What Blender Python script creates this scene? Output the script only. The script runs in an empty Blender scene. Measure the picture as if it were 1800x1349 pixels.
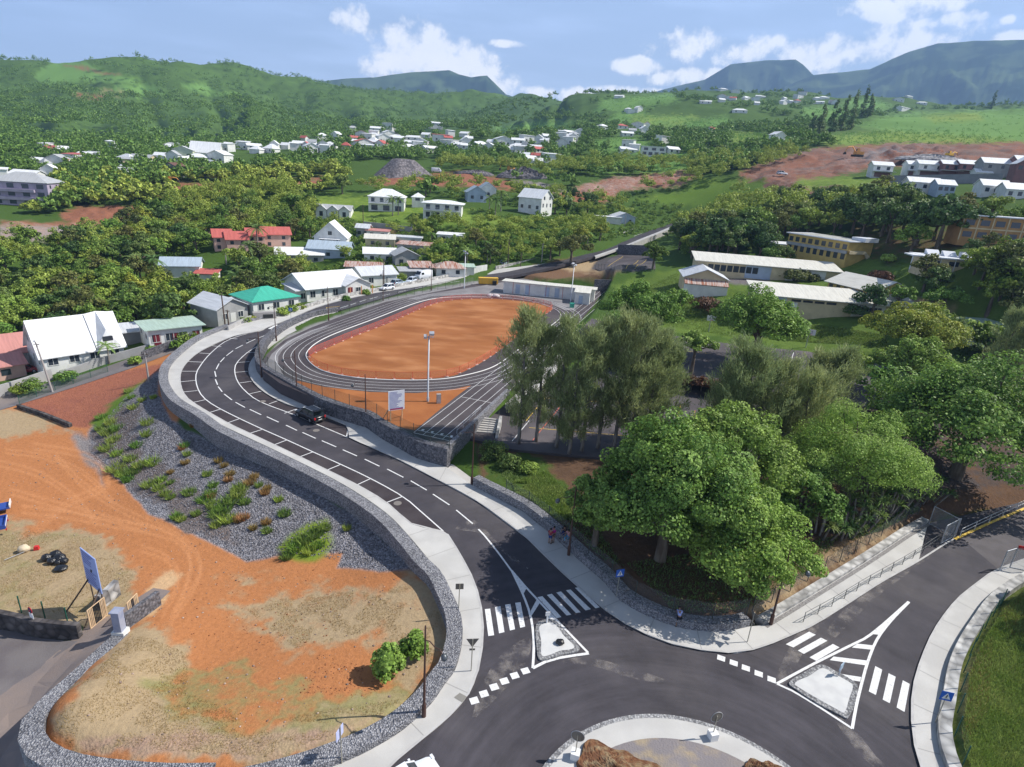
HAZE = True
import bpy, bmesh, math, random
import numpy as np
from mathutils import Vector, Matrix
from mathutils.geometry import tessellate_polygon
rng = np.random.default_rng(7); random.seed(7)
S = bpy.context.scene; COL = S.collection
R = math.radians
# ------------------------------------------------------------------ camera solve (focal length and tilt of the lens)
F, CX, CY, H = 1040., 900., 674.5, 32.
_v = np.array([703 - CX, 3550 - CY, F]); UP = -_v / np.linalg.norm(_v)
FW = np.array([0, 0, 1.]) - UP[2] * UP; FW /= np.linalg.norm(FW)
RT = np.cross(FW, UP)
if RT[0] < 0: RT = -RT
AX = np.array([RT, FW, UP])                    # world axes in lens coordinates
def ray(px, py): return AX @ np.array([px - CX, py - CY, F])
def proj(P):                                   # world points (n,3) -> picture coordinates
    q = (np.asarray(P, float) - np.array([0, 0, H])) @ AX
    w = np.maximum(q[:, 2], 1e-3)
    return np.stack([CX + F * q[:, 0] / w, CY + F * q[:, 1] / w], 1)
def at_d(px, py, d):
    r = ray(px, py); t = d / math.hypot(r[0], r[1]); return np.array([r[0]*t, r[1]*t, H + r[2]*t])
def at_z(px, py, z=0.):
    r = ray(px, py); t = (z - H) / r[2]; return np.array([r[0]*t, r[1]*t, z])
cd = bpy.data.cameras.new('camera'); cam = bpy.data.objects.new('camera', cd); COL.objects.link(cam); S.camera = cam
cd.sensor_width = 36; cd.lens = F / 1800 * 36; cd.clip_start = .5; cd.clip_end = 60000
M3 = np.stack([AX[:, 0], -AX[:, 1], -AX[:, 2]], 1)
mw = Matrix([list(M3[i]) + [0] for i in range(3)] + [[0, 0, 0, 1]]); mw.translation = (0, 0, H); cam.matrix_world = mw
# ------------------------------------------------------------------ small tools
def crv(pts, n=6, closed=False):               # Catmull-Rom through points (any dimension)
    P = np.array(pts, float); m = len(P); out = []
    for i in range(m if closed else m - 1):
        g = (lambda k: P[k % m]) if closed else (lambda k: P[min(max(k, 0), m - 1)])
        a, b, c, d = g(i-1), g(i), g(i+1), g(i+2)
        for t in np.arange(n) / n:
            out.append(.5 * ((2*b) + (c-a)*t + (2*a-5*b+4*c-d)*t*t + (3*b-a-3*c+d)*t**3))
    if not closed: out.append(P[-1])
    return np.array(out)
def resample(P, step):
    P = np.array(P, float); L = np.concatenate([[0], np.cumsum(np.linalg.norm(np.diff(P, axis=0), axis=1))])
    n = max(1, int(round(L[-1] / step))); t = np.linspace(0, L[-1], n + 1)
    return np.stack([np.interp(t, L, P[:, k]) for k in range(P.shape[1])], 1)
def plen(P): return float(np.linalg.norm(np.diff(np.array(P, float), axis=0), axis=1).sum())
def offset(P, d):                              # shift a polyline to its right by d in the ground plane
    P = np.array(P, float); t = np.gradient(P[:, :2], axis=0); t /= np.linalg.norm(t, axis=1)[:, None] + 1e-9
    Q = P.copy(); Q[:, 0] += t[:, 1] * d; Q[:, 1] -= t[:, 0] * d; return Q
def sdist(X, Y, poly):                         # signed distance to a polygon, negative inside
    P = np.array(poly, float)[:, :2]; Q = np.roll(P, -1, 0)
    best = np.full(X.shape, 1e18); ins = np.zeros(X.shape, bool)
    for (ax, ay), (bx, by) in zip(P, Q):
        dx, dy = bx-ax, by-ay; l = dx*dx + dy*dy + 1e-12
        t = np.clip(((X-ax)*dx + (Y-ay)*dy) / l, 0, 1)
        best = np.minimum(best, (X-ax-t*dx)**2 + (Y-ay-t*dy)**2)
        if ay != by: ins ^= ((ay > Y) != (by > Y)) & (X < dx*(Y-ay)/(by-ay) + ax)
    return np.where(ins, -1, 1) * np.sqrt(best)
def pdist(X, Y, line):
    best = np.full(X.shape, 1e18); P = np.array(line, float)
    for a, b in zip(P[:-1], P[1:]):
        dx, dy = b[0]-a[0], b[1]-a[1]; l = dx*dx + dy*dy + 1e-12
        t = np.clip(((X-a[0])*dx + (Y-a[1])*dy) / l, 0, 1)
        best = np.minimum(best, (X-a[0]-t*dx)**2 + (Y-a[1]-t*dy)**2)
    return np.sqrt(best)
def sstep(a, b, x): t = np.clip((x-a)/(b-a), 0, 1); return t*t*(3-2*t)
_lat = rng.random((64, 64))
def vnoise(x, y):
    xi = np.floor(x).astype(int); yi = np.floor(y).astype(int); fx = x-xi; fy = y-yi
    fx = fx*fx*(3-2*fx); fy = fy*fy*(3-2*fy); g = lambda a, b: _lat[a % 64, b % 64]
    return (g(xi, yi)*(1-fx) + g(xi+1, yi)*fx)*(1-fy) + (g(xi, yi+1)*(1-fx) + g(xi+1, yi+1)*fx)*fy
def fbm(x, y, o=4):
    s = 0; a = .5
    for k in range(o): s = s + a*vnoise(x*2**k + 7.3*k, y*2**k + 3.1*k); a *= .5
    return s
# ------------------------------------------------------------------ materials
def srgb(r, g, b): return tuple(((c/255+.055)/1.055)**2.4 if c > 10 else c/255/12.92 for c in (r, g, b))
MATS = {}
def mat(name, c1, c2=None, scale=1., rough=.8, bump=0., bscale=None, metal=0., spec=.3, lo=.35, hi=.65, detail=5., c3=None, s3=.1,
        island=0., obj=False, translucent=0., emit=None, stretch=None, rand=0., alpha=None):
    if name in MATS: return MATS[name]
    m = bpy.data.materials.new(name); m.use_nodes = True; nt = m.node_tree; N = nt.nodes; L = nt.links
    b = N['Principled BSDF']; b.inputs['Roughness'].default_value = rough; b.inputs['Metallic'].default_value = metal
    b.inputs['Specular IOR Level'].default_value = spec
    def rgb(c): n = N.new('ShaderNodeRGB'); n.outputs[0].default_value = (*c, 1); return n.outputs[0]
    if obj: co = N.new('ShaderNodeTexCoord').outputs['Object']
    else: co = N.new('ShaderNodeNewGeometry').outputs['Position']
    if stretch:
        mp = N.new('ShaderNodeMapping'); L.new(co, mp.inputs[0]); mp.inputs['Scale'].default_value = stretch; co = mp.outputs[0]
    def noise(s, d=detail):
        n = N.new('ShaderNodeTexNoise'); L.new(co, n.inputs['Vector']); n.inputs['Scale'].default_value = s; n.inputs['Detail'].default_value = d; return n.outputs[0]
    def mix(f, a, c):
        x = N.new('ShaderNodeMix'); x.data_type = 'RGBA'; x.clamp_factor = True
        if isinstance(f, float): x.inputs[0].default_value = f
        else: L.new(f, x.inputs[0])
        L.new(a, x.inputs[6]); L.new(c, x.inputs[7]); return x.outputs[2]
    def ramp(v, a, c):
        r = N.new('ShaderNodeMapRange'); L.new(v, r.inputs[0]); r.inputs[1].default_value = a; r.inputs[2].default_value = c; r.interpolation_type = 'SMOOTHSTEP'; return r.outputs[0]
    col = rgb(c1)
    if c2: col = mix(ramp(noise(scale), lo, hi), col, rgb(c2))
    if c3: col = mix(ramp(noise(s3, 3.), .45, .72), col, rgb(c3))
    if island or rand:
        h = N.new('ShaderNodeHueSaturation'); L.new(col, h.inputs['Color']); v = None
        if island:
            g = N.new('ShaderNodeNewGeometry'); v = ramp(g.outputs['Random Per Island'], 0, 1)
            r = N.new('ShaderNodeMapRange'); L.new(g.outputs['Random Per Island'], r.inputs[0]); r.inputs[3].default_value = 1-island; r.inputs[4].default_value = 1+island; v = r.outputs[0]
        if rand:
            o = N.new('ShaderNodeObjectInfo'); r = N.new('ShaderNodeMapRange'); L.new(o.outputs['Random'], r.inputs[0]); r.inputs[3].default_value = 1-rand; r.inputs[4].default_value = 1+rand
            if v is None: v = r.outputs[0]
            else:
                k = N.new('ShaderNodeMath'); k.operation = 'MULTIPLY'; L.new(v, k.inputs[0]); L.new(r.outputs[0], k.inputs[1]); v = k.outputs[0]
            r2 = N.new('ShaderNodeMapRange'); L.new(o.outputs['Random'], r2.inputs[0]); r2.inputs[3].default_value = .5+.10*rand; r2.inputs[4].default_value = .5-.10*rand; L.new(r2.outputs[0], h.inputs['Hue'])
        L.new(v, h.inputs['Value']); col = h.outputs[0]
    L.new(col, b.inputs['Base Color'])
    if bump:
        bp = N.new('ShaderNodeBump'); bp.inputs['Strength'].default_value = bump; bp.inputs['Distance'].default_value = .1
        L.new(noise(bscale or scale*4), bp.inputs['Height']); L.new(bp.outputs[0], b.inputs['Normal'])
    if emit: b.inputs['Emission Color'].default_value = (*emit[0], 1); b.inputs['Emission Strength'].default_value = emit[1]
    if alpha: b.inputs['Alpha'].default_value = alpha
    if translucent:
        t = N.new('ShaderNodeBsdfTranslucent'); L.new(col, t.inputs[0]); mx = N.new('ShaderNodeMixShader'); mx.inputs[0].default_value = translucent
        L.new(b.outputs[0], mx.inputs[1]); L.new(t.outputs[0], mx.inputs[2]); L.new(mx.outputs[0], N['Material Output'].inputs[0])
    MATS[name] = m; return m
# ------------------------------------------------------------------ objects
def tag(o, label=None, cat=None, group=None, kind=None):
    if label: o['label'] = label
    if cat: o['category'] = cat
    if group: o['group'] = group
    if kind: o['kind'] = kind
    return o
def empty(name, loc, rz=0., label=None, cat=None, group=None):
    o = bpy.data.objects.new(name, None); COL.objects.link(o); o.location = loc; o.rotation_euler = (0, 0, rz); o.empty_display_size = .3
    return tag(o, label, cat, group)
def link(name, me, m, parent=None, loc=None, rz=0.):
    if m is not None:
        for x in (m if isinstance(m, (list, tuple)) else [m]): me.materials.append(x)
    o = bpy.data.objects.new(name, me); COL.objects.link(o)
    if parent is not None: o.parent = parent
    if loc is not None: o.location = loc
    o.rotation_euler = (0, 0, rz)
    return o
def np_mesh(name, V, Fc, smooth=False):        # V (n,3), Fc (m,k) constant k
    V = np.ascontiguousarray(V, np.float32); Fc = np.ascontiguousarray(Fc, np.int32); me = bpy.data.meshes.new(name); k = Fc.shape[1]
    me.vertices.add(len(V)); me.vertices.foreach_set('co', V.ravel())
    me.loops.add(Fc.size); me.loops.foreach_set('vertex_index', Fc.ravel())
    me.polygons.add(len(Fc)); me.polygons.foreach_set('loop_start', np.arange(0, Fc.size, k, dtype=np.int32)); me.polygons.foreach_set('loop_total', np.full(len(Fc), k, np.int32))
    if smooth: me.polygons.foreach_set('use_smooth', np.ones(len(Fc), bool))
    me.update(calc_edges=True); return me
class MB:                                      # mesh collector
    def __init__(s): s.v = []; s.f = []; s.mi = []; s.sm = []; s.cur = 0
    def add(s, V, Fs, smooth=False):
        o = len(s.v); s.v += [tuple(map(float, p)) for p in V]; s.f += [tuple(i+o for i in f) for f in Fs]; s.mi += [s.cur]*len(Fs); s.sm += [smooth]*len(Fs); return s
    def box(s, c, d, rz=0., taper=1., M=None):
        x, y, z = d[0]/2, d[1]/2, d[2]/2; P = []
        for k, (a, b, e) in enumerate([(-1,-1,-1),(1,-1,-1),(1,1,-1),(-1,1,-1),(-1,-1,1),(1,-1,1),(1,1,1),(-1,1,1)]):
            t = taper if e > 0 else 1.; px, py = a*x*t, b*y*t
            P.append((c[0]+px*math.cos(rz)-py*math.sin(rz), c[1]+px*math.sin(rz)+py*math.cos(rz), c[2]+e*z))
        if M is not None: P = [tuple(M @ Vector(p)) for p in P]
        return s.add(P, [(0,3,2,1),(4,5,6,7),(0,1,5,4),(1,2,6,5),(2,3,7,6),(3,0,4,7)])
    def tube(s, path, r, n=8, caps=True, smooth=True):
        P = [Vector(p) for p in path]; rs = r if isinstance(r, (list, tuple)) else [r]*len(P); V = []; up = Vector((0, 0, 1))
        for i, p in enumerate(P):
            t = (P[min(i+1, len(P)-1)] - P[max(i-1, 0)]).normalized(); a = t.cross(up)
            if a.length < .05: a = t.cross(Vector((0, 1, 0)))
            a.normalize(); b = t.cross(a)
            V += [p + (a*math.cos(2*math.pi*k/n) + b*math.sin(2*math.pi*k/n))*rs[i] for k in range(n)]
        Fs = [(i*n+k, i*n+(k+1) % n, (i+1)*n+(k+1) % n, (i+1)*n+k) for i in range(len(P)-1) for k in range(n)]
        s.add(V, Fs, smooth)
        if caps: s.add([V[k] for k in range(n)], [tuple(range(n))]); s.add(V[-n:], [tuple(reversed(range(n)))])
        return s
    def lathe(s, c, prof, n=16, smooth=True):
        V = [(c[0]+r*math.cos(2*math.pi*k/n), c[1]+r*math.sin(2*math.pi*k/n), c[2]+z) for r, z in prof for k in range(n)]
        return s.add(V, [(i*n+k, i*n+(k+1) % n, (i+1)*n+(k+1) % n, (i+1)*n+k) for i in range(len(prof)-1) for k in range(n)], smooth)
    def prism(s, poly, z0, z1, bottom=False):
        n = len(poly); tri = tessellate_polygon([[Vector((p[0], p[1], 0)) for p in poly]])
        ar = sum(poly[i][0]*poly[(i+1) % n][1] - poly[(i+1) % n][0]*poly[i][1] for i in range(n))
        if ar < 0: poly = list(poly)[::-1]; tri = [tuple(n-1-i for i in t) for t in tri]
        V = [(p[0], p[1], z0) for p in poly] + [(p[0], p[1], z1) for p in poly]
        def ori(t):
            a, b, c = (poly[i] for i in t); return t if (b[0]-a[0])*(c[1]-a[1]) - (b[1]-a[1])*(c[0]-a[0]) > 0 else t[::-1]
        Fs = [tuple(i+n for i in ori(t)) for t in tri] + [(i, (i+1) % n, (i+1) % n+n, i+n) for i in range(n)]
        if bottom: Fs += [tuple(ori(t))[::-1] for t in tri]
        return s.add(V, Fs)
    def mesh(s, name):
        me = bpy.data.meshes.new(name); me.from_pydata(s.v, [], s.f)
        me.polygons.foreach_set('use_smooth', s.sm); me.polygons.foreach_set('material_index', s.mi); me.update(); return me
    def build(s, name, m, parent=None, loc=None, rz=0.): return link(name, s.mesh(name), m, parent, loc, rz)
def kids(o): return list(o.children)
def copy_tree(o, parent=None):
    c = o.copy(); COL.objects.link(c)
    if parent is not None: c.parent = parent
    for ch in kids(o): copy_tree(ch, c)
    return c
# ------------------------------------------------------------------ levels of the place
def zr(y):
    y = np.asarray(y, float); return .022*np.clip(y-45, 0, 105) + .012*np.clip(y-150, 0, 60)
T, C1, C2 = 2.4, 1.0, 3.2
def onr(px, py, dz=0.):                        # picture point -> point on the road surface
    z = 0.
    for _ in range(30): p = at_z(px, py, z + dz); z = float(zr(p[1]))
    return p
def road(L, dz=0.): return np.array([onr(*p, dz) for p in L])
def flat(L, z): return np.array([at_z(*p, z) for p in L])
# kerb lines and walls, traced in the photograph, laid on their own surfaces
RK = [(472,577),(490,571)]
RKERB = road([(590,556),(565,566),(533,577),(505,590),(472.5,611),(451.6,624),(439,642),(438.6,658.5),(447.5,675),(467,692),(500,710),(539,722),(575,735),(612.6,750),(613,769.5),(652,787),(703,810),(761,840),(842,884),(926,947),(983,1003),(1017,1034),(1064,1074),(1100,1098),(1142,1119),(1183.5,1134),(1239,1145),(1294.7,1149),(1341.7,1138),(1383,1121),(1430,1100),(1494,1060),(1550,1024),(1614,988),(1675,950),(1740,921),(1800,899),(1900,860)])
RWALL = road([(590,548),(545,557),(500,577),(470,600),(455,622),(449,640),(452,655),(462.5,666),(491.7,685),(525,705),(567,728),(617,746),(644.6,754),(667,771),(705.7,793),(733.5,808),(785,823)])
RWALL2 = road([(831,856),(850,866),(919.5,902),(966.7,940),(1017,987),(1058.5,1023),(1089,1058),(1128,1081),(1170,1099),(1206,1109),(1244.7,1113),(1283.6,1111),(1317,1104)])
RWALL3 = road([(1341,1101),(1383,1076),(1467,1024),(1544.6,975),(1592,943),(1631,920)])
LKERB = road([(858.6,482),(817,489),(747,503),(672,514),(636,521),(600,529),(555.6,541.8),(511,561),(472,576),(456,583),(411,592),(372,608.5),(347,622),(328,639),(318,656),(317,675),(324,694.6),(342,711),(400,745),(438,763),(480.6,783),(525,804),(574.5,828),(627,854),(679,885),(725,924),(778,935),(797,958),(817,992),(833.5,1026),(844.7,1066),(849,1113),(844.7,1154.6),(833.5,1202),(811,1238),(775,1274),(733.5,1307.5),(686,1348),(650,1385)])
LWALL = road([(850,476),(790,488),(647,516),(592,527),(525,547),(462.5,562),(420,572),(361,594.6),(328,617),(303,642),(296,661),(300,683.5),(319,708),(361,733),(400,754),(483,793),(567,834),(622,864.5),(678,903),(714,939),(747,978),(775,1014),(794.7,1053),(806,1078),(812.7,1107),(811,1141),(800,1180),(781,1207),(757,1241),(710,1285),(650,1322),(595,1347),(520,1375),(430,1400),(330,1420)])
ISL = road([(955.6,1348),(983,1316),(1022,1288),(1072,1266),(1128,1257.5),(1183.5,1260),(1239,1271),(1294.7,1293.6),(1350,1327),(1391.7,1348)])
_A = np.c_[2*ISL[:, :2], np.ones(len(ISL))]; _s = np.linalg.lstsq(_A, (ISL[:, :2]**2).sum(1), rcond=None)[0]
ICX, ICY = _s[0], _s[1]; IR = math.sqrt(_s[2] + ICX**2 + ICY**2)
EKERB = road([(1640,1420),(1618,1348),(1608.5,1316),(1603,1274),(1603,1232.5),(1608.5,1196),(1622,1154.6),(1639,1116),(1658.5,1085),(1683.5,1054.6),(1711,1032),(1744.7,1007),(1761,1000),(1800,985),(1900,950)])
EWALL = road([(1690,1425),(1656,1341),(1647,1307.5),(1644.6,1274),(1653,1232.5),(1664,1174),(1683.5,1129.6),(1708.5,1091),(1733.5,1057),(1772.5,1027),(1830,998),(1920,960)])
# track terrace, courts (flat levels)
TRK = flat([(462,652),(492,674),(539,694),(594,713),(644,725),(667,737),(692,753),(714,762),(747,771),(785,784),(803,768),(850,722),(950,640),(1040,540),(1062,508),(1012,505),(960,499),(908,489),(880,493),(833,500),(761,514),(678,531),(600,556),(545,577),(500,598),(470,622),(458,640)], T)
CRT1 = flat([(822,770),(860,730),(905,700),(980,660),(1060,640),(1180,668),(1300,690),(1420,712),(1390,790),(1180,815),(1000,800),(900,790)], C1)
CRT2 = flat([(1040,560),(1110,578),(1180,590),(1300,607),(1420,618),(1540,640),(1600,660),(1560,720),(1420,700),(1300,678),(1180,656),(1060,628),(1000,600)], C2)
SH_ROAD = np.concatenate([LWALL, road([(420,1400),(300,1700),(1640,1700)]), EWALL, road([(1900,860)]), RWALL3[::-1], RWALL2[::-1], RWALL[::-1]])
# ------------------------------------------------------------------ terrain control points: (px,py,height) / (px,py,distance) / (px, distance, height)
ZP = [(930,480,3.5),(980,479,4.),(1035,484,4.2),(1000,469,5.),(1060,476,5.2),(950,472,4.2),(905,480,3.1),(600,1250,.45),(500,1318,.6),(250,1330,.5),(100,1290,.35),(90,1250,.2),(180,1165,-.4),(232,1110,-1.4),(790,1100,-.4),(775,1160,-.1),(700,1240,.3),(700,985,-.9),(740,1020,-.6),(600,900,-1),(450,825,-1),(300,735,-.9),(278,690,-.7),(430,990,-3),(220,850,-4),(165,775,-4.2),(600,990,-2.2),(150,735,-4),
(100,790,-4.6),(0,760,-5),(0,900,-4.4),(150,900,-4),(300,1000,-3.2),(250,1050,-2.6),(400,1100,-2),(600,1100,-1.2),(700,1200,-.2),(300,1200,-.9),(100,1180,-2.6),(0,1290,-2.9),(40,1345,-2.9),(30,1280,-2.8),(60,1225,-2.6),(170,1095,-2.6),(0,1150,-2.9),(-200,1200,-3.2),(-200,900,-4.6),(400,1450,.4),(50,1450,-2.8),
(30,712,-4.6),(150,680,-3.8),(270,650,-2.4),(0,705,-4.6),(180,660,-3.4),(300,622,-1.6),(345,602,-.2),(130,662,-3.6),(20,665,-4.8),(270,612,-1.6),(400,572,.2),(470,548,.9),(590,527,1.4),(660,507,2),(800,483,2.8),
(900,800,.85),(850,830,.5),(1000,810,.9),(1100,820,.95),(920,880,.9),(1000,900,.9),(1000,850,1.),(1100,950,1.1),(1050,1000,.7),(1130,1060,.6),(1200,1085,.6),(1300,1080,.6),(1200,950,1.2),(1300,1000,1.4),(1400,1030,.9),(1500,960,.9),(1450,900,1.6),(1600,900,.8),(1600,850,1.6),(1750,870,.9),(1800,855,1.2),(1400,800,1.2),(1600,760,2.4),(1750,760,2.4),(1560,680,3.4),(1700,680,4),(1700,600,6),(1800,700,4),
(1180,570,3.6),(1300,585,3.8),(1420,600,4),(1200,655,3.0),(1750,1100,.6),(1800,1040,.5),(1720,1250,.5),(1800,1250,.2),(1760,1345,.3),(1700,1340,.5),(1900,1300,0),(1120,500,5.2),(1180,510,7),(1190,545,5)]
DP = [(90,415,235),(200,392,255),(35,360,290),(350,330,300),(500,320,310),(600,330,290),(690,312,330),(850,310,340),(980,330,310),(1100,340,310),(1200,320,330),(1350,310,320),(550,385,235),(400,445,185),(480,445,188),(900,378,235),(1000,405,220),(800,440,190),(700,425,200),(880,430,200),(600,440,190),
(250,282,420),(350,267,470),(120,292,400),(20,302,380),(450,264,480),(560,257,490),(680,227,600),(720,267,470),(850,262,480),(1000,247,500),(1100,277,430),(1150,272,420),(650,242,560),
(200,245,570),(0,245,570),(300,235,620),(450,235,620),(550,228,650),(0,180,850),(200,180,850),(300,185,850),(400,180,850),(480,175,1050),(0,158,1200),(70,150,1200),(150,126,1250),(250,98,1350),(350,106,1350),(420,118,1350),(470,164,1300),(600,162,1300),(600,216,1020),(680,170,1350),(750,170,1400),(860,171,1450),(885,195,1350),(720,222,980),(800,226,1000),(500,205,1000),
(900,186,1000),(1000,172,1100),(1100,160,1150),(1200,162,1200),(1300,167,1300),(1450,174,1400),(1600,188,1500),(1800,192,1500),(1000,215,700),(1200,215,700),(1400,220,650),(1600,215,700),(1800,222,650),(1400,247,450),(1600,252,430),(1780,252,420),(1250,262,430),
(1350,287,370),(1500,287,350),(1650,277,360),(1780,282,350),(1400,312,310),(1560,320,280),(1700,318,275),(1800,196,1000),(1650,196,1050),(1450,182,1000),(1250,176,950),(1350,332,290),(1500,342,250),(1650,352,230),(1790,345,230),(1250,382,290),(1155,412,248),(1100,430,222),(1044,450,200),(1320,430,195),(1400,455,185),(1500,458,175),(1270,497,150),(1560,527,150),(1450,556,137),(1250,545,136),(1620,560,142),(1660,478,155),(1750,428,175),(1600,420,185),(1750,520,150),(1090,470,170),(1180,440,210)]
AP = [(50,135,-4),(150,140,-4),(250,150,-3),(350,165,-2),(500,178,0),(50,170,-1),(250,180,1),(0,215,4),(250,215,4),(350,235,7),(150,200,2),(-900,900,60),(-900,200,2),(-900,80,-6),(-900,1500,150),(2700,900,150),(2700,200,22),(2700,80,5),(2700,1500,200),(900,12,0),(0,12,-2),(1800,12,0),(-600,25,-3),(2400,25,0),
(0,2600,120),(300,2600,130),(600,2600,150),(900,2600,150),(1200,2600,170),(1500,2600,190),(1800,2600,190),(2700,2600,150),(-900,2600,80)] + [(x, 12000, 100) for x in (-900,0,600,1200,1800,2700)]
_P = [at_z(x, y, z) for x, y, z in ZP] + [at_d(x, y, d) for x, y, d in DP]
for px, d, z in AP:
    r = ray(px, 300 + (px-900)*.0685); t = d/math.hypot(r[0], r[1]); _P.append(np.array([r[0]*t, r[1]*t, z]))
_P = np.array(_P)
def lp(x, y): return np.arctan2(x, y), np.log(np.maximum(np.hypot(x, y), 3.))
_U = np.stack(lp(_P[:, 0], _P[:, 1]), 1)
def _ker(u, v): return np.sqrt((u[:, None]-_U[None, :, 0])**2 + (v[:, None]-_U[None, :, 1])**2 + .03**2)
_NP = len(_P); _K = np.zeros((_NP+3, _NP+3)); _K[:_NP, :_NP] = -_ker(_U[:, 0], _U[:, 1]) - np.eye(_NP)*1e-3
_K[:_NP, _NP] = 1; _K[:_NP, n1:=_NP+1] = _U[:, 0]; _K[:_NP, _NP+2] = _U[:, 1]; _K[_NP:, :_NP] = _K[:_NP, _NP:].T
_W = np.linalg.solve(_K, np.concatenate([_P[:, 2], [0, 0, 0]]))
def hb(x, y):                                  # smooth ground height
    x = np.atleast_1d(np.asarray(x, float)); y = np.atleast_1d(np.asarray(y, float)); out = np.empty(x.size); xf, yf = x.ravel(), y.ravel()
    for i in range(0, x.size, 20000):
        u, v = lp(xf[i:i+20000], yf[i:i+20000]); k = -_ker(u, v); out[i:i+20000] = k @ _W[:_NP] + _W[_NP] + _W[_NP+1]*u + _W[_NP+2]*v
    d = np.hypot(xf, yf); far = sstep(320, 900, d)
    out += far*.034*np.minimum(d, 1500)*(fbm(xf/210, yf/210, 5) - .60) + far*.030*np.minimum(d, 1500)*(np.abs(fbm(xf/120+9, yf/260+4, 4)-.47) - .06)
    out += sstep(60, 160, d)*.9*(fbm(xf/14, yf/14, 3)-.45)
    return out.reshape(x.shape)
_ts = np.exp(np.linspace(math.log(10), math.log(9000), 3000))
def G(px, py):                                 # picture point -> point on the ground
    r = ray(px, py); k = math.hypot(r[0], r[1]); X = r[0]/k*_ts; Y = r[1]/k*_ts; Z = H + r[2]/k*_ts; h = hb(X, Y); i = np.argmax(h > Z)
    if i == 0: i = len(_ts)-1
    a, b = (h-Z)[i-1], (h-Z)[i]; w = a/(a-b) if a != b else 0; t = _ts[i-1] + (_ts[i]-_ts[i-1])*w
    return np.array([r[0]/k*t, r[1]/k*t, float(hb(r[0]/k*t, r[1]/k*t)[0])])
def gl(L): return np.array([G(*p) for p in L])
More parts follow.
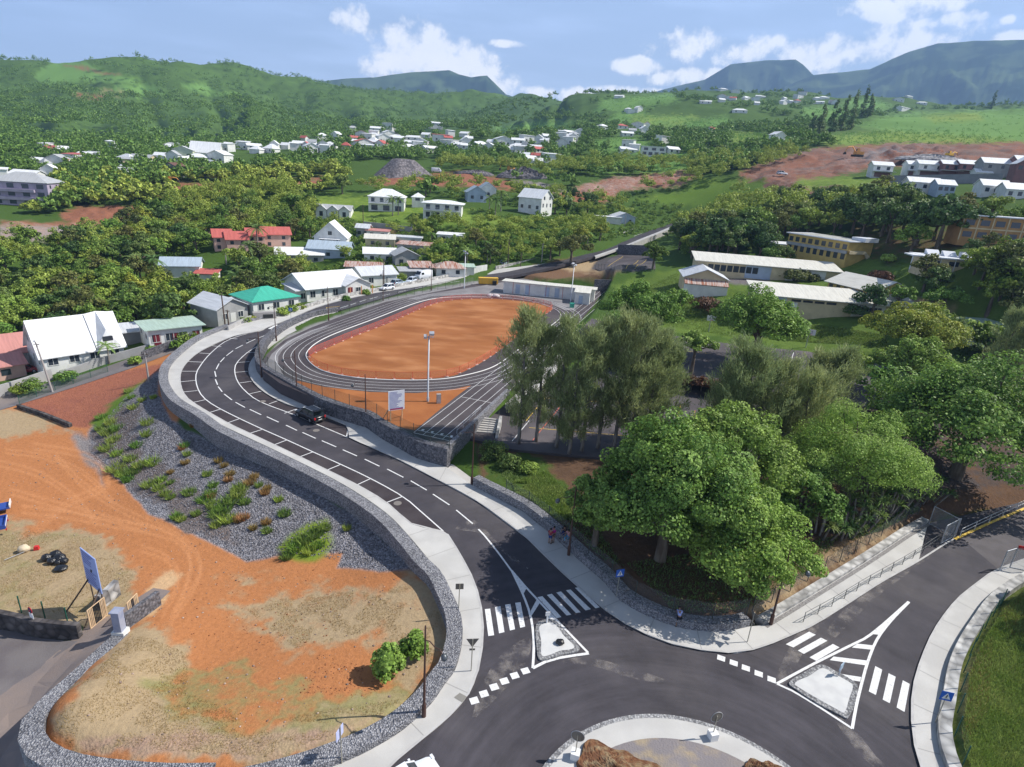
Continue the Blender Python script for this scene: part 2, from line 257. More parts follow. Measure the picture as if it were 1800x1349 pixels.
# ------------------------------------------------------------------ ground sheet with its land cover
ORANGE=(.42,.175,.07); ORANGE2=(.40,.135,.045); STRAW=(.37,.275,.165); STRAWG=(.25,.235,.10); GRAV=(.235,.23,.25); GRAV2=(.15,.135,.135); GREEN=(.10,.17,.025); GREEN2=(.055,.10,.018)
SCRUB=(.06,.11,.022); DARK=(.03,.055,.014); CANE=(.135,.25,.06); CANE2=(.085,.175,.045); RED=(.27,.115,.07); RED2=(.15,.08,.06); GREY=(.25,.225,.22); DUST=(.36,.26,.22); BROWN=(.13,.075,.045); LIME=(.20,.27,.05)
COVER = [  # (outline in the photograph, softness px, colour a, colour b, share of b, stones)
 ([(-900,-50),(2700,-50),(2700,640),(1500,600),(900,470),(500,560),(330,600),(-900,720)],8,SCRUB,GREEN2,.5,0),
 ([(-300,-60),(480,-60),(900,170),(880,215),(640,240),(560,262),(400,270),(0,300),(-300,300)],5,(.085,.155,.03),(.05,.09,.02),.5,0),
 # hill fields on the left
 ([(60,135),(90,110),(150,108),(170,120),(205,132),(245,140),(235,146),(150,142),(75,150)],3,CANE,CANE2,.3,0),
 ([(200,150),(270,150),(290,165),(240,170),(200,160)],3,CANE,CANE2,.3,0),([(320,148),(360,148),(375,162),(335,160)],3,CANE,CANE2,.4,0),
 ([(130,165),(180,168),(178,176),(135,172)],3,RED,STRAW,.3,0),([(180,155),(225,165),(215,172),(180,165)],3,STRAWG,CANE,.3,0),([(110,115),(140,115),(170,126),(215,132),(190,131),(140,121)],2,RED,CANE,.4,0),
 ([(360,162),(430,165),(420,168),(360,166)],2,CANE,CANE2,.3,0),
 # slope of cane on the right
 ([(870,180),(1100,150),(1900,180),(1900,330),(1500,275),(1200,300),(900,240)],6,(.075,.135,.03),SCRUB,.5,0),
 ([(1060,175),(1180,165),(1195,178),(1120,190),(1040,200)],4,CANE,CANE2,.4,0),([(870,225),(960,213),(1040,215),(1010,228),(880,233)],4,CANE,LIME,.3,0),
 ([(1060,215),(1110,185),(1145,205),(1100,220)],4,CANE,CANE2,.4,0),([(1110,205),(1220,203),(1260,222),(1200,232),(1120,228)],4,LIME,CANE,.5,0),
 ([(1030,250),(1100,240),(1160,255),(1120,272),(1050,262)],4,CANE,CANE2,.4,0),([(1040,290),(1200,270),(1225,285),(1200,305),(1050,306)],4,CANE,LIME,.4,0),
 ([(1410,190),(1480,186),(1500,205),(1450,215),(1410,215)],4,CANE,CANE2,.4,0),([(1480,178),(1540,172),(1570,190),(1500,200)],4,CANE,CANE2,.4,0),
 ([(1500,220),(1580,200),(1800,190),(1900,190),(1900,260),(1740,250),(1600,240)],5,CANE,CANE2,.35,0),([(1620,205),(1720,200),(1730,212),(1640,214)],4,LIME,CANE,.4,0),
 ([(1440,240),(1560,232),(1720,240),(1790,250),(1700,258),(1560,255),(1460,258)],4,LIME,CANE,.45,0),([(1280,230),(1400,245),(1400,258),(1360,262),(1290,250)],4,LIME,SCRUB,.4,0),([(1200,215),(1280,205),(1290,225),(1210,235)],4,CANE,CANE2,.4,0),
 # earthworks
 ([(1300,300),(1420,262),(1560,252),(1900,250),(1900,330),(1700,300),(1540,292),(1500,305),(1380,322),(1300,320)],3,RED,(.20,.15,.13),.5,.3),
 ([(1560,258),(1640,255),(1690,266),(1680,285),(1570,285),(1500,285),(1490,295),(1470,280)],5,GREY,RED,.5,.5),
 ([(1340,320),(1400,318),(1560,330),(1570,345),(1460,350),(1380,358),(1345,345)],3,RED2,DUST,.4,.2),([(1400,315),(1550,312),(1575,328),(1500,333),(1400,328)],4,LIME,GREEN,.5,0),
 ([(1000,345),(1010,330),(1080,312),(1200,300),(1235,305),(1200,325),(1090,335),(1075,355),(1030,352)],3,RED,DUST,.5,.2),([(1230,315),(1345,320),(1345,345),(1260,365),(1110,352),(1200,335)],4,GREEN,LIME,.4,0),
 ([(640,322),(690,308),(830,302),(880,315),(930,322),(1000,345),(1070,340),(1060,358),(1000,352),(930,340),(860,330),(700,326)],3,RED,RED2,.35,.2),([(900,318),(960,322),(1000,340),(960,340),(915,330)],3,GREY,DUST,.3,.4),
 ([(240,335),(300,322),(430,320),(560,312),(600,316),(580,328),(440,330),(330,345),(250,348)],3,RED,DUST,.35,.1),
 ([(110,372),(140,362),(215,362),(250,366),(235,385),(200,398),(140,398),(105,384)],3,RED,RED2,.4,.1),([(0,388),(60,392),(200,392),(165,402),(0,396)],3,RED,DUST,.3,0),
 ([(0,396),(165,398),(160,404),(95,425),(0,425)],3,DUST,GREY,.5,.2),([(350,410),(400,395),(430,400),(440,418),(370,425)],5,DUST,BROWN,.5,0),
 ([(545,345),(700,345),(880,385),(940,385),(900,400),(760,400),(560,385)],6,GREEN,LIME,.5,0),
 ([(620,395),(720,400),(760,415),(650,415)],4,BROWN,GREEN,.5,0),
 # around school and track
 ([(895,492),(900,474),(960,462),(1040,452),(1085,476),(1070,492),(1000,492)],3,(.17,.10,.06),STRAW,.35,0),([(975,468),(1040,455),(1080,462),(1100,478),(1010,480)],3,STRAW,(.30,.27,.10),.4,0),
 ([(1050,455),(1150,445),(1150,470),(1110,478),(1040,476)],1.5,(.085,.08,.085),(.11,.10,.105),.4,0),
 ([(1080,500),(1200,470),(1900,430),(1900,660),(1560,640),(1160,580),(1090,545)],6,(.11,.17,.032),GREEN2,.45,0),
 ([(1500,400),(1900,410),(1900,450),(1560,470),(1500,440)],6,GREEN2,BROWN,.5,0),([(1275,478),(1360,490),(1340,500),(1270,498)],2,GREY,GRAV2,.6,0),
 ([(1600,520),(1680,540),(1660,560),(1600,560)],4,STRAW,GREEN,.4,0),
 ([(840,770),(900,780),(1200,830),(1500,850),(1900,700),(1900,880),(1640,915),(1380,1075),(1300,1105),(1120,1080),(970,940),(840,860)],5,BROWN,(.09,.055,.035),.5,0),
 ([(850,790),(940,800),(1000,850),(1010,920),(960,920),(850,850)],8,(.06,.10,.02),BROWN,.4,0),([(1390,1050),(1540,965),(1610,915),(1500,930),(1400,1000),(1310,1070),(1360,1090)],5,STRAW,BROWN,.5,0),  # first patch: darker green, with the trees' shadows put into its colour
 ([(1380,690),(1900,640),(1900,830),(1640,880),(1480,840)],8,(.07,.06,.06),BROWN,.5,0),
 ([(1660,1360),(1660,1240),(1700,1120),(1800,1020),(2200,900),(2200,1600)],3,(.075,.12,.022),(.15,.17,.05),.5,0),([(1690,1190),(1740,1130),(1720,1250),(1690,1300)],12,STRAWG,STRAW,.4,0),
 # left road corner, field and embankment
 ([(-300,690),(100,690),(340,600),(360,640),(300,760),(430,980),(600,960),(740,990),(830,1150),(700,1300),(480,1360),(60,1360),(60,1250),(230,1090),(-300,1080)],3,ORANGE,STRAW,.22,0),
 ([(75,1275),(230,1105),(320,1130),(330,1200),(460,1270),(700,1225),(720,1262),(470,1335),(120,1325)],14,STRAW,STRAWG,.38,0),
 ([(400,1050),(560,1040),(740,1020),(795,1080),(770,1170),(720,1210),(640,1110),(520,1140),(470,1100)],22,STRAW,ORANGE,.40,0),([(250,1190),(420,1180),(560,1230),(430,1290),(300,1270)],20,STRAWG,ORANGE,.55,0),([(560,1235),(700,1205),(720,1240),(600,1280),(440,1310)],15,STRAWG,STRAW,.5,0),([(120,1305),(420,1290),(640,1265),(480,1330),(150,1325)],9,(.36,.24,.18),STRAW,.5,.2),
 ([(-200,930),(60,930),(160,940),(240,1000),(235,1045),(160,1110),(-200,1080)],12,STRAW,STRAWG,.45,0),([(-200,720),(40,722),(120,750),(60,765),(-200,790)],8,STRAW,ORANGE,.4,0),
 ([(240,1060),(290,1010),(330,1010),(270,1080),(180,1110),(170,1095)],8,(.55,.36,.20),STRAW,.4,0),
 ([(30,712),(130,668),(285,640),(290,660),(220,700),(155,752),(118,748)],1.5,(.33,.125,.075),(.27,.10,.07),.5,.25),
 ([(120,755),(160,765),(170,800),(180,845),(150,810)],6,GREY,ORANGE,.35,.4),
 ([(155,757),(225,690),(285,650),(278,690),(300,740),(400,790),(560,865),(660,935),(735,1005),(700,1003),(650,1000),(590,998),(600,970),(520,975),(430,987),(330,935),(260,905),(215,850),(185,830),(160,800)],2.5,GRAV,GRAV2,.38,1.),
 ([(160,760),(215,705),(250,720),(240,800),(330,850),(400,920),(420,960),(330,930),(220,850),(170,800)],10,(.155,.125,.115),(.20,.18,.185),.45,.5),
 ([(470,622),(500,592),(545,572),(600,552),(680,526),(760,508),(850,492),(910,476),(915,486),(850,502),(760,520),(680,540),(600,562),(545,585),(500,605)],1.5,(.26,.25,.25),(.20,.19,.19),.4,.2),
 ([(490,965),(540,920),(575,915),(580,960),(550,985),(500,985)],5,(.17,.23,.03),STRAWG,.3,0),([(160,745),(215,690),(255,665),(220,710),(180,760)],4,GREEN,GRAV,.3,0),
]
NA, NR = 900, 1000
az = np.linspace(R(-64), R(64), NA); rad = np.exp(np.linspace(math.log(9.), math.log(4300.), NR))
AZ, RD = np.meshgrid(az, rad); TX = (RD*np.sin(AZ)).ravel(); TY = (RD*np.cos(AZ)).ravel(); TZ = hb(TX, TY)
_g = np.hypot(TX, TY); _a = np.arctan2(TX, TY); _w = sstep(560, 800, _g)*(1-sstep(1050, 1330, _g))*(1-sstep(-.02, .08, _a)); TZ = TZ - _w*75*np.clip(1-np.abs(vnoise(_a*26+5+fbm(TX/160, TY/160, 3)*1.2, _g/2600)-.5)*2.8, 0, 1)
near = (RD.ravel() < 330)
def lower(poly, zf, drop=.35, m=.7):
    global TZ
    i = np.where(near)[0]; s = sdist(TX[i], TY[i], poly); z = zf(TY[i]) - drop; w = 1 - sstep(m, m+2.2, s)
    TZ[i] = np.where(s < m, z, np.where(s < m+2.2, np.minimum(TZ[i], z*w + TZ[i]*(1-w) + .3*(1-w)), TZ[i]))
lower(CRT2, lambda y: C2 + 0*y, .3, 1.); lower(CRT1, lambda y: C1 + 0*y, .3, 1.)
lower(TRK, lambda y: T + 0*y, .4, .3); lower(SH_ROAD, zr, .35, .1)
q = proj(np.stack([TX, TY, TZ], 1))
CA = np.zeros((TX.size, 4)); CB = np.zeros((TX.size, 4)); CA[:, :3] = GREEN2; CB[:, :3] = SCRUB; CA[:, 3] = .5
wob = 5*(fbm(TX/2.5, TY/2.5, 4)-.47); wob2 = 5*(fbm(TX/2.5+31, TY/2.5+17, 4)-.47)
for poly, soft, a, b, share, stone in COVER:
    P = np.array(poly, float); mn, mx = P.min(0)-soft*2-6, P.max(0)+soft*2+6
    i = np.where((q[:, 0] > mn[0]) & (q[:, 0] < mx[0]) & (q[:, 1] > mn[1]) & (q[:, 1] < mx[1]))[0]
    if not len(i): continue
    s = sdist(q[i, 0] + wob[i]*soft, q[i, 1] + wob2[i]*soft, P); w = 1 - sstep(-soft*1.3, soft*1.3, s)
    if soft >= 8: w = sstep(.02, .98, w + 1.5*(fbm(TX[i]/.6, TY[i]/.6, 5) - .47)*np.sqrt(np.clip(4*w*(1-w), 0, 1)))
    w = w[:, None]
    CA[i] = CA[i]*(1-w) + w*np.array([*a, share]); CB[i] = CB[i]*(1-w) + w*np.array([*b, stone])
# wheel ruts worn into the orange dirt
for ln, wd in [([(300,1085),(325,1030),(335,985),(320,950),(280,930),(200,915),(120,900),(40,890)],5),([(310,1075),(345,1020),(352,985),(335,955),(290,925),(220,895),(150,850),(100,800)],4),([(285,1075),(310,1030),(312,1000),(290,975),(250,960)],4),([(60,930),(120,880),(190,845),(160,800),(60,780)],4),([(20,860),(90,880),(180,905),(260,925)],4),([(0,810),(70,830),(130,870),(170,915)],4),([(10,790),(80,800),(150,830),(200,880)],3)]:
    C = crv(ln, 8)
    for o in (0, wd*2.4):
        C2_ = C + [0, o]; i = np.where((np.abs(q[:, 0]-180) < 220) & (q[:, 1] > 740) & (q[:, 1] < 1110))[0]
        w = (np.exp(-(pdist(q[i, 0], q[i, 1], C2_)/wd*1.6)**2)*.32)[:, None]; CA[i, :3] = CA[i, :3]*(1-w) + w*np.array((.62,.29,.13))
for poly, soft, a, b, share, stone in COVER:
    if a in (RED, RED2, GREY) and max(np.array(poly)[:, 1]) < 430 and min(np.array(poly)[:, 1]) > 240:
        i = np.where((np.abs(q[:, 1]-np.array(poly)[:, 1].mean()) < 80) & (RD.ravel() > 150))[0]; w = 1 - sstep(-6, 2, sdist(q[i, 0], q[i, 1], poly)); TZ[i] += w*2.6*(np.abs(fbm(TX[i]/11, TY[i]/11, 5)-.47)*2.4 - .25)
V = np.stack([TX, TY, TZ], 1); ii = np.arange((NR-1)*(NA-1)); r0 = ii//(NA-1); c0 = ii % (NA-1); b0 = r0*NA + c0
me = np_mesh('ground', V, np.stack([b0, b0+1, b0+NA+1, b0+NA], 1)[:, ::-1] if False else np.stack([b0, b0+NA, b0+NA+1, b0+1], 1)[:, ::-1], True)
for nm, C in (('cover_a', CA), ('cover_b', CB)):
    at = me.color_attributes.new(nm, 'FLOAT_COLOR', 'POINT'); at.data.foreach_set('color', C.astype(np.float32).ravel())
gm = bpy.data.materials.new('ground'); gm.use_nodes = True; nt = gm.node_tree; N = nt.nodes; L = nt.links; bs = N['Principled BSDF']
bs.inputs['Roughness'].default_value = .95; bs.inputs['Specular IOR Level'].default_value = .1
pos = N.new('ShaderNodeNewGeometry').outputs['Position']
def tnoise(s, d, ro=.6):
    n = N.new('ShaderNodeTexNoise'); L.new(pos, n.inputs['Vector']); n.inputs['Scale'].default_value = s; n.inputs['Detail'].default_value = d; n.inputs['Roughness'].default_value = ro; return n.outputs[0]
def math_(op, a, b=None):
    n = N.new('ShaderNodeMath'); n.operation = op
    for k, x in enumerate((a, b)):
        if x is None: continue
        if isinstance(x, (int, float)): n.inputs[k].default_value = x
        else: L.new(x, n.inputs[k])
    return n.outputs[0]
aa = N.new('ShaderNodeAttribute'); aa.attribute_name = 'cover_a'; ab = N.new('ShaderNodeAttribute'); ab.attribute_name = 'cover_b'
nz = math_('ADD', math_('MULTIPLY', tnoise(.05, 10., .66), .5), math_('MULTIPLY', tnoise(.6, 8., .7), .5))
fac = N.new('ShaderNodeMapRange'); L.new(math_('ADD', nz, math_('SUBTRACT', aa.outputs['Alpha'], .5)), fac.inputs[0]); fac.inputs[1].default_value = .40; fac.inputs[2].default_value = .62; fac.interpolation_type = 'SMOOTHSTEP'
mx = N.new('ShaderNodeMix'); mx.data_type = 'RGBA'; L.new(fac.outputs[0], mx.inputs[0]); L.new(aa.outputs['Color'], mx.inputs[6]); L.new(ab.outputs['Color'], mx.inputs[7])
vo = N.new('ShaderNodeTexVoronoi'); L.new(pos, vo.inputs['Vector']); vo.inputs['Scale'].default_value = 6.; sep = N.new('ShaderNodeSeparateColor'); L.new(vo.outputs['Color'], sep.inputs[0])
stn = math_('ADD', math_('MULTIPLY', math_('SUBTRACT', sep.outputs[0], .5), .9), math_('MULTIPLY', vo.outputs['Distance'], -.7))
gv = math_('ADD', 1., math_('ADD', math_('MULTIPLY', math_('SUBTRACT', tnoise(3.5, 8., .75), .5), .9), math_('MULTIPLY', ab.outputs['Alpha'], math_('ADD', stn, .25))))
hs = N.new('ShaderNodeHueSaturation'); L.new(mx.outputs[2], hs.inputs['Color']); L.new(gv, hs.inputs['Value']); L.new(hs.outputs[0], bs.inputs['Base Color'])
bp = N.new('ShaderNodeBump'); bp.inputs['Strength'].default_value = .6; bp.inputs['Distance'].default_value = .25
L.new(math_('ADD', tnoise(1.8, 8., .7), math_('MULTIPLY', ab.outputs['Alpha'], math_('MULTIPLY', vo.outputs['Distance'], -1.5))), bp.inputs['Height']); L.new(bp.outputs[0], bs.inputs['Normal'])
tag(link('ground', me, gm), kind='structure')
# ------------------------------------------------------------------ far mountains
def mountain(name, prof, d, back, col, seed, zbase=-50.):
    pr = np.array(prof, float); xs = np.linspace(pr[0, 0], pr[-1, 0], 260); ys = np.interp(xs, pr[:, 0], pr[:, 1]) ; rows = 60; V = []
    for j in range(rows):
        t = j/(rows-1)                          # 0 foot (near) .. .72 crest .. 1 behind
        for x, y in zip(xs, ys):
            c = at_d(x, y, d); u = np.array([c[0], c[1]])/d; zc = c[2]; k = t/.72
            if k <= 1: dd = d - back*(1-k); z = zbase + (zc-zbase)*(k**1.15); amp = .26*(1-k)*k*4
            else: dd = d + back*(k-1)*2.2; z = zc - (zc-zbase)*((k-1)/.39)**1.3; amp = .05
            s = x/60+seed; rid = float(np.abs(fbm(np.array([u[0]*dd/260+seed]), np.array([u[1]*dd/420+seed]), 6)-.47)[0])*2 - .16
            V.append((u[0]*dd, u[1]*dd, z - amp*rid*(zc-zbase)))
    n = len(xs); i = np.arange((rows-1)*(n-1)); a = i//(n-1)*n + i % (n-1)
    me = np_mesh(name, np.array(V), np.stack([a, a+1, a+n+1, a+n], 1), True)
    tag(link(name, me, mat(name+'_'+str(seed), col[0], col[1], scale=.006, rough=1, spec=0., detail=10., lo=.42, hi=.58)), kind='structure')  # strong two-tone contrast paints in sunlit and shaded relief
mountain('mountain', [(380,175),(430,140),(465,137),(490,146),(530,145),(600,137),(660,134),(720,126),(760,123),(790,121),(806,128),(828,134),(856,131),(870,145),(890,165),(915,172),(950,178),(1000,182)], 4200, 1100, ((.085,.125,.045),(.02,.04,.016)), 3)
mountain('mountain', [(1080,170),(1150,160),(1180,152),(1240,138),(1262,124),(1285,110),(1330,105),(1399,101),(1412,110),(1430,129),(1460,140),(1500,150)], 5000, 1100, ((.09,.12,.06),(.025,.045,.02)), 11)
mountain('mountain', [(1380,150),(1430,130),(1530,119),(1570,100),(1600,88),(1650,74),(1720,69),(1800,67),(1900,62),(2000,66)], 4700, 1800, ((.09,.125,.05),(.025,.045,.02)), 23)
# ------------------------------------------------------------------ sheets, kerbs, markings, walls
def sheet(name, poly, zf, dz, m, parent=None, skirt=0., cuts=None, grid=None):
    poly = np.array(poly, float)[:, :2]; keep = [0]
    for i in range(1, len(poly)):
        if np.linalg.norm(poly[i]-poly[keep[-1]]) > .02: keep.append(i)
    poly = poly[keep]
    bm = bmesh.new(); vs = [bm.verts.new((p[0], p[1], 0)) for p in poly]
    for t in tessellate_polygon([[Vector((p[0], p[1], 0)) for p in poly]]):
        try: bm.faces.new([vs[i] for i in t])
        except ValueError: pass
    cutl = [(1, y) for y in (cuts or [])]
    if grid:
        mn, mx_ = poly.min(0), poly.max(0)
        cutl += [(0, x) for x in np.arange(mn[0]+grid, mx_[0], grid)] + [(1, y) for y in np.arange(mn[1]+grid, mx_[1], grid)]
    for ax, c in cutl:
        co = (c, 0, 0) if ax == 0 else (0, c, 0); no = (1, 0, 0) if ax == 0 else (0, 1, 0)
        bmesh.ops.bisect_plane(bm, geom=bm.verts[:]+bm.edges[:]+bm.faces[:], plane_co=co, plane_no=no)
    xy = np.array([v.co[:2] for v in bm.verts]); z = np.asarray(zf(xy[:, 0], xy[:, 1]))
    for v, h in zip(bm.verts, z): v.co.z = float(h) + dz
    bmesh.ops.recalc_face_normals(bm, faces=bm.faces[:])
    if sum(f.normal.z*f.calc_area() for f in bm.faces) < 0: bmesh.ops.reverse_faces(bm, faces=bm.faces[:])
    if skirt:
        e = [x for x in bm.edges if len(x.link_faces) == 1]; r = bmesh.ops.extrude_edge_only(bm, edges=e)
        for v in r['geom']:
            if isinstance(v, bmesh.types.BMVert): v.co.z -= skirt
    me = bpy.data.meshes.new(name); bm.to_mesh(me); bm.free(); return link(name, me, m, parent)
fz = lambda x, y: zr(y)
fl = lambda c: (lambda x, y: c + 0*np.asarray(y))
hz_ = lambda x, y: hb(x, y)
YC = [45., 150., 70., 100., 125., 175.]
def ribbon(mb, path, w, zf=None, dz=.01, step=2.):
    P = resample(np.array(path, float)[:, :2], step); A = offset(np.c_[P, P[:, 0]*0], w/2); B = offset(np.c_[P, P[:, 0]*0], -w/2); n = len(P)
    za, zb = zf(A[:, 0], A[:, 1])+dz, zf(B[:, 0], B[:, 1])+dz
    V = [(A[i, 0], A[i, 1], za[i]) for i in range(n)] + [(B[i, 0], B[i, 1], zb[i]) for i in range(n)]
    mb.add(V, [(i, i+1, n+i+1, n+i) for i in range(n-1)])
def quad(mb, pts, zf=fz, dz=.01):
    P = np.array(pts, float); ar = sum(P[i][0]*P[(i+1) % len(P)][1]-P[(i+1) % len(P)][0]*P[i][1] for i in range(len(P)))
    if ar < 0: P = P[::-1]
    z = zf(P[:, 0], P[:, 1]); mb.add([(p[0], p[1], h+dz) for p, h in zip(P, z)], [tuple(range(len(P)))])
ASPH = mat('asphalt', (.062,.057,.066), (.050,.046,.054), scale=.22, rough=.82, bump=.25, bscale=14., c3=(.080,.073,.078), s3=.13, spec=.25)
BAY = mat('bay_asphalt', (.046,.037,.041), (.062,.052,.056), scale=.5, rough=.85, bump=.25, bscale=14., spec=.2)
CONC = mat('concrete', (.44,.43,.415), (.52,.51,.49), scale=.35, rough=.85, bump=.08, bscale=6., c3=(.45,.44,.42), s3=.25, spec=.2)
PAINT = mat('road_paint', (.70,.70,.70), (.42,.41,.41), scale=5.5, rough=.6, spec=.2, lo=.50, hi=.80, detail=9.)
YPAINT = mat('yellow_paint', (.75,.50,.08), (.62,.42,.08), scale=2.5, rough=.6)
KERBM = mat('kerb_concrete', (.48,.47,.46), (.40,.39,.385), scale=1.2, rough=.85)
def stonemat(name, cols, scale, bump=1.):
    m = bpy.data.materials.new(name); m.use_nodes = True; nt = m.node_tree; N = nt.nodes; L = nt.links; b = N['Principled BSDF']; b.inputs['Roughness'].default_value = .85; b.inputs['Specular IOR Level'].default_value = .25
    p = N.new('ShaderNodeNewGeometry').outputs['Position']; v = N.new('ShaderNodeTexVoronoi'); L.new(p, v.inputs['Vector']); v.inputs['Scale'].default_value = scale; v.inputs['Randomness'].default_value = .9
    s = N.new('ShaderNodeSeparateColor'); L.new(v.outputs['Color'], s.inputs[0]); r = N.new('ShaderNodeValToRGB'); L.new(s.outputs[0], r.inputs[0]); cr = r.color_ramp
    cr.elements[0].color = (*cols[0], 1); cr.elements[1].color = (*cols[-1], 1)
    for k, c in enumerate(cols[1:-1]): e = cr.elements.new((k+1)/(len(cols)-1)); e.color = (*c, 1)
    g = N.new('ShaderNodeMapRange'); L.new(v.outputs['Distance'], g.inputs[0]); g.inputs[1].default_value = .25; g.inputs[2].default_value = .75; g.inputs[3].default_value = 1.; g.inputs[4].default_value = .5
    n = N.new('ShaderNodeTexNoise'); L.new(p, n.inputs['Vector']); n.inputs['Scale'].default_value = .5; n.inputs['Detail'].default_value = 5
    q = N.new('ShaderNodeMath'); q.operation = 'MULTIPLY'; L.new(g.outputs[0], q.inputs[0]); q2 = N.new('ShaderNodeMapRange'); L.new(n.outputs[0], q2.inputs[0]); q2.inputs[3].default_value = .6; q2.inputs[4].default_value = 1.4; L.new(q2.outputs[0], q.inputs[1])
    h = N.new('ShaderNodeHueSaturation'); L.new(r.outputs[0], h.inputs['Color']); L.new(q.outputs[0], h.inputs['Value']); L.new(h.outputs[0], b.inputs['Base Color'])
    bp = N.new('ShaderNodeBump'); bp.inputs['Strength'].default_value = bump; bp.inputs['Distance'].default_value = .12; bp.invert = True; L.new(v.outputs['Distance'], bp.inputs['Height']); L.new(bp.outputs[0], b.inputs['Normal'])
    MATS[name] = m; return m
GAB = stonemat('gabion_stone', [(.16,.16,.18),(.27,.27,.295),(.35,.35,.375),(.46,.455,.47)], 9.)
def wear(m):                                    # polished wheel paths sweeping round the roundabout and patches
    nt = m.node_tree; N = nt.nodes; L = nt.links; b = N['Principled BSDF']; src = b.inputs['Base Color'].links[0].from_socket; p = N.new('ShaderNodeNewGeometry').outputs['Position']
    sp = N.new('ShaderNodeSeparateXYZ'); L.new(p, sp.inputs[0])
    def mt(op, a, c=None):
        n = N.new('ShaderNodeMath'); n.operation = op
        for k, x in enumerate((a, c)):
            if x is None: continue
            if isinstance(x, (int, float)): n.inputs[k].default_value = x
            else: L.new(x, n.inputs[k])
        return n.outputs[0]
    dx, dy = mt('SUBTRACT', sp.outputs[0], float(ICX)), mt('SUBTRACT', sp.outputs[1], float(ICY)); r = mt('SQRT', mt('ADD', mt('MULTIPLY', dx, dx), mt('MULTIPLY', dy, dy))); an = mt('ARCTAN2', dy, dx)
    cb = N.new('ShaderNodeCombineXYZ'); L.new(mt('MULTIPLY', r, 1.1), cb.inputs[0]); L.new(mt('MULTIPLY', an, 1.6), cb.inputs[1])
    n1 = N.new('ShaderNodeTexNoise'); L.new(cb.outputs[0], n1.inputs[0]); n1.inputs['Scale'].default_value = 1.; n1.inputs['Detail'].default_value = 6; n1.inputs['Roughness'].default_value = .65
    fade = N.new('ShaderNodeMapRange'); L.new(r, fade.inputs[0]); fade.inputs[1].default_value = 18; fade.inputs[2].default_value = 27; fade.inputs[3].default_value = 1; fade.inputs[4].default_value = .35
    n2 = N.new('ShaderNodeTexNoise'); L.new(p, n2.inputs[0]); n2.inputs['Scale'].default_value = .5; n2.inputs['Detail'].default_value = 9; n2.inputs['Roughness'].default_value = .7
    v = mt('ADD', 1., mt('ADD', mt('MULTIPLY', mt('MULTIPLY', mt('SUBTRACT', n1.outputs[0], .5), 1.3), fade.outputs[0]), mt('MULTIPLY', mt('SUBTRACT', n2.outputs[0], .5), .8)))
    h = N.new('ShaderNodeHueSaturation'); L.new(src, h.inputs['Color']); L.new(v, h.inputs['Value']); L.new(h.outputs[0], b.inputs['Base Color'])
wear(ASPH)
DGAB = stonemat('dark_wall_stone', [(.10,.10,.115),(.165,.165,.185),(.22,.215,.235)], 4.5, .6)
OLDST = stonemat('old_wall_stone', [(.05,.045,.045),(.09,.08,.08),(.14,.125,.12)], 1.8, .7)
PALEST = stonemat('pale_wall_stone', [(.40,.39,.38),(.52,.51,.49),(.58,.57,.55)], 1.4, .3)
st = lambda o: tag(o, kind='structure')
roadsurf = st(sheet('road', SH_ROAD, fz, 0., ASPH, cuts=YC))
sheet('old_asphalt', road([(1690,947),(1757,1003),(1800,986),(1900,951),(1900,862),(1800,899),(1740,921)]), fz, .006, mat('weathered_asphalt', (.11,.10,.105), (.09,.082,.086), scale=.6, rough=.9, bump=.2, bscale=12.), roadsurf, cuts=YC)
def dustmat():
    m = mat('road_dust', (.42,.38,.35), rough=1.); nt = m.node_tree; N = nt.nodes; L = nt.links; p = N.new('ShaderNodeNewGeometry').outputs['Position']; n = N.new('ShaderNodeTexNoise'); L.new(p, n.inputs[0]); n.inputs['Scale'].default_value = .8; n.inputs['Detail'].default_value = 9; n.inputs['Roughness'].default_value = .7; r = N.new('ShaderNodeMapRange'); L.new(n.outputs[0], r.inputs[0]); r.inputs[1].default_value = .46; r.inputs[2].default_value = .70; r.inputs[4].default_value = .5; L.new(r.outputs[0], N['Principled BSDF'].inputs['Alpha']); return m
DUSTM = dustmat()
for P_ in ([(1362,1196),(1385,1196),(1425,1125),(1470,1075),(1560,1022),(1610,996),(1640,975),(1600,985),(1500,1045),(1430,1085),(1400,1115)],[(1440,1135),(1470,1120),(1540,1050),(1600,1005),(1560,1020),(1480,1075)],[(1455,1245),(1500,1280),(1540,1330),(1560,1349),(1535,1349),(1490,1300)],[(985,1165),(1030,1155),(1110,1175),(1180,1200),(1120,1195),(1040,1170)],[(800,930),(850,940),(900,985),(930,1000),(880,960),(835,915)],[(868,1165),(930,1120),(925,1165),(870,1230),(830,1260)]):
    sheet('dust_streak', crv(road(P_), 3, True), fz, .008, DUSTM, roadsurf, cuts=YC)
# pavements
def strip(name, k, w, dz=.13): return st(sheet(name, np.concatenate([crv(k, 3), crv(w, 3)[::-1]]), fz, dz, CONC, skirt=.35, cuts=YC))
lk = [i for i in range(len(LKERB)-1)]
strip('pavement', LKERB, LWALL)
r1 = [i for i in range(len(RKERB)) if RKERB[i][1] > 52 or True]
pav_r = np.concatenate([RKERB[:-4], RWALL3[::-1], road([(1341,1101)]), RWALL2[::-1], RWALL[::-1]])
st(sheet('pavement', pav_r, fz, .132, CONC, skirt=.35, cuts=YC))
strip('pavement', EKERB, EWALL)
mk = MB()
for K in (LKERB, EKERB, RKERB): pass
kb = MB()
for K, sgn in ((LKERB, -1), (RKERB[:-2], -1), (EKERB, 1)):
    C = crv(K, 4); 
    ribbon(kb, offset(C, -.07*sgn if False else 0), .16, fz, .137)
st(kb.build('kerb', KERBM, None))
